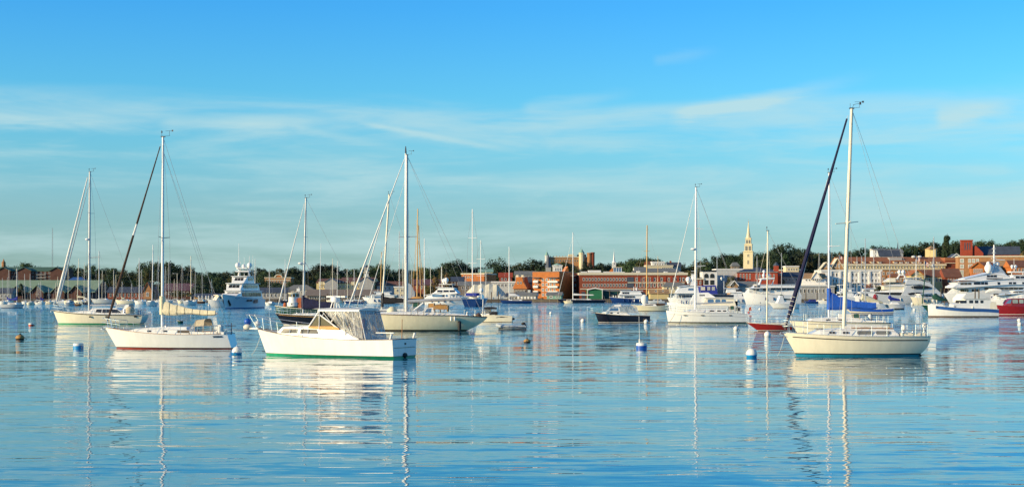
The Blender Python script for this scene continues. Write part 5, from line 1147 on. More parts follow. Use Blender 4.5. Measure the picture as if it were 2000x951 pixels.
for p in (176, 208, 262): b.ppane(p-2.5, p+2.5, 617, 620, y=1.9, m='glass_dark', yy=lambda x, z: b.hb(x)*.985)
b.mast(b.P(174, 606), b.P(175.5, 336), .15, 'alu'); b.gear(); s1_ = b.spread(.33, 1.7, sweep=-.3); s2_ = b.spread(.70, 1.2, sweep=-.2); b.shrouds([s2_, s1_], (b.X(178), 1.8, b.dz(0)), .9)
q = MB(); pm = b.at(.38); q.tube((pm.x, 0, pm.z), b.P(196, 502), .05, .04, 6); b.add(q, 'spreader', 'alu', False, b.mo)
radar(b, (b.X(171), 0, b.Z(469)), .32, .4, 1); b.jib(b.P(107, 602), b.P(172, 343), .22, 'canvas_white'); b.jib(b.P(111, 604), b.P(173, 362), .12, 'canvas_grey')
b.stay(b.mt, (b.X(280), 0, b.dz(b.X(280))), 'wire', 1, 'backstay'); b.boom(b.P(250, 596), b.Z(596), 'alu', .1); dodger(b, b.X(240), b.X(256), b.Z(610), 1.1, 1.2, 'canvas_white'); b.add(MB().lathe(b.P(254, 612, 1.0), [(.5, 0), (.62, .3), (.55, .7), (.2, .95)], 12), 'wheel_cover', 'canvas_beige', True)
b.add(MB().box(b.X(118), b.X(101), -.3, .3, b.dz(b.X(106))-.02, b.dz(b.X(106))+.1), 'bowsprit', 'alu_dark'); anchor(b, b.X(103), b.dz(b.X(106))); b.pulpit(b.X(104), b.X(128), .8); b.lifelines(b.X(128), b.X(262), 5, .65); b.pushpit(b.X(281), b.X(262), .7); b.add(MB().box(b.X(274), b.X(270), -.3, .3, b.Z(616), b.Z(606)), 'stern_locker', 'canvas_grey'); line(b, b.P(112, 612), b.P(100, 634), .3, 'rope_dark')
# --- black sloop behind the motorboat
b = Boat('sailboat', 'black-hulled sloop with radar and navy sail cover behind the cabin motorboat', 'sailboat', 538, 722, 635, a=-5, B=3.8)
b.hull(deck=(1.55, 1.2, 1.15), ov=(1.1, .6), kt=.62, tm=.45, r=(.7, .5), bands=[('boot_stripe', .12, 'gel_cream')], m='black_hull', rail='alu', n=20, po=1.8, cove=(.14, .05, 'wood_spar', .02, .97))
b.house(px_top(b, [(570, 616), (578, 612), (640, 610.5), (650, 617)]), 1.1, .9, 'gel_white')
b.mast(b.P(592, 612), b.P(597.5, 387), .13, 'alu'); b.gear(); s1_ = b.spread(.36, 1.6, sweep=-.15); s2_ = b.spread(.66, 1.1, sweep=-.1); b.shrouds([s2_, s1_], (b.X(597), 1.7, b.dz(0)), .9); radar(b, (b.X(587), 0, b.Z(516)), .34, .45); q = MB(); pm = b.at(.45); q.tube((pm.x, 0, pm.z), b.P(606, 528), .05, .04, 6); b.add(q, 'spreader', 'alu', False, b.mo)
b.jib(b.P(541, 606), b.P(595, 396), .10, 'canvas_white'); b.stay(b.mt, (b.X(718), 0, b.dz(b.X(718))), 'wire', 1, 'backstay'); b.boom(b.P(656, 601), b.Z(602), r=.09); b.cover(1.5, .75, 'canvas_navy', .25, up=.2); b.pulpit(b.X(540), b.X(564), .75); b.lifelines(b.X(564), b.X(660), 4, .6)
for p in (583, 605): winch(b, b.X(p), .9, b.Z(612))
# --- green tug
b = Boat('tugboat', 'dark green workboat with round white wheelhouse behind the black sloop', 'workboat', 537, 652, 614, a=-4, B=4.2)
b.hull(deck=(1.75, 1.1, 1.1), ov=(.35, .3), kt=.75, tm=.5, r=(.8, .6), bands=[('boot_stripe', .1, 'stripe_black')], m='green_hull', rail='gel_cream', n=18, railr=.06, deckm='deck_tan')
b.add(MB().lathe((b.X(573), 0, b.dz(b.X(573))-.05), [(1.25, 0), (1.25, 1.05), (1.32, 1.06), (1.32, 1.16), (1.0, 1.17), (1.0, 2.2), (.95, 2.95)], 14), 'wheelhouse', 'gel_white', True); zb = b.dz(b.X(573))
b.add(MB().lathe((b.X(573), 0, zb), [(1.27, .0), (1.27, .32), (1.2, .33)], 14), 'wheelhouse_base', 'green_hull', True)
b.add(MB().lathe((b.X(573), 0, zb+2.9), [(1.12, 0), (1.12, .08), (.6, .2), (.05, .25)], 14), 'wheelhouse_roof', 'canvas_cream', True)
for k in range(8):
    an = k*pi/4+.3; q = MB(); q.prism([(-.27, 0), (.27, 0), (.27, .6), (-.27, .6)], lambda u, v, t: (b.X(573)+(1.0+t)*cos(an)-u*sin(an), (1.0+t)*sin(an)+u*cos(an), zb+2.2+v), -.03, .03); b.add(q, 'window', 'glass_brown')
b.add(MB().ell((b.X(572), 1.24, zb+.75), .14, .05, .14, 10, 5), 'porthole', 'black', True); b.add(MB().box(b.X(590), b.X(583), -.8, .8, zb, zb+2.0), 'engine_casing', 'orange_paint'); b.add(MB().ell((b.X(557.5), .5, zb+.5), .35, .3, .6, 8, 6), 'deck_winch', 'orange_paint', True); b.add(MB().tube((b.X(584), 0, zb+2), (b.X(584), 0, zb+4.2), .06), 'signal_mast', 'gel_white'); b.add(MB().box(b.X(586), b.X(580), -.3, .3, zb+3.3, zb+3.9), 'signal_box', 'gel_white'); b.add(MB().box(b.X(645), b.X(592), -1.3, 1.3, b.dz(-2)-.02, b.dz(-2)+.9), 'deckhouse', 'green_hull')
# --- black sloop with leaning mast
b = Boat('sailboat', 'black sloop with black mast cover between the motorboat and cream ketch', 'sailboat', 692, 842, 626, a=-4, B=3.8)
b.hull(deck=(1.75, 1.45, 1.4), ov=(1.1, .5), kt=.62, tm=.45, bands=[('boot_stripe', .1, 'gel_cream')], m='black_hull', rail='alu', n=18, po=1.8)
b.house(px_top(b, [(725, 609), (734, 604), (790, 603), (800, 609)]), 1.1, .9, 'gel_white'); b.mast(b.P(746, 604), b.P(760, 380), .15, 'alu_cream'); b.gear(); s1_ = b.spread(.36, 1.4, sweep=-.3); s2_ = b.spread(.68, 1.0, sweep=-.2); b.shrouds([s2_, s1_], (b.X(748), 1.7, b.dz(0)), .9)
b.add(MB().tube(b.at(.02), b.at(.14), .24, .2, 8), 'mast_boot', 'canvas_black', True); b.jib(b.P(696, 603), b.P(757, 392), .11, 'canvas_white'); b.boom(b.P(822, 590), b.Z(592), r=.1); b.cover(1.0, .6, 'canvas_black', .24, up=.2); b.stay(b.mt, (b.X(838), 0, b.dz(b.X(838))), 'wire', 1, 'backstay'); dodger(b, b.X(800), b.X(818), b.Z(606), 1.2, 1.2, 'canvas_green'); b.pulpit(b.X(694), b.X(712), .7); b.lifelines(b.X(712), b.X(800), 4, .6)
# --- cream centre-cockpit sloop
b = Boat('sailboat', 'cream centre-cockpit sloop with tan bimini, long grey boom and counter stern', 'sailboat', 672, 951, 646, a=-1, B=4.3)
b.hull(deck=(2.0, 1.72, 1.5), ov=(1.6, 2.3), kt=.42, tm=.48, r=(.55, .5), bands=[('bottom_paint', .08, 'stripe_brown'), ('boot_stripe', .16, 'stripe_black')], m='gel_ivory', rail='stripe_brown', n=26, po=1.5, railr=.05, flare=.6)
b.house(px_top(b, [(732, 616), (745, 609), (830, 608), (905, 613), (925, 619)]), 1.5, 1.25, 'gel_white', ch=.1)
for p in (760, 786, 810, 880, 897): b.ppane(p-3, p+3, 616.5, 619.5, y=1.5, m='glass_dark', rd=.2)
for p0, p1 in ((833, 840), (846, 855)): b.ppane(p0, p1, 617, 622, y=1.5, m='glass_grey')
b.mast(b.P(794, 610), b.P(794.5, 303), .19, 'alu'); b.gear(); s1_ = b.spread(.48, 1.9, sweep=-.1); b.shrouds([s1_], (b.X(797), 2.0, b.dz(0)), 1.0); q = MB(); pm = b.at(.48); q.tube((pm.x, 0, pm.z), b.P(815, 462), .05, .04, 6); q.tube((pm.x, 0, pm.z), b.P(779, 463), .05, .04, 6); b.add(q, 'spreader', 'alu', False, b.mo)
q = MB(); q.tube(b.mt, (b.mt.x+.1, 0, b.mt.z+.9), .02); q.ell((b.mt.x+.12, 0, b.mt.z+.5), .08, .08, .5, 6, 5); b.add(q, 'radar_reflector', 'wire_dark', False, b.mo)
b.add(MB().tube(b.P(790, 612), b.P(792, 300), .07, None, 6), 'mast_track', 'alu_dark', False, b.mo); b.jib(b.P(676, 611), b.P(791, 308), .12, 'canvas_white'); b.jib(b.P(712, 611), b.P(792, 350), .04, 'canvas_white')
b.boom(b.P(901, 584), b.Z(588), 'alu', .17); b.add(MB().tube(b.P(808, 606), b.P(827, 591), .09, None, 6), 'boom_vang', 'alu_white'); b.stay(b.mt, (b.X(945), 0, b.dz(b.X(945))), 'wire', 1.2, 'backstay'); b.stay(b.mt, (b.X(925), .8, b.dz(b.X(925))), 'wire', .8, 'backstay')
b.add(MB().ell((b.X(766), 0, b.Z(611)), .62, .8, .7, 14, 8, -.2), 'dinghy_cover', 'canvas_cream', True); b.add(MB().box(b.X(778), b.X(771), -.5, .5, b.Z(612.5), b.Z(609)), 'deck_bag', 'orange_paint')
q = MB(); b.house(px_top(b, [(824, 611), (832, 601), (848, 600), (850, 611)]), 1.3, 1.1, 'gel_white', 'windshield_frame', zb=b.Z(611.5)); b.pane([(b.X(p, 1.2), b.Z(y, b.X(p, 1.2), 1.2)) for p, y in ((829, 610), (834, 602.5), (842, 602), (842, 610))], 'glass_blue', name='windshield'); dodger(b, b.X(829), b.X(848), b.Z(606), .8, 1.2, 'canvas_tan')
bimini(b, b.X(848), b.X(876), b.Z(594.5), 1.4, 'canvas_tan', b.Z(611), .42); b.add(MB().box(b.X(876), b.X(874), -1.3, 1.3, b.Z(608), b.Z(597)), 'bimini_curtain', 'canvas_tan')
q = MB(); x, y, z = b.P(860, 610); q.path([(x, .55*cos(t), z+.5+.55*sin(t)) for t in [i*pi/8 for i in range(17)]], .03, 5); b.add(q, 'steering_wheel', 'teak')
b.lifelines(b.X(735), b.X(905), 6, .7); b.pushpit(b.X(949), b.X(908), .7); b.add(MB().tube(b.P(943, 625), b.P(943.5, 584), .05), 'flagstaff', 'alu_white'); b.add(MB().lathe(b.P(913, 622, 1.2), [(.13, 0), (.13, .65), (.05, .75)], 8), 'life_buoy', 'canvas_white', True); b.add(MB().ell((b.X(935), .8, b.Z(619)), .35, .2, .5, 8, 6), 'outboard_motor', 'stripe_brown', True)
xx = b.X(897, 2.0); q = MB(); q.lathe((xx, b.hb(xx)*.86+.15, .05), [(.1, 0), (.2, .15), (.2, .95), (.1, 1.05)], 10); b.add(q, 'fender', 'rubber', True)
for p in (881, 888): xx = b.X(p, 2.0); b.add(MB().lathe((xx, b.hb(xx)+.1, 1.1), [(.05, 0), (.12, .1), (.12, .4), (.04, .5)], 8), 'fender', 'canvas_white', True)
for p in (803, 816, 828, 838): xx = b.X(p, 2.0); b.add(MB().tube((xx, b.hb(xx), b.dz(xx)), (xx, b.hb(xx), b.dz(xx)+.75), .035), 'boarding_post', 'wire_dark')
# --- red sloop
b = Boat('sailboat', 'low red-hulled sloop with white boot line and bare mast', 'sailboat', 1458, 1600, 646, a=4, B=2.3)
b.hull(deck=(.92, .66, .7), ov=(1.3, 1.3), kt=.4, tm=.48, r=(.6, .5), bands=[('bottom_paint', .05, 'stripe_brown'), ('boot_stripe', .10, 'gel_white')], m='red_hull', rail='gel_cream', n=20, po=1.4, railr=.03)
b.house(px_top(b, [(1484, 635), (1490, 630.5), (1530, 630), (1545, 634)]), .7, .55, 'gel_cream'); b.mast(b.P(1498, 631), b.P(1499.5, 451), .085, 'alu_cream'); b.gear(vane=False); s1_ = b.spread(.5, .7); b.shrouds([s1_], (b.X(1500), 1.0, b.dz(0)), .8); b.stay(b.P(1460, 633), b.at(.9), 'wire', 1, 'forestay'); b.stay(b.mt, (b.X(1596), 0, .7), 'wire', 1, 'backstay'); b.boom(b.P(1560, 617), b.Z(618), 'alu', .05); b.lifelines(b.X(1466), b.X(1560), 4, .5); b.pulpit(b.X(1460), b.X(1472), .5)
for p in (1492, 1510): hatch(b, p, b.Z(630.4), .4)
# --- white high-sided sloop
b = Boat('sailboat', 'tall white high-freeboard sloop with radar on the mast and black boot stripe', 'sailboat', 1301, 1457, 632, a=0, B=3.9)
b.hull(deck=(1.78, 1.5, 1.3), ov=(.28, -.1), kt=.85, tm=.45, r=(.85, .45), bands=[('bottom_paint', .1, 'gel_cream'), ('boot_stripe', .26, 'stripe_black'), ('lower_band', .27, 'gel_white')], m='gel_white', rail='alu', n=20, cove=(.42, .03, 'alu_dark', .03, .97))
for p in (1339, 1372, 1427): b.ppane(p-3, p+3, 615, 616.6, y=1.9, m='glass_dark', yy=lambda x, z: b.hb(x)*.985)
b.house(px_top(b, [(1333, 609), (1350, 604.5), (1385, 603), (1418, 604), (1424, 611)]), 1.3, 1.05, 'gel_white')
for p0, p1 in ((1386, 1395), (1400, 1408), (1412, 1419)): b.ppane(p0, p1, 605.8, 608.2, y=1.2, m='glass_dark')
b.mast(b.P(1358, 604), b.P(1359.5, 366), .14, 'alu_white'); b.gear(); s1_ = b.spread(.34, 1.7, sweep=-.5); s2_ = b.spread(.66, 1.2, sweep=-.35); b.shrouds([s2_, s1_], (b.X(1364), 1.8, b.dz(0)), .9); q = MB(); pm = b.at(.355); q.tube((pm.x, 0, pm.z), b.P(1378, 519), .05, .04, 6); pm = b.at(.66); q.tube((pm.x, 0, pm.z), b.P(1374, 447), .04, .035, 6); b.add(q, 'spreader', 'alu_white', False, b.mo)
radar(b, (b.X(1354), 0, b.Z(488)), .36, .45); b.jib(b.P(1304, 604), b.P(1357, 378), .07, 'canvas_white'); b.boom(b.P(1432, 590), b.Z(593), 'alu', .1); b.stay(b.mt, (b.X(1453), .8, b.dz(b.X(1453))), 'wire', 1, 'backstay'); b.stay(b.mt, (b.X(1453), -.8, b.dz(b.X(1453))), 'wire', 1, 'backstay'); dodger(b, b.X(1418), b.X(1432), b.Z(610), .9, 1.2, 'canvas_green'); b.pulpit(b.X(1302), b.X(1320), .75); b.lifelines(b.X(1320), b.X(1435), 5, .62); b.pushpit(b.X(1455), b.X(1436), .75); line(b, b.P(1318, 612, 1.4), b.P(1308, 628, 1.0), .1, 'rope_dark')
q = MB(); x, y, z = b.P(1440, 609); q.path([(x, .45*cos(t), z+.3+.45*sin(t)) for t in [i*pi/8 for i in range(17)]], .03, 5); b.add(q, 'steering_wheel', 'wire_dark'); b.add(MB().box(b.X(1443), b.X(1436), .4, 1.2, b.Z(607), b.Z(600)), 'outboard_motor', 'rubber')
# --- trawler yacht behind it
b = Boat('trawler_yacht', 'white trawler yacht with raked pilothouse behind the high-freeboard sloop', 'motor yacht', 1303, 1446, 614, a=-4, B=4.8)
b.hull(deck=(2.35, 1.75, 1.6), ov=(.5, 0), kt=.85, tm=.5, r=(.9, .4), bands=[('boot_stripe', .12, 'stripe_black')], m='gel_white', rail='gel_white', n=18, railr=.07)
b.house(px_top(b, [(1347, 590), (1354, 576), (1360, 572), (1383, 571), (1392, 577), (1408, 588)]), 1.6, 1.3, 'gel_white', 'pilothouse'); b.ppane(1366, 1377, 575.5, 577.8, y=1.5, m='glass_dark')
b.house(px_top(b, [(1372, 592), (1378, 582), (1432, 583), (1436, 595)]), 1.9, 1.7, 'gel_cream', 'saloon')
for p0, p1 in ((1382, 1394), (1397, 1407), (1409, 1418)): b.ppane(p0, p1, 584.5, 591, y=1.8, m='glass_blue')
q = MB(); q.box(b.X(1440), b.X(1374), -2, 2, b.Z(582), b.Z(580.5)); b.add(q, 'flybridge_deck', 'gel_white'); b.lifelines(b.X(1312), b.X(1365), 4, .8); b.add(MB().box(b.X(1440), b.X(1432), -1, 1, b.Z(600), b.Z(588)), 'cockpit_gear', 'canvas_black')
# --- navy day cruiser
b = Boat('motorboat', 'navy day cruiser with white cabin, clear side curtains and bow rail', 'motorboat', 1162, 1269, 630, a=-2, B=2.7)
b.hull(deck=(1.42, 1.05, 1.0), ov=(.5, .05), kt=.88, tm=.5, r=(.9, .45), bands=[('bottom_paint', .05, 'stripe_brown'), ('boot_stripe', .1, 'gel_white')], m='black_hull', rail='gel_cream', n=20, railr=.03, deckm='gel_white')
b.house(px_top(b, [(1173, 611.5), (1184, 607), (1206, 606.5), (1222, 609), (1230, 614)]), 1.0, .85, 'gel_white')
for p in (1194, 1207): b.ppane(p-2, p+2, 610, 612, y=.9, m='glass_dark')
q = MB(); zt = b.Z(600.5); b.house(px_top(b, [(1186, 608), (1191, 600.5), (1209, 599.5), (1211, 608)]), .95, .85, 'gel_white', 'windshield_frame', zb=b.Z(608.5)); b.pane([(b.X(p, .9), b.Z(y, b.X(p, .9), .9)) for p, y in ((1189.5, 607), (1193, 601.5), (1207, 601), (1208, 607))], 'glass_blue', name='windshield')
dodger(b, b.X(1187), b.X(1213), b.Z(602), .58, .95, 'canvas_white'); n = 6
for (pa, pb) in ((1211, 1226), (1226, 1243)):
    for sg in (1, -1): q = MB(); q.poly([(b.X(pa), sg*.98, b.Z(597)), (b.X(pb), sg*.98, b.Z(597+(3 if pb > 1230 else 0))), (b.X(pb+(4 if pb > 1230 else 0)), sg*1.05, b.Z(612)), (b.X(pa), sg*1.02, b.Z(610))]); q.build('side_curtain', 'vinyl_clear', b.o)
q = MB()
for sg in (1, -1):
    for (p0, y0, p1, y1) in ((1211, 596, 1230, 610), (1226, 597, 1211, 610), (1226, 597, 1226, 611), (1243, 600, 1247, 613), (1226, 597, 1243, 611)): q.tube((b.X(p0), sg*1, b.Z(y0)), (b.X(p1), sg*1, b.Z(y1)), .025, None, 5)
b.add(q, 'canopy_frame', 'steel'); q = MB(); q.loft([[(b.X(p), y, b.Z(yy_)+.1*(1-abs(y))) for y in (-.98, -.5, 0, .5, .98)] for p, yy_ in ((1211, 595.8), (1226, 596), (1243, 599.5))], cap=False, close=False); b.add(q, 'canopy_top', 'canvas_white', True)
b.pulpit(b.X(1163), b.X(1186), .62, ext=.8); anchor(b, b.X(1158), b.dz(b.X(1164))); b.add(MB().box(b.X(1166), b.X(1156), -.15, .15, b.dz(b.X(1164)), b.dz(b.X(1164))+.06), 'bow_platform', 'teak'); line(b, b.P(1163, 612), b.P(1157, 626), .2, 'rope_dark'); b.add(MB().box(b.X(1273), b.X(1268), -.6, .6, .35, .42), 'swim_platform', 'teak')
# --- white motorboat with blue sheer band
b = Boat('motorboat', 'white motor launch with broad blue sheer band and plumb bow', 'motorboat', 1812, 1945, 619, a=2, B=3.5)
b.hull(deck=(2.25, 1.55, 1.35), ov=(.1, -.05), kt=.88, tm=.5, r=(.9, .42), bands=[('boot_stripe', .22, 'stripe_brown')], m='gel_white', rail='gel_white', n=20, railr=.05, cove=(.06, .55, 'stripe_blue', 0.0, .9))
b.house(px_top(b, [(1858, 594), (1864, 592), (1877, 592), (1882, 583.5), (1930, 584.5), (1936, 597)]), 1.3, 1.15, 'gel_white')
for p0, p1 in ((1875, 1888), (1893, 1901), (1904, 1911), (1915, 1921)): b.ppane(p0, p1, 586.5, 592, y=1.25, m='glass_dark', rd=.15)
b.add(MB().box(b.X(1935), b.X(1878), -1.35, 1.35, b.Z(584), b.Z(583)), 'cabin_roof', 'deck_white'); b.house(px_top(b, [(1928, 601), (1930, 589.5), (1941, 589.5), (1943, 602)]), 1.3, 1.2, 'gel_cream', 'aft_cockpit'); b.lifelines(b.X(1816), b.X(1860), 3, .6)
for p in (1834, 1850, 1866): b.ppane(p-2, p+2, 598, 600, y=1.7, m='glass_dark', yy=lambda x, z: b.hb(x)*.99)
b.add(MB().ell((b.X(1900, 1.75), 1.78, b.Z(600, 0, 1.7)), .25, .1, .25, 10, 6), 'life_ring', 'canvas_white', True)
# --- red motorboat, cut by the frame
b = Boat('motorboat', 'maroon motor cruiser with blue-tinted windows and white waterline stripe', 'motorboat', 1943, 2062, 616, a=2, B=3.6)
b.hull(deck=(2.0, 1.6, 1.4), ov=(.5, 0), kt=.88, tm=.5, r=(.9, .42), bands=[('bottom_paint', .2, 'maroon_hull'), ('boot_stripe', .28, 'gel_white')], m='maroon_hull', rail='maroon_hull', n=18, deckm='maroon_hull')
b.house(px_top(b, [(1962, 595), (1971, 583), (2040, 582), (2046, 597)]), 1.4, 1.2, 'maroon_hull')
b.pane([(b.X(p, 1.3), b.Z(y, b.X(p, 1.3), 1.3)) for p, y in ((1966, 592.5), (1972, 585), (1976, 585), (1974, 592.5))], 'glass_blue')
for p0, p1 in ((1978, 1988), (1991, 1999), (2003, 2015)): b.ppane(p0, p1, 585, 592, y=1.3, m='glass_lit', rd=.1)
# --- inflatable
b = Boat('inflatable_dinghy', 'grey inflatable dinghy with black outboard lying on open water', 'dinghy', 970, 1028, 643, a=-4, B=1.6)
q = MB(); L_ = b.L; q.path([(-L_/2, .55, .28), (0, .6, .28), (L_*.25, .52, .31), (L_*.42, .3, .42), (L_*.48, 0, .5), (L_*.42, -.3, .42), (L_*.25, -.52, .31), (0, -.6, .28), (-L_/2, -.55, .28)], [.14, .22, .22, .21, .2, .21, .22, .22, .14], 10); b.add(q, 'tube', 'hypalon', True)
q = MB(); q.loft([[(x, .55*w_, .16), (x, 0, .02), (x, -.55*w_, .16)] for x, w_ in ((-L_*.45, 1), (0, 1), (L_*.3, .7), (L_*.44, .2))], cap=False, close=False); b.add(q, 'floor', 'rubber'); q = MB(); q.path([(-L_/2+.1, .78, .28), (0, .82, .28), (L_*.28, .72, .32), (L_*.44, .42, .42)], .03, 5); b.add(q, 'rub_strake', 'rubber')
b.add(MB().box(-.5, -.2, -.5, .5, .42, .47), 'thwart', 'deck_white'); b.add(MB().box(-L_*.45, -L_*.42, -.5, .5, .1, .5), 'transom', 'hypalon'); q = MB(); q.ell((-L_*.40, 0, .66), .26, .18, .16, 10, 6); q.tube((-L_*.47, 0, .6), (-L_*.48, 0, -.1), .07); b.add(q, 'outboard_motor', 'rubber', True)
for x in (-.7, .2, .9): b.add(MB().ell((x, .81, .31), .09, .03, .06, 8, 4), 'grab_handle', 'navy_blue', True)
# --- cuddy runabout
b = Boat('runabout', 'cream runabout with black bimini and dark side swoosh', 'motorboat', 925, 1002, 628.5, a=-6, B=2.3)
b.hull(deck=(1.05, .98, .85), ov=(.7, .1), kt=.9, tm=.5, r=(.85, .4), bands=[('boot_stripe', .05, 'stripe_brown')], m='gel_cream', rail='gel_cream', n=16, deckm='gel_white')
b.house(px_top(b, [(930, 616), (942, 611), (966, 611), (968, 616)]), .85, .7, 'gel_white'); b.pane([(b.X(p, .75), b.Z(y, b.X(p, .75), .75)) for p, y in ((938, 612), (946, 604), (956, 604), (958, 612))], 'glass_grey', yy=lambda x, z: .75, name='windshield'); bimini(b, b.X(946), b.X(969), b.Z(599.5), .85, 'canvas_black', b.Z(612)); b.add(MB().box(b.X(971), b.X(957), -.8, .8, b.Z(616), b.Z(608.5)), 'seat_cover', 'canvas_black'); q = MB()
for t0, t1, h0, h1 in ((.12, .3, .2, .2), (.3, .42, .2, .32), (.2, .32, .27, .27)):
    p0 = b.hp(t0, b.sh(t0)-h0); p1 = b.hp(t1, b.sh(t1)-h1); q.tube((p0[0], p0[1]+.02, p0[2]), (p1[0], p1[1]+.02, p1[2]), .02, .045, 5)
b.add(q, 'side_swoosh', 'stripe_black'); b.add(MB().box(b.X(1005), b.X(1001), -.3, .3, .3, .6), 'stern_drive', 'black')
# ------------------------------------------------------------------ farther yachts
def yacht(name, label, px0, px1, wl, deck, houses=(), flip=False, a=0, B=5.0, m='yacht_white', bands=(), doms=(), masts=(), ov=(1.5, .2), cat='motor yacht', group=None, kt=.85, extra=None, deckm='deck_white', D=None, rail='yacht_white', rr=.06, r=(.9, .4)):
    b = Boat(name, label, cat, px0, px1, wl, a, flip, group, B, D)
    b.hull(deck=tuple(b.Z(y) for y in deck), ov=ov, kt=kt, tm=.5, r=r, bands=bands, m=m, rail=rail, n=14, railr=rr, deckm=deckm)
    for h in houses:
        top, wb, wt, hm = h[:4]; t = px_top(b, top); zb = h[5] if len(h) > 5 else None
        b.house(t, wb, wt, hm, 'deckhouse', zb=None if zb is None else b.Z(zb), ch=.12); yy = b.yy
        if cat == 'motor yacht' and len(t) >= 4:
            q = MB(); e = .45; xs_ = [t[1][0], (t[1][0]+t[-2][0])/2, t[-2][0]]; zs_ = [t[1][1], max(z for x, z in t[1:-1]), t[-2][1]]; sg_ = 1 if t[1][0] > t[-2][0] else -1; xs_[0] += .5*sg_; xs_[2] -= 1.3*sg_
            q.loft([[(x, y, z+dz_) for y, dz_ in ((wt+e, .0), (wt+e, .16), (0, .26), (-wt-e, .16), (-wt-e, .0))] for x, z in zip(xs_, zs_)]); b.add(q, 'roof_overhang', hm)
        for w_ in h[4]:
            p0, p1, y0, y1, n = w_[:5]; gm = w_[5] if len(w_) > 5 else 'glass_dark'; st_ = (p1-p0)/n; sl_ = w_[6] if len(w_) > 6 else 0
            for i in range(n):
                pa, pb_ = p0+st_*i, p0+st_*(i+.88 if n > 1 else i+1)
                b.pane([(b.X(pa), b.Z(y1)), (b.X(pa+sl_), b.Z(y0)), (b.X(pb_-sl_*(i == n-1)), b.Z(y0)), (b.X(pb_), b.Z(y1))], gm, off=.04, yy=yy, both=False)
    domes(b, [(b.X(p), yv, b.Z(y), r_/F*b.D) for p, y, r_, yv in doms])
    if b.L > 11 and cat == 'motor yacht':
        xa, xb = b.xm+b.L*.46, b.xm+b.L*.05; b.lifelines(xa, xb, 5, .95)
        for t_ in (.18, .34, .5, .64):
            p_ = b.hp(t_, b.sh(t_)*.55, b.ns); b.add(MB().lathe((p_[0], p_[1]+b.ns*.2, p_[2]-.6), [(.08, 0), (.24, .15), (.24, 1.1), (.08, 1.25)], 8), 'fender', 'navy_blue' if t_ > .4 else 'canvas_white', True)
    for i, (p, y0, y1, rad, mm) in enumerate(masts): b.add(MB().tube(b.P(p, y0), b.P(p, y1), rad, rad*.6, 8), 'mast', mm, True)
    return b
# --- three-deck yacht, bow towards us
D0 = 446; b = Boat('superyacht', 'large three-deck white motor yacht with anchor, bow pointing towards open water', 'motor yacht', 430, 520, 603, head=265, D=D0, B=7.4)
hd = radians(265); bx, by = wx(434, 428), 428; L_ = 36
b.o.location = (bx-cos(hd)*L_/2, by-sin(hd)*L_/2, 0); b.X0, b.D = b.o.location[0], b.o.location[1]
b.hull(deck=(4.0, 2.9, 2.4), ov=(3.0, 0), kt=.85, tm=.5, r=(.92, .22), e=1.9, bands=[('boot_stripe', .25, 'stripe_blue')], m='yacht_white', rail='yacht_white', L=L_, n=20, railr=.1, deckm='deck_white', flare=1.3)
tiers(b, [(11.5, 6, 3.2, 4.3, 2.5, 0, 2.6, 'yacht_white', 0, 'glass_dark', 0), (8, -15, 2.6, 5.0, 1.5, 1, 3.2, 'yacht_white', 7, 'glass_dark', .5), (6.5, -12, 5.2, 7.1, 1.6, 1, 3.0, 'yacht_white', 8, 'glass_dark', .6), (1.5, -8, 7.3, 9.2, 2.2, 1, 2.5, 'yacht_white', 5, 'glass_dark', .5)])
b.add(MB().box(-6.0, -3.0, -2.0, 2.0, 10.6, 10.9), 'radar_platform', 'yacht_white'); b.add(MB().box(-5.6, -3.6, -1.2, 1.2, 11.6, 11.8), 'radar_platform', 'yacht_white')
for y in (1.7, -1.7): b.add(MB().tube((-5.5, y, 9.2), (-4.8, y*.7, 11.7), .3, .2, 8), 'radar_arch', 'yacht_white', True)
domes(b, [(-4.6, -1.7, 12.5, .75), (-4.6, 0.1, 12.2, .6), (-4.6, 1.8, 12.5, .75)])
for y, h in ((2.6, 15.5), (0, 14.8), (-1.1, 13.6)): b.add(MB().tube((-5.5, y, 9.2), (-5.5, y, h), .06, .03, 5), 'whip_antenna', 'alu_white')
b.add(MB().tube((-7, -2, 9), (-7, -2, 19), .12, .06, 6), 'signal_mast', 'alu_white')
for sg in (1, -1):
    t = .93; p = b.hp(t, 2.3, sg); p2 = b.hp(t-.03, 1.1, sg); q = MB(); q.path([(p[0], p[1]+sg*.1, p[2]), (p2[0], p2[1]+sg*.12, p2[2])], .28, 6); q.ell((p2[0], p2[1]+sg*.15, p2[2]), .6, .25, .4, 8, 5); b.add(q, 'anchor', 'black')
    t = .82; p = b.hp(t, 3.0, sg); p2 = b.hp(t-.06, 3.0, sg); q = MB(); q.tube((p[0], p[1]+sg*.06, 3.0), (p2[0], p2[1]+sg*.06, 3.0), .13, None, 6); b.add(q, 'name_plate', 'steel')
    for k in range(5):
        t = .60-.03*k; p = b.hp(t, 2.4, sg); b.add(MB().box(p[0]-.35, p[0]+.35, min(p[1], p[1]+sg*.05)-.03, max(p[1], p[1]+sg*.05)+.03, 2.0, 2.75), 'porthole', 'glass_dark')
    p = b.hp(.36, 2.2, sg); b.add(MB().box(p[0]-2.4, p[0]+2.4, min(p[1], p[1]+sg*.06)-.03, max(p[1], p[1]+sg*.06)+.03, 1.5, 2.75), 'side_gate', 'glass_dark')
yacht('motor_cruiser', 'white motor cruiser with flared bow left of the three-deck yacht', 404, 446, 600, (584, 588, 588), [([(418, 586), (424, 577), (444, 577), (446, 587)], 1.6, 1.4, 'gel_cream', [(425, 443, 579, 583, 3)])], a=35, B=4.2)
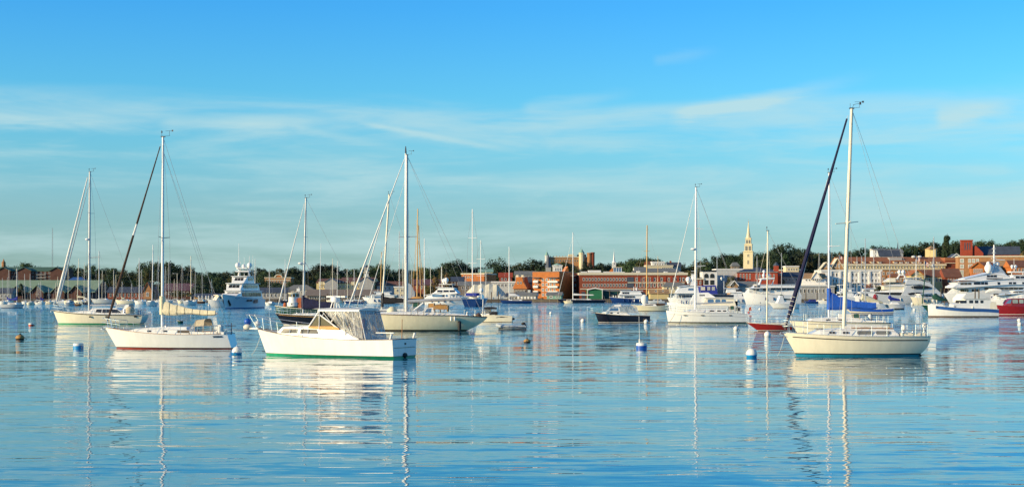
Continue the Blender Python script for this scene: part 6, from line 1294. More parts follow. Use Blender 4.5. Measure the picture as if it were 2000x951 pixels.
# --- white yachts mid
yacht('motor_yacht', 'white flybridge motor yacht beside the dark sloop and wharf shed', 708, 770, 592.5, (580, 583, 585), [([(717, 583), (727, 576), (770, 577), (772, 585)], 2.0, 1.8, 'yacht_white', [(716.5, 724, 578.3, 581.5, 1, 'glass_blue'), (731, 744, 578.3, 581.5, 1, 'glass_blue')]), ([(727, 576), (732, 570.5), (760, 570.5), (764, 577)], 1.8, 1.5, 'yacht_white', [(728.5, 735, 572, 574.5, 1)], 577)], B=4.6, masts=[(738, 571, 564, .08, 'alu_white')])
b = yacht('motor_yacht', 'broad white motor yacht with twin domes and flat dark hardtop near the marquee', 832, 914, 594.5, (580, 582, 581), [([(908, 584), (893, 575.5), (880, 572), (850, 571.5), (838, 577), (834, 584)], 2.9, 2.5, 'yacht_white', [(848, 867, 575.3, 579.8, 1, 'glass_blue'), (868, 872, 575.3, 579.8, 2), (874, 891, 575.3, 579.5, 1, 'glass_blue')]), ([(897, 572.5), (888, 563), (860, 562), (850, 572)], 2.4, 2.0, 'yacht_white', [(857, 893, 566.5, 570.5, 3)], 573)], flip=True, a=14, B=6.0, doms=[(866, 548.5, 4.5, .8), (873, 547, 4.5, -.8)], masts=[(871, 556, 505, .07, 'wire_dark'), (862, 548, 520, .1, 'alu_white')])
q = MB(); q.box(b.X(860), b.X(886), -2.2, 2.2, b.Z(556), b.Z(554.8)); b.add(q, 'hardtop', 'deck_white'); [b.add(MB().tube(b.P(p, 563), b.P(p, 555.5), .12), 'hardtop_post', 'alu_white') for p in (864, 884)]
b = yacht('sport_cruiser', 'small white sport cruiser between the wooden masts and white yachts', 768, 806, 592, (583, 586, 586), [([(776, 586), (784, 579.5), (800, 579), (804, 586)], 1.5, 1.2, 'yacht_white', [(782, 799, 581, 583.5, 3)])], B=3.6)
b = yacht('launch', 'small dark blue launch beside the wharf shed', 670, 712, 592.5, (587, 589, 589), [([(685, 590), (690, 586.5), (704, 586.5), (707, 590)], 1.0, .9, 'gel_white', [(690, 703, 587.5, 589, 3)])], m='navy_blue', B=2.8)
# --- trawler with navy hull in front of the teal shed
b = yacht('motor_yacht', 'white flybridge trawler with navy hull before the dark teal shed', 1190, 1262, 591.5, (579.5, 583, 584), [([(1207, 583), (1209, 576), (1256, 576), (1260, 585)], 2.3, 2.1, 'yacht_white', [(1219, 1239, 578, 581, 4)]), ([(1209, 576), (1213, 568.5), (1250, 568.5), (1254, 576)], 2.1, 1.8, 'yacht_white', [(1215, 1229, 570.5, 574, 3)], 577)], m='navy_blue', B=5, masts=[(1238, 568, 560, .2, 'yacht_white')], doms=[(1243, 564, 2.0, .5)])
# --- motor yacht with tower and awning
b = yacht('motor_yacht', 'white motor yacht with fabric awnings and stubby mast tower behind the sloop', 1303, 1372, 598, (581, 584, 586), [([(1312, 583), (1320, 573.5), (1362, 573.5), (1370, 586)], 2.4, 2.2, 'yacht_grey', [(1324, 1360, 576, 580, 5)]), ([(1319, 570), (1326, 561), (1352, 558), (1362, 560), (1364, 573)], 2.0, 1.7, 'yacht_white', [(1343, 1353, 563, 567, 1, 'glass_blue')], 573)], B=5.6)
b.add(MB().box(b.X(1366), b.X(1322), -2.4, 2.4, b.Z(573.3), b.Z(571.8)), 'awning', 'canvas_white'); q = MB(); q.loft([[(b.X(p)-w_, -w_, b.Z(y)), (b.X(p)+w_, -w_, b.Z(y)), (b.X(p)+w_, w_, b.Z(y)), (b.X(p)-w_, w_, b.Z(y))] for p, y, w_ in ((1354, 559, .9), (1354, 536, .55))]); b.add(q, 'mast_tower', 'yacht_white'); domes(b, [(b.X(1344), .4, b.Z(546), .9), (b.X(1354), .6, b.Z(544), .7)])
q = MB()
for k in range(3): q.box(b.X(1360-k), b.X(1348+k), -.3, .3, b.Z(540-k*5), b.Z(539.2-k*5))
b.add(q, 'antenna_yard', 'alu_white')
# --- navy yacht with blue canopy
b = yacht('sailing_yacht', 'navy yacht with blue panelled cockpit enclosure behind the white sloop', 1352, 1432, 595, (570, 575, 576), [([(1362, 577), (1366, 558), (1397, 557), (1401, 576)], 1.9, 1.7, 'canvas_royal', [(1380, 1386, 560, 567, 1, 'vinyl_white'), (1389, 1395, 560, 567, 1, 'vinyl_white'), (1368, 1376, 560, 567, 1, 'vinyl_white')])], m='navy', B=4.6, masts=[(1400.5, 576, 500, .16, 'alu'), (1414, 576, 536, .1, 'alu_white')], doms=[(1409, 543.5, 2.3, .3)], cat='sailing yacht', rail='alu')
# --- yachts before the red brick hall
b = yacht('motor_yacht', 'white express cruiser with dark windshield left of the big domed yacht', 1416, 1484, 593, (578, 583, 584), [([(1478, 584), (1452, 572), (1430, 571.5), (1418, 583)], 2.2, 1.9, 'yacht_white', [(1448, 1475, 574.5, 578, 3)]), ([(1450, 571.5), (1440, 564), (1420, 563.5), (1418, 572)], 1.8, 1.5, 'yacht_white', [(1436, 1448, 565.5, 569, 1)], 572)], flip=True, B=4.8, masts=[(1414, 572, 548, .15, 'alu_white')])
b = yacht('superyacht', 'long white yacht with three domes on a radar arch before the red brick hall', 1450, 1562, 594, (571, 576, 577), [([(1455, 576), (1462, 563.5), (1556, 562), (1562, 577)], 3.4, 3.1, 'yacht_white', [(1470, 1480, 564.5, 567, 2), (1487, 1496, 563.5, 568, 1), (1502, 1554, 562.6, 566, 5, 'glass_dark')]), ([(1466, 563), (1476, 556.5), (1552, 556.5), (1556, 563)], 3.0, 2.7, 'yacht_white', [(1470, 1482, 558, 561, 2)], 563)], a=4, B=7.2, doms=[(1492, 530.5, 3, .2), (1490, 538, 3.2, 1.2), (1502, 537.5, 3.2, -1.2)])
q = MB(); q.path([b.P(1482, 557, 2), b.P(1487, 545, 2), b.P(1512, 544, 2), b.P(1508, 557, 2)], .5, 6); b.add(q, 'radar_arch', 'yacht_white', True); q = MB(); q.path([b.P(1482, 557, -2), b.P(1487, 545, -2), b.P(1512, 544, -2), b.P(1508, 557, -2)], .5, 6); b.add(q, 'radar_arch', 'yacht_white', True); b.add(MB().box(b.X(1510), b.X(1484), -2.2, 2.2, b.Z(545.8), b.Z(544)), 'arch_top', 'yacht_white')
b = yacht('sportfisher', 'cream sportfishing boat with high flared bow alongside the long domed yacht', 1462, 1512, 594, (583, 586, 587), [([(1474, 586), (1480, 579.5), (1506, 579), (1510, 587)], 1.6, 1.4, 'gel_cream', [(1481, 1502, 580.5, 582.7, 3)])], m='gel_cream', B=4.4, a=10)
# --- small white sloop with green cover
b = yacht('sailboat', 'small white sloop with dark green sail cover anchored off the long domed yacht', 1501, 1560, 602.5, (590.5, 593.5, 594), [([(1515, 594), (1518, 588), (1522, 577), (1527, 577), (1530, 589), (1545, 590), (1547, 594)], 1.1, .9, 'gel_white', [])], m='gel_white', B=3.0, bands=[('boot_stripe', .12, 'stripe_brown')], masts=[(1526.5, 590, 494, .12, 'alu')], a=8, cat='sailboat', kt=.6)
b.add(MB().ell((b.X(1526), 0, b.Z(581)), .75, .3, .95, 8, 6), 'sail_cover', 'canvas_green', True); b.add(MB().tube(b.P(1527, 584), b.P(1550, 585), .25, .15, 8), 'boom_cover', 'canvas_green', True)
# --- power boats in the marina centre
for i, (p0, p1, wl, lab, hm, wm) in enumerate([(1618, 1668, 596, 'white sportfisher with tuna tower in front of the white hotel', 'yacht_white', 'glass_dark'), (1655, 1712, 595, 'white express cruiser with raked black windows in front of the white hotel', 'yacht_white', 'glass_dark'), (1596, 1632, 593, 'white runabout tied to the dock below the white pavilion', 'gel_cream', 'glass_dark')]):
    w_ = p1-p0; b = yacht('motor_cruiser', lab, p0, p1, wl, (577, 580, 582) if i < 2 else (587, 588, 588), [([(p0+w_*.2, 582), (p0+w_*.42, 571), (p1-w_*.1, 570.5), (p1-2, 583)], 1.9, 1.6, hm, [(p0+w_*.28, p1-w_*.3, 573.5, 577, 3, wm, 1.0)]), ([(p0+w_*.45, 571), (p0+w_*.55, 565), (p1-w_*.15, 564), (p1-w_*.1, 571)], 1.6, 1.3, hm, [(p0+w_*.52, p1-w_*.25, 566.5, 569, 2, wm)], 571)] if i < 2 else [([(p0+8, 588), (p0+13, 584), (p1-8, 584), (p1-6, 588)], 1.2, 1.0, hm, [(p0+13, p1-10, 585, 587, 3)])], B=4.6 if i < 2 else 3)
    if i == 0: q = MB(); [q.tube(b.P(px, 570, y), b.P(px, 556, y), .08) for px in (1640, 1652) for y in (1, -1)]; q.box(b.X(1655), b.X(1636), -1.5, 1.5, b.Z(557), b.Z(555.8)); b.add(q, 'tuna_tower', 'alu_white')
# --- blue striped sloop + friends off the marina
b = yacht('sailboat', 'white sloop with wide blue hull band stern-on to the marina', 1650, 1744, 614.5, (601.5, 603.5, 602), [([(1668, 603), (1676, 599), (1700, 598), (1712, 603)], 1.1, .9, 'gel_white', [(1688, 1703, 600, 602, 1)])], m='gel_cream', B=3.2, bands=[('bottom_paint', .1, 'navy_blue'), ('boot_stripe', .22, 'gel_white'), ('lower_stripe', .36, 'navy_blue')], masts=[(1690, 600, 466, .12, 'alu')], cat='sailboat', kt=.7, rail='gel_white')
q = MB(); ts = [.02+.94*i/16 for i in range(17)]; q.loft([[(lambda p: (p[0], p[1]+.03, p[2]))(b.hp(t, b.sh(t)-.06)) for t in ts], [(lambda p: (p[0], p[1]+.03, p[2]))(b.hp(t, b.sh(t)-.55)) for t in ts]], cap=False, close=False); b.add(q, 'hull_band', 'canvas_blue'); b.boom(b.P(1742, 596), b.Z(595), 'alu', .06) if hasattr(b, 'mt') else None
b = yacht('sailboat', 'sloop with loosely flaked cream mainsail beside the blue banded sloop', 1676, 1728, 604, (592, 594, 594), [([(1688, 594), (1692, 590), (1715, 590), (1718, 594)], 1.0, .9, 'gel_white', [])], m='gel_white', B=3.0, masts=[(1682.5, 592, 500, .11, 'alu')], cat='sailboat', kt=.7)
q = MB(); q.path([b.P(1683, 580), b.P(1695, 583), b.P(1710, 588), b.P(1724, 591)], [.9, .75, .6, .25], 8); b.add(q, 'flaked_sail', 'canvas_cream', True); b.add(MB().ell((b.X(1710), 0, b.Z(581)), .7, .6, 1.0, 8, 6), 'cockpit_tent', 'maroon_hull', True)
b = yacht('sailboat', 'small grey sloop with royal blue cover near the modern grey yacht', 1724, 1766, 604, (592, 594.5, 594), [([(1738, 594), (1741, 590), (1752, 590), (1756, 594)], .9, .8, 'gel_white', [])], m='yacht_grey', B=2.8, bands=[('boot_stripe', .3, 'stripe_black')], masts=[(1738, 592, 506, .11, 'alu')], cat='sailboat', kt=.7)
b.add(MB().tube(b.P(1739, 583), b.P(1758, 586), .5, .25, 8), 'sail_cover', 'canvas_royal', True); b.add(MB().ell((b.X(1738), 0, b.Z(581)), .5, .3, .6, 8, 6), 'mast_boot', 'canvas_royal', True)
# --- modern grey yacht with oval windows
b = yacht('superyacht', 'modern grey and white yacht with two long oval black windows', 1708, 1850, 594, (575, 577, 574), [([(1842, 578), (1820, 563), (1780, 555), (1768, 556), (1756, 577)], 3.6, 3.0, 'yacht_grey', []), ([(1838, 576), (1812, 551.5), (1775, 544.5), (1770, 543.5), (1762, 562)], 3.2, 2.6, 'yacht_grey', [], 578)], flip=True, m='yacht_grey', B=7.6, doms=[(1757.5, 531, 3.6, .9), (1763, 531, 3.6, -.9)], ov=(3, .2))
for pts in ([(1774, 561), (1780, 558.5), (1792, 557.5), (1806, 558.5), (1817, 561.5), (1806, 563.5), (1790, 564), (1779, 563.5)], [(1768, 573), (1776, 571.3), (1790, 571), (1806, 573), (1800, 575), (1785, 576.3), (1772, 576)]):
    b.pane([(b.X(p), b.Z(y)) for p, y in pts], 'glass_dark', off=.10, yy=lambda x, z: 3.62, both=False)
for p0, p1, y0, y1, mm in ((1722, 1772, 555.5, 558.5, 'yacht_white'), (1710, 1768, 565.5, 571, 'yacht_white'), (1726, 1746, 543, 551, 'gel_cream')):
    q = MB(); q.loft([[(b.X(p), -2.9, b.Z(yb)), (b.X(p), 2.9, b.Z(yb)), (b.X(p), 2.4, b.Z(yt)), (b.X(p), -2.4, b.Z(yt))] for p, yb, yt in ((p0, y1, y1-1), ((p0+p1)/2, y1, y0), (p1, y1, y0))]); b.add(q, 'aft_deck_roof', mm)
b.add(MB().box(b.X(1724), b.X(1768), -2.4, 2.4, b.Z(566), b.Z(558.5)), 'aft_saloon', 'gel_cream'); b.add(MB().box(b.X(1714), b.X(1766), -2.7, 2.7, b.Z(577), b.Z(571)), 'aft_cockpit', 'glass_dark'); b.add(MB().box(b.X(1728), b.X(1768), -1.8, 1.8, b.Z(555.6), b.Z(551)), 'flybridge_bar', 'glass_grey')
for p in (1720, 1738, 1754): b.add(MB().tube(b.P(p, 577, 2.7), b.P(p, 566, 2.7), .12), 'deck_post', 'yacht_white')
b.add(MB().path([b.P(1752, 545), b.P(1757, 537), b.P(1766, 537), b.P(1770, 546)], .4, 6), 'radar_arch', 'yacht_white', True)
# --- boats between
b = yacht('motor_cruiser', 'pale green-grey cruiser with white bow behind the launch', 1778, 1834, 595, (580, 582, 583), [([(1788, 583), (1794, 575), (1826, 573), (1832, 583)], 2.0, 1.8, 'gel_white', [(1796, 1822, 576, 579, 4)])], m='gel_cream', B=4.8, a=12)
b = yacht('sailboat', 'dark green sloop with dark green sail cover half hidden by the white launch', 1799, 1850, 608, (594.5, 597, 597), [([(1815, 597), (1819, 593), (1838, 593), (1842, 597)], 1.0, .9, 'gel_white', [])], m='green_hull', B=3.0, masts=[(1824, 594, 462, .14, 'alu'), (1821.5, 575, 505, .06, 'alu')], cat='sailboat', kt=.7)
q = MB(); q.path([b.P(1823, 576), b.P(1826, 579), b.P(1838, 584), b.P(1850, 586)], [.6, .75, .45, .2], 8); b.add(q, 'sail_cover', 'canvas_green', True); b.stay(b.P(1801, 595), b.P(1806, 545), 'canvas_green', 6, 'furled_jib'); b.stay(b.P(1806, 545), b.P(1823, 466), 'wire_dark', 1.3, 'forestay'); b.stay(b.P(1823, 466), b.P(1848, 597), 'wire_dark', 1.0, 'backstay')
q = MB(); p = b.P(1824, 521); q.tube((p[0]-1, 0, p[2]), (p[0]+1, 0, p[2]), .08); q.ell((p[0]+.2, 0, p[2]+.3), .35, .35, .4, 8, 6); b.add(q, 'radar_reflector', 'alu')
# --- great white superyacht
b = yacht('superyacht', 'great white superyacht with tiered decks, giant radome and mast', 1842, 2070, 596, (573, 569, 567), [([(1850, 577), (1862, 563), (1900, 559.5), (2060, 556), (2068, 572)], 4.2, 4.0, 'yacht_white', [(1872, 1887, 564.5, 569.5, 2, 'glass_brown'), (1892, 1904, 564.5, 569.5, 3, 'glass_dark'), (1915, 1990, 562, 565, 8, 'glass_dark')]), ([(1854, 560), (1864, 553), (1910, 547.5), (2050, 545), (2060, 558)], 3.9, 3.6, 'yacht_white', [(1868, 1890, 552.5, 556.5, 3, 'glass_brown'), (1894, 1907, 550.8, 556, 1), (1908, 1914, 550.8, 556, 1), (1915, 1921, 550.8, 556, 1), (1940, 1945, 551, 556, 1), (1962, 1968, 551, 556, 1), (1970, 1976, 551, 556, 1), (1988, 1996, 551, 555, 3)], 561), ([(1866, 552), (1880, 545), (1920, 534), (1955, 533.5), (1972, 545), (1980, 548)], 3.3, 2.8, 'yacht_white', [(1921, 1941, 537.5, 541.5, 3), (1920, 1952, 543.2, 545.5, 1)], 548)], B=8.6, doms=[(1929, 524, 8.2, 1.0), (1929, 515, 4.0, .6), (1949, 515.5, 4.2, -.5)], masts=[(1941.5, 535, 478, .45, 'yacht_white')], ov=(3, .2), a=6)
q = MB(); q.loft([[(b.X(p), -1.6, b.Z(y)), (b.X(p), 1.6, b.Z(y)), (b.X(p+w_), 1.2, b.Z(y)), (b.X(p+w_), -1.2, b.Z(y))] for p, y, w_ in ((1938, 534.5, 24), (1942, 520, 8))]); b.add(q, 'mast_base', 'yacht_grey')
q = MB(); [q.box(b.X(1941.5+w_), b.X(1941.5-w_), -.4, .4, b.Z(y), b.Z(y-.8)) for y, w_ in ((512, 4), (505, 5), (494, 3), (486, 3))]; q.box(b.X(1962), b.X(1944), -.2, .2, b.Z(508), b.Z(506.5)); b.add(q, 'antenna_yard', 'yacht_white')
q = MB(); q.loft([[(b.X(p), -3.6, b.Z(yb)), (b.X(p), 3.6, b.Z(yb)), (b.X(p), 3.4, b.Z(yt)), (b.X(p), -3.4, b.Z(yt))] for p, yb, yt in ((1853, 562, 559), (1862, 563, 557), (1886, 563, 557.5))]); b.add(q, 'tender_cover', 'yacht_white')
q = MB(); q.loft([[(b.X(p), -4.2, b.Z(yb)), (b.X(p), 4.4, b.Z(yb)), (b.X(p), 4.2, b.Z(yt)), (b.X(p), -4, b.Z(yt))] for p, yb, yt in ((1848, 588, 581), (1856, 588, 572.5), (1884, 588, 571.5), (1900, 588, 580))]); o = q.build('shrink_wrapped_boat', 'canvas_white'); o.location = (b.o.location[0], b.o.location[1]-14, -.2); o.rotation_euler = b.o.rotation_euler; tag(o, 'bulky hull wrapped in bright white plastic ahead of the superyacht', 'boat')
b = yacht('motor_yacht', 'white yacht with two small domes above its hardtop at the marina end', 1950, 2100, 592.3, (560, 558, 556), [([(1952, 560), (1962, 549), (2090, 547), (2096, 560)], 3.4, 3.0, 'yacht_white', []), ([(1970, 547.5), (1976, 538), (2060, 536), (2064, 548)], 2.8, 2.4, 'yacht_white', [(1980, 1998, 539.5, 544, 2)], 548)], B=6.8, doms=[(1975.5, 520.5, 3.0, .9), (1985, 520.5, 3.0, -.9)], masts=[(1980.5, 530, 505, .12, 'yacht_white')])
q = MB(); q.box(b.X(2002), b.X(1971), -2.4, 2.4, b.Z(532.5), b.Z(530)); [q.tube(b.P(p, 538, y), b.P(p, 531, y), .2) for p in (1976, 1998) for y in (2, -2)]; b.add(q, 'hardtop', 'yacht_white')
b = yacht('motor_yacht', 'sleek white motor yacht carrying a tender on its foredeck near the maroon cruiser', 1920, 2080, 602, (586, 584, 584), [([(1934, 586), (1944, 577.5), (1990, 572), (2060, 571), (2070, 584)], 2.8, 2.4, 'yacht_white', [(1938, 1947, 573.5, 577, 1), (1958, 1970, 573.5, 577, 1)]), ([(1972, 574), (1980, 569), (2050, 566), (2056, 573)], 2.4, 2.0, 'yacht_white', [(1974, 1996, 569.6, 571.3, 2)], 575)], B=5.8)
q = MB(); q.path([b.P(1925, 571), b.P(1932, 568), b.P(1945, 567.5), b.P(1955, 568)], [.25, .6, .65, .5], 8); o = q.build('tender', 'canvas_white', None, True); o.location = b.o.location; o.rotation_euler = b.o.rotation_euler; tag(o, 'white inflatable tender carried on the sleek yacht near the maroon cruiser', 'dinghy')
# ------------------------------------------------------------------ big sailing yachts at the wharf
def sloop(label, p0, p1, wl, deck, mast, m='gel_white', flip=False, B=3.2, cover=None, jib=None, name='sailboat', group=None, a=0, mm='alu', mr=.12, boomp=None, house=True, spread=True, cat='sailboat', bands=(), hm='gel_white', ov=None):
    b = Boat(name, label, cat, p0, p1, wl, a, flip, group, B); Lw = abs(b.L)
    b.hull(deck=tuple(b.Z(y) for y in deck), ov=ov or (Lw*.09, Lw*.05), kt=.62, tm=.45, r=(.75, .5), m=m, rail=None, n=10, bands=bands)
    sg = 1 if flip else -1; w_ = p1-p0
    if house:
        f = lambda t: (p1-w_*t) if flip else (p0+w_*t)
        b.house(px_top(b, [(f(.28), deck[1]), (f(.33), deck[1]-2.0*25/b.D*F/100), (f(.66), deck[1]-2.0*25/b.D*F/100), (f(.7), deck[1])]), B*.32, B*.26, hm); xw = [b.X(f(t)) for t in (.38, .6)]; z_ = b.dz(0)
        b.rpane(min(xw), max(xw), z_+.14, z_+.34, m='glass_dark', both=False)
    mp, yt = mast[:2]; mtop = mast[2] if len(mast) > 2 else mp
    b.mast(b.P(mp, deck[1]), b.P(mtop, yt), mr, mm)
    h_ = b.mt.z-b.mb.z
    if spread:
        for f_ in ((.5,) if h_ < 14 else (.36, .68)):
            p = b.at(f_); q = MB(); q.tube((p.x, -B*.3, p.z), (p.x, B*.3, p.z), .05); q.tube((p.x-B*.22, 0, p.z), (p.x+B*.22, 0, p.z), .05); b.add(q, 'spreader', mm, False, b.mo)
    bx = b.X(p1-1 if flip else p0+1); sx2 = b.X(p0+1 if flip else p1-1)
    if jib: b.jib((bx, 0, b.dz(bx)+.3), b.at(.95), .11, jib)
    else: b.stay((bx, 0, b.dz(bx)), b.at(.95), 'wire', .7, 'forestay')
    b.stay(b.mt, (sx2, 0, b.dz(sx2)), 'wire', .6, 'backstay')
    if boomp or cover:
        e, ye = boomp or ((p0+w_*.2 if flip else p0+w_*.82), deck[1]-1.6*F/b.D*.9)
        b.boom(b.P(e, ye), b.Z(ye), mm, .09)
        if cover: b.cover(.9, .4, cover, .25, n=8, up=.2)
    return b
sloop('long navy sailing yacht with white awning boom alongside the green shed', 1088, 1184, 591.5, (584, 585.5, 586), (1119, 454), 'navy', B=5.2, jib='canvas_white', mr=.2, mm='alu_white', boomp=(1160, 576.5), cover='canvas_white', name='sailing_yacht', cat='sailing yacht')
b = sloop('blue sloop with white boom awning in front of the marquee end', 976, 1040, 592.6, (586, 587, 587.5), (994.5, 482), 'navy_blue', B=4.4, mr=.2, mm='alu_white', boomp=(1014, 578), name='sailing_yacht', cat='sailing yacht'); q = MB(); q.loft([[(b.X(p), -1.3, b.Z(y0)), (b.X(p), 0, b.Z(y1)), (b.X(p), 1.3, b.Z(y0))] for p, y0, y1 in ((995, 578, 573), (1006, 578, 573.5), (1015, 579, 577))], cap=False, close=False); b.add(q, 'awning', 'canvas_white')
sloop('navy racing yacht with black sail covers lying behind the black sloop', 745, 812, 592.7, (582.5, 583.5, 583), (780, 452), 'navy', B=4.6, mr=.18, name='sailing_yacht', cat='sailing yacht', jib=None)
b = sloop('classic wooden schooner with golden varnished masts', 768, 850, 594, (586, 588, 587), (814.5, 408, 816), 'canvas_grey', B=4.6, mr=.26, mm='wood_spar', name='schooner', cat='sailing yacht', house=False, ov=(3, 3)); b.add(MB().tube(b.P(822, 588), b.P(818, 440), .18, .12, 8), 'mizzen_mast', 'wood_spar', True); b.add(MB().ell((b.X(817), 0, b.Z(583)), 3.2, 1.5, .9, 12, 6), 'deck_cover', 'canvas_tan', True)
for p0, y0, p1, y1 in ((806, 587, 814, 430), (802, 587, 814, 470), (828, 587, 816, 430), (833, 587, 817, 470)): b.stay(b.P(p0, y0), b.P(p1, y1), 'wood_spar', 1.6, 'shroud')
b = Boat('boat_tarpaulin', 'pale grey upright sail tarpaulin hung on a boat among the masts', 'tarpaulin', 796, 811, 592.2, B=3.0); q = MB(); q.loft([[(b.X(p), y, b.Z(yy_)) for y, yy_ in ((-1.5, yb), (1.5, yb), (1.0, yt), (-1.0, yt))] for p, yb, yt in ((796, 586, 552), (803, 586, 556), (810, 586, 570))]); b.add(q, 'sheet', 'canvas_grey'); b.hull(deck=(1.2, 1, 1), m='canvas_grey', rail=None, n=8)
b = sloop('tall white sloop mast yacht right of the wooden schooner', 808, 862, 593.5, (587, 588.5, 588.5), (829, 466), 'gel_white', B=3.8, mr=.2, mm='alu_white')
sloop('wooden-masted cutter behind the leaning black sloop', 722, 790, 592.5, (586, 587.5, 587), (743, 492, 745), 'navy', B=3.8, mr=.18, mm='wood_spar')
# navy ketch seen end on
b = Boat('sailing_ketch', 'navy ketch seen stern-on with two masts and white radome', 'sailing yacht', 912, 951, 598.5, head=75, D=Dw(598.5), B=6.4); b.hull(deck=(2.9, 2.5, 2.6), ov=(2, .8), kt=.8, tm=.5, r=(.7, .5), m='navy_blue', rail='alu', L=18, n=12, railr=.06); b.house([(4, 3.6), (3, 4.0), (-3, 4.0), (-4, 3.4)], 1.5, 1.3, 'gel_white')
def onl(px, py, dx): return None
for px_, yt, rr in ((922.5, 408, .2), (939.5, 470, .14)):
    x_ = 1.0 if px_ < 930 else -4.0; yv = -(wx(px_, b.D)-b.X0-x_*b.c)/b.s_ if abs(b.s_) > .1 else 0
    q = MB(); q.tube((x_, yv, 2.4), (x_, yv, b.Z(yt)), rr, rr*.7, 8); o = b.add(q, 'mast', 'alu_white', True)
    for f_ in (.4, .68): z_ = 2.4+(b.Z(yt)-2.4)*f_; b.add(MB().tube((x_, yv-1.5, z_), (x_, yv+1.5, z_), .07), 'spreader', 'alu_white', False, o)
    for sg in (1, -1): b.stay((x_, yv+sg*1.5, 2.5+(b.Z(yt)-2.4)*.68), (x_, yv, b.Z(yt)), 'wire', 1.2, 'shroud'); b.stay((x_, yv+sg*1.5, 2.5+(b.Z(yt)-2.4)*.68), (x_, yv+sg*2.4, 2.6), 'wire', 1.2, 'shroud')
yv = -(wx(941, b.D)-b.X0+7*b.c)/b.s_; domes(b, [(-7, yv, b.Z(567), .7)]); b.add(MB().tube((-7, yv, 2.5), (-7, yv, b.Z(571)), .15), 'radar_post', 'alu_white'); b.add(MB().ell((-6, yv+1.0, b.Z(579)), 1.2, .8, .35, 10, 5), 'stern_tender', 'canvas_white', True); b.add(MB().box(-7, -3, -1.8, 1.8, b.Z(578), b.Z(572)), 'cockpit_awning', 'canvas_royal')
b = sloop('traditional cream yawl with tall wooden mast between the navy cruiser and white sloop', 1232, 1304, 607.5, (595, 597.5, 595), (1263, 440, 1264), 'gel_ivory', B=3.4, mm='wood_spar', mr=.16, ov=(1.8, .3), name='yawl', bands=[('boot_stripe', .1, 'stripe_black')]); b.add(MB().tube(b.P(1285, 596), b.P(1285, 500), .07, .05, 6), 'mizzen_mast', 'wood_spar', True); b.add(MB().box(b.X(1299), b.X(1270), -.8, .8, b.Z(597), b.Z(592.5)), 'deck_gear', 'canvas_brown'); b.add(MB().ell((b.X(1259), 0, b.Z(585)), .9, .5, 1.2, 8, 6), 'stowed_sail', 'canvas_white', True)
# ------------------------------------------------------------------ moored sloops off the left shore (many)
G = 'sloops moored off the left shore'
sloop('silver-hulled sloop with royal blue sail cover off the green-roofed shed', 2, 48, 601.5, (593.5, 594.5, 594.5), (33, 524), 'yacht_grey', B=2.8, cover='canvas_royal', boomp=(17, 586), flip=True, bands=[('boot_stripe', .15, 'navy_blue')])
sloop('white sloop stern-on under the tall mast beside the cream sloop\'s mast', 285, 305, 598, (588, 590, 590), (297, 478, 299), 'gel_white', B=3.4, mr=.16, mm='alu_white', a=55)
sloop('white sloop with orange rolled canvas off the maroon-roofed building', 357, 382, 596, (587, 589, 589), (373, 500), 'gel_white', B=3.2, mr=.15, mm='alu_cream', a=40, cover='canvas_tan', boomp=(364, 578))
sloop('white sloop with cream cover and swept mast left of the deck-saloon sloop', 144, 170, 594.5, (586, 588, 588), (151, 505, 154), 'gel_cream', B=3, mr=.13, mm='alu_cream', cover='canvas_cream', boomp=(166, 581))
sloop('tall-masted grey sloop right of the deck-saloon sloop', 178, 224, 593, (583, 585, 586), (193.5, 490), 'canvas_grey', B=4.2, mr=.2, bands=[('boot_stripe', .2, 'stripe_black')])
sloop('cream sloop with white furled sail and slim mast before the brick terrace', 225, 263, 593.5, (585, 587, 588), (222, 527), 'gel_cream', B=3.4)
sloop('white sloop with slim tall mast below the wood', 262, 286, 594, (586, 588, 588), (272, 504), 'gel_white', B=3.2, mr=.14, mm='alu_white')
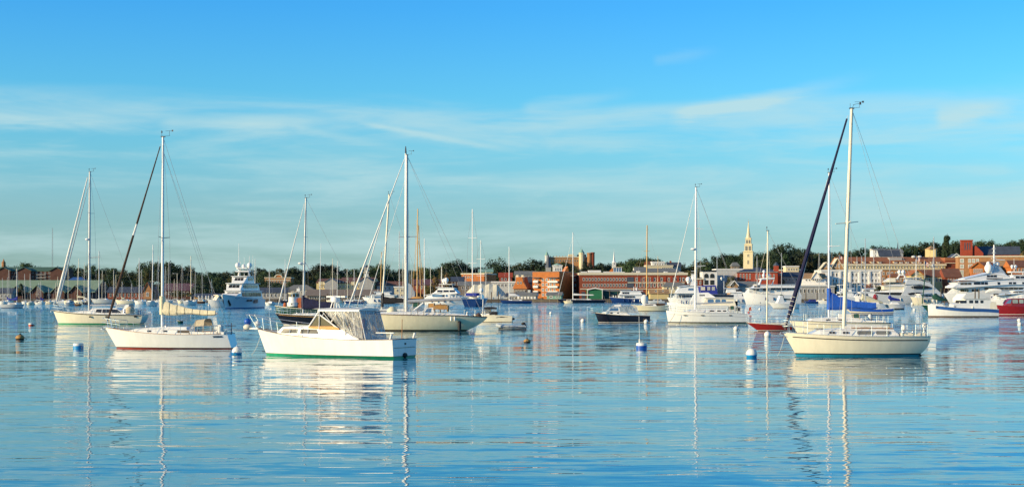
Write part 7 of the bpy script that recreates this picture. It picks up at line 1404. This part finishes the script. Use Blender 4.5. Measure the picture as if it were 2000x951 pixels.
for i, (px, yt, wl, half, cov, hm, flip) in enumerate([(5.5, 543, 594, 9, None, 'gel_white', 0), (14.5, 542, 593.5, 8, 'canvas_royal', 'gel_white', 0), (17.5, 527, 592.5, 10, None, 'gel_cream', 1), (49, 535, 594.5, 7, None, 'gel_white', 0), (59.5, 535, 595.5, 7, None, 'gel_cream', 1), (72, 560, 594, 7, 'canvas_navy', 'navy', 0), (76.5, 552, 593, 8, None, 'gel_white', 1), (80, 549, 594.5, 8, 'canvas_royal', 'gel_white', 0), (96, 562, 594, 7, None, 'gel_cream', 0), (109, 552, 592.5, 8, None, 'gel_white', 1), (112, 540, 592.3, 10, None, 'gel_white', 0), (133, 520, 593, 9, None, 'gel_cream', 0), (164, 512, 593, 10, 'canvas_white', 'gel_cream', 0), (171, 545, 592.5, 8, None, 'navy', 1), (199, 528, 592.4, 9, None, 'gel_white', 0), (206, 550, 592.2, 8, None, 'gel_cream', 1), (227, 537, 592.6, 8, None, 'gel_white', 1), (238, 550, 592.3, 8, 'canvas_cream', 'gel_cream', 0), (257, 554, 592.2, 8, None, 'gel_white', 0), (277, 527, 592.4, 8, None, 'gel_white', 1), (309, 500, 592.6, 9, None, 'gel_white', 0), (324, 520, 592.2, 8, None, 'navy_blue', 0), (329, 510, 592.4, 9, None, 'gel_white', 1), (340, 545, 592.0, 8, None, 'gel_white', 0), (355, 515, 592.2, 9, None, 'gel_cream', 0), (381, 530, 592.4, 8, 'canvas_tan', 'gel_white', 0), (395, 535, 592.0, 8, None, 'gel_white', 1), (413, 545, 592.0, 8, None, 'gel_cream', 0)]):
    look = {'gel_white': 'white', 'gel_cream': 'cream', 'navy': 'dark navy', 'navy_blue': 'blue'}[hm]; cv = {None: 'with bare boom', 'canvas_royal': 'with blue sail cover', 'canvas_navy': 'with navy sail cover', 'canvas_white': 'with white sail cover', 'canvas_cream': 'with cream sail cover', 'canvas_tan': 'with tan sail cover'}[cov]
    bg_ = 'the green-roofed shed' if px < 135 else ('the foot of the wood' if px < 215 else ('the brick terrace' if px < 300 else 'the maroon-roofed building'))
    sloop('small %s sloop %s moored off %s' % (look, cv, bg_), px-half, px+half, wl, (wl-6.5, wl-5, wl-5), (px, yt, px+random.uniform(-1, 1)), hm, flip=bool(flip), B=2.8, cover=cov, group=G, mr=.085, mm=random.choice(['alu', 'alu_cream', 'alu']), a=random.uniform(-12, 12), boomp=(px+half*.75 if not flip else px-half*.75, wl-9))
# masts of boats lying in the town marinas
for px, yt, mm, wl in [(487, 500, 'alu_white', 592), (498, 505, 'alu_white', 592), (526.5, 526, 'alu', 596), (556.5, 506, 'alu_white', 592), (650, 505, 'alu_cream', 592), (658.5, 510, 'alu_white', 592), (646, 560, 'alu', 592), (679, 525, 'alu_cream', 592), (692, 526, 'alu_white', 592), (787, 505, 'alu_cream', 592), (803, 525, 'alu', 592), (863, 520, 'alu_cream', 592), (908, 545, 'alu', 592), (1478.5, 500, 'alu', 592.6), (1600, 494, 'alu', 592), (1707, 496, 'alu', 593), (1788, 506, 'alu_white', 592.4), (1660, 520, 'alu_cream', 592.5), (1674, 500, 'alu', 592.2)]:
    nb = 'superyacht stern' if px < 510 else ('green workboat' if px < 600 else ('wharf shed' if px < 760 else ('schooner' if px < 880 else ('marquee' if px < 1000 else ('long domed yacht' if px < 1560 else ('white hotel' if px < 1720 else 'modern grey yacht'))))))
    sloop('small %s-masted sloop berthed by the %s' % ({'alu': 'grey', 'alu_white': 'white', 'alu_cream': 'cream'}[mm], nb), px-9, px+10, wl, (wl-6, wl-5, wl-5), (px, yt, px+random.uniform(-1.2, 1.2)), random.choice(['gel_white', 'gel_cream', 'navy']), B=2.8, group='sloops berthed by the '+nb, mr=.12, mm=mm)
# small powerboats, left shore
for i, (p0, p1, wl, hm, tp, lab, a) in enumerate([(53, 65, 595.5, 'gel_cream', 'gel_white', 'small cream cuddy boat off the green-roofed shed', 40), (66, 84, 594.5, 'gel_white', 'canvas_navy', 'white dayboat under a navy cover off the green-roofed shed', 0), (84, 99, 594, 'gel_cream', 'gel_cream', 'cream launch right of the navy-covered dayboat', 0), (99, 130, 592.5, 'yacht_white', 'yacht_white', 'low white motor yacht moored before the long shed end', 0), (127, 144, 597, 'yacht_grey', 'yacht_grey', 'blue-grey workboat stern-on behind the deck-saloon sloop bow', 50), (143, 158, 597.5, 'stripe_brown', 'canvas_cream', 'brown dinghy raft below the cream covered sloop', 0), (160, 178, 595, 'navy', 'canvas_cream', 'navy dayboat with cream tarpaulin', 20), (270, 288, 592.5, 'yacht_grey', 'yacht_white', 'grey motor cruiser left of the stern-on sloop', 0), (303, 322, 592, 'yacht_grey', 'yacht_white', 'grey motor cruiser right of the stern-on sloop', 0), (327, 352, 592, 'yacht_grey', 'gel_white', 'grey sport boat below the yellow-green bush', 0), (383, 400, 592.5, 'canvas_brown', 'gel_cream', 'dark brown launch near the shore tree', 0), (560, 590, 591.8, 'gel_white', 'gel_white', 'white cruiser moored behind the workboat wheelhouse', 0), (524, 534, 596.5, 'gel_white', 'gel_white', 'tiny white boat stern-on right of the three-deck yacht', 60), (1216, 1244, 591.2, 'gel_white', 'gel_white', 'white skiff at the float before the flybridge trawler', 0), (1570, 1598, 592.5, 'navy_blue', 'canvas_royal', 'launch with royal blue canopy at the pavilion dock', 0), (1264, 1298, 592, 'yacht_grey', 'yacht_grey', 'grey workboat in front of the olive yellow shed', 0), (1100, 1118, 592.4, 'gel_ivory', 'gel_ivory', 'small ivory tender beside the long navy yacht', 0)]):
    w_ = p1-p0; dk = wl-4.2 if i != 4 else wl-6
    yacht('small_boat', lab, p0, p1, wl, (dk-.8, dk, dk), [([(p0+w_*.3, dk), (p0+w_*.4, dk-3.2), (p1-w_*.2, dk-3.2), (p1-w_*.15, dk)], .9, .75, tp, [(p0+w_*.42, p1-w_*.25, dk-2.6, dk-1.2, 2)])], m=hm, B=2.6, a=a, ov=(.7, .1), cat='boat', rail=None)
# ------------------------------------------------------------------ docks and piles
for i, (p0, p1, D, lab) in enumerate([(1040, 1090, 795, 'timber fishing pier with pale pilings before the mint cottage'), (1186, 1262, 775, 'floating dock before the flybridge trawler'), (1560, 1640, 745, 'dark floating dock below the white pavilion'), (1700, 1800, 765, 'long low dock beside the modern grey yacht'), (930, 985, 770, 'low dock in front of the marquee'), (1395, 1470, 770, 'floating dock by the express cruiser'), (1860, 2040, 780, 'marina dock by the great superyacht'), (380, 470, 785, 'low dock with white posts on the left shore'), (600, 740, 785, 'wharf apron in front of the shingled shed')]):
    X0, X1 = wx(p0, D), wx(p1, D); o = empty('dock', ((X0+X1)/2, D, 0)); tag(o, lab, 'dock'); h = (X1-X0)/2; zt = 1.5 if i in (0, 8) else .55
    q = MB(); k = -h
    while k < h: q.box(k, min(k+.9, h), -1.6, 1.6, zt-.12, zt); k += .95
    d_ = q.build('decking', 'dock_wood', o); tag(d_, kind='stuff'); MB().box(-h, h, -1.5, 1.5, -.2 if zt < 1 else zt-.4, zt-.13).build('frame', 'pile_wood', o)
    n = max(3, int(h*2/(3 if i == 0 else 7)))
    for j in range(n):
        x = -h+.3+(2*h-.6)*j/(n-1)
        for y in (-1.5, 1.5): MB().tube((x, y, -1.5), (x, y, zt+(.5 if i != 7 else 1.0)), .16, None, 6).build('pile', 'pile_light' if i in (0, 7) else 'pile_wood', o)
    if i == 0:
        for z in (.5, 1.0): MB().box(-h, h, -1.75, -1.66, z-.12, z+.06).build('waler', 'pile_light', o)
for px, yt, wl in [(960, 570, 591.5), (973.5, 569, 591.5), (1009, 572, 591), (1191, 566, 591.3), (1207, 568, 591.3), (1222, 566, 591.5), (1236, 569, 591.5), (1252, 567, 591), (1560, 567, 591.5), (1574, 565, 592), (1596, 566, 592), (1640, 566, 592.5), (1662, 564, 592.5), (1716.5, 565, 592.5), (1723, 565, 592.5), (1736, 566, 592.5), (1756, 565, 592.5), (1788, 563, 592.5), (1838, 563, 594.5), (1845, 563, 594.5), (1853, 563, 594.5), (1904.5, 563, 597.5), (1912, 563, 597.5), (1998, 566, 599), (745, 572, 591.5), (640, 573, 591.5)]:
    D = Dw(wl); o = MB().loft([[(.22*k_*cos(t), .22*k_*sin(t), z) for t in [i*pi/4 for i in range(8)]] for z, k_ in ((-1.5, 1), (wz(yt, D)-.3, .95), (wz(yt, D), .6))]).build('mooring_pile', 'pile_wood'); o.location = (wx(px, D), D, 0)
    tag(o, 'dark timber mooring pile standing among the berthed boats', 'pile', 'mooring piles among the berths')
for i in range(11):
    px = 386+i*6.6+(i % 3)*.8; D = 790; o = MB().lathe((0, 0, -1), [(.28, 0), (.28, wz(578, D)+.6), (.4, wz(578, D)+.65), (.4, wz(578, D)+.95), (.05, wz(578, D)+1.2)], 8).build('dock_post', 'trim_white'); o.location = (wx(px, D), D+2.4, 0); tag(o, 'white capped dock post on the left shore', 'post', 'white dock posts')
# lamp posts
for px, yt, D, lab in ((841, 522, 812, 'tall arm lamp post behind the white motor yacht'), (949, 528, 812, 'tall lamp post beside the marquee'), (346, 534, 815, 'floodlight pole with crossbar on the left shore')):
    o = empty('lamp_post', (wx(px, D), D, 1.4)); tag(o, lab, 'pole'); h = wz(yt, D)-1.4; MB().tube((0, 0, 0), (0, 0, h), .14, .09, 6).build('pole', 'alu', o); MB().tube((-2.2, 0, h), (.4, 0, h), .07, None, 5).build('arm', 'alu', o); MB().box(-2.4, -1.7, -.15, .15, h-.12, h+.06).build('lamp_head', 'alu_white', o)
for px, yt, D, lab, sc in ((1806, 508, 815, 'white flagpole with red and white striped flag behind the modern grey yacht', 1.0), (1639, 497, 840, 'flagpole with small striped flag before the gabled hotel roofs', .8), (1790, 500, 822, 'tall bare-yard flagpole with drooping flag by the mustard gable', .9)):
    o = empty('flagpole', (wx(px, D), D, 1.3)); tag(o, lab, 'flagpole'); h = wz(yt, D)-1.3; MB().tube((0, 0, 0), (0, 0, h), .12, .06, 6).build('pole', 'alu_white', o); MB().ell((0, 0, h+.1), .16).build('finial', 'varnish', o, True)
    fl = MB()
    for k in range(7):
        fl.k = k % 2; z = h-.4-k*.34*sc
        fl.loft([[(x, .18*sin(x*2.2), z-x*.45), (x, .18*sin(x*2.2), z-.34*sc-x*.45)] for x in (0, .5*sc, 1.0*sc, 1.5*sc, 2.0*sc)], cap=False, close=False)
    fl.build('flag', ['red_hull', 'canvas_white'], o)
    MB().loft([[(x, .18*sin(x*2.2)-.03, h-.38-x*.45), (x, .18*sin(x*2.2)-.03, h-.4-1.3*sc-x*.45)] for x in (0, .4*sc, .9*sc)], cap=False, close=False).build('flag_canton', 'navy_blue', o)
# ------------------------------------------------------------------ buoys
def buoy(px, wl, wpx, kind, label, group=None):
    D = Dw(wl); r = wpx/2/F*D; o = empty('mooring_buoy', (wx(px, D), D, 0), random.uniform(0, 6.28)); tag(o, label, 'buoy', group)
    top, bot = {'wb': ('buoy_white', 'buoy_blue'), 'wr': ('buoy_white', 'buoy_red'), 'w': ('buoy_white', 'buoy_white'), 'tan': ('buoy_tan', 'weed'), 'wd': ('buoy_white', 'buoy_deep_blue'), 'cyl': ('buoy_white', 'buoy_blue'), 'spar': ('buoy_white', 'buoy_deep_blue')}[kind]
    if kind in ('cyl', 'spar', 'wr'):
        MB().lathe((0, 0, -.25*r), [(r*.9, 0), (r, .1*r), (r, .75*r), (r*.99, .76*r)], 16).build('lower_band', bot, o, True); MB().lathe((0, 0, .51*r), [(r*1.0, 0), (r, .35*r), (r*.92, .48*r), (.05, .52*r)], 16).build('top_cap', top, o, True); q = MB(); q.tube((0, 0, r), (0, 0, r*1.3), r*.08); q.path([(r*.2*cos(t), 0, r*1.3+r*.2*sin(t)) for t in [k*pi/4 for k in range(9)]], r*.05, 5); q.build('ring', 'steel', o)
        if kind == 'spar': MB().tube((r*.4, 0, r*.9), (r*.4, 0, r*1.7), r*.14, None, 8).build('collar', 'buoy_white', o); MB().tube((r*.4, 0, r*1.7), (r*.5, 0, r*6.0), r*.05, r*.03, 5).build('pickup_pole', 'buoy_white', o)
    else:
        k = .72 if kind == 'tan' else 1.0
        MB().ell((0, 0, r*.55*k), r, r, r*k, 16, 8, -.9, -.15).build('lower_half', bot, o, True); MB().ell((0, 0, r*.55*k), r*.998, r*.998, r*k, 16, 8, -.15, 1).build('upper_half', top, o, True)
        q = MB(); q.lathe((0, 0, r*1.5*k), [(r*.25, 0), (r*.2, r*.12), (r*.05, r*.2)], 8); q.path([(r*.14*cos(t), 0, r*1.7*k+r*.14*sin(t)) for t in [j*pi/4 for j in range(9)]], r*.05, 5); q.build('ring', 'steel' if kind != 'tan' else 'weed', o)
    MB().path([(0, 0, r*(1.1 if kind in ('cyl', 'spar', 'wr') else 1.5)), (r*.8, -r*.1, r*.7), (r*1.5, -r*.2, .0), (r*1.7, -r*.2, -.1)], max(.02, D*.00015), 5).build('pennant', 'rope_dark', o)
    return o
buoy(463, 692, 20, 'wb', 'white and blue ball buoy at the stern of the cream-boom sloop')
buoy(1468, 697, 22, 'wb', 'white and blue ball buoy left of the cream sloop bow')
buoy(153, 680, 20, 'cyl', 'drum buoy with white top and blue band')
buoy(1253, 680, 21, 'spar', 'white drum buoy with deep blue band and pickup pole')
buoy(61, 636, 10, 'wr', 'red drum buoy with white top near the deck-saloon sloop')
buoy(39, 663, 17, 'tan', 'rusty tan buoy crusted with weed')
buoy(1029.5, 669, 14, 'tan', 'tan domed buoy with dark weed rim in open water')
for px, wl, wd in ((1076, 613, 6), (1138.5, 629, 9), (1262, 630.5, 9), (1437.5, 644.5, 10), (1245.5, 606.5, 5), (1782, 595, 6), (1786, 607, 6), (1990.5, 628, 8), (1992, 635, 8), (1418, 605.5, 4.5), (1484, 605, 5), (408, 596.8, 4)): buoy(px, wl, wd, 'w', 'plain white ball buoy floating on its mooring', 'plain white mooring buoys')
buoy(1499, 657, 13, 'w', 'white buoy trailing dark pennant below the red sloop')
b = Boat('pickup_buoy', 'small red pickup flag buoy right of the high-freeboard sloop', 'buoy', 1459, 1466, 610.5, B=.5); b.add(MB().lathe((0, 0, -.1), [(.25, 0), (.3, .15), (.2, .3), (.05, .35)], 8), 'float', 'buoy_red', True); b.add(MB().tube((0, 0, .2), (0, 0, 1.3), .04), 'staff', 'alu'); b.add(MB().prism([(0, 0), (.62, .1), (.5, .95), (.1, .8)], lambda u, v, t: (-u, t, v+.35), -.03, .03), 'flag', 'buoy_red')
b = Boat('rowing_dinghy', 'small dark rowing dinghy lying off beyond the cream boom', 'dinghy', 346, 358, 631.5, a=10, B=.9); b.hull(deck=(.42, .34, .36), ov=(.15, .05), kt=.7, tm=.5, m='green_hull', rail='gel_cream', n=10, deckm='canvas_black')
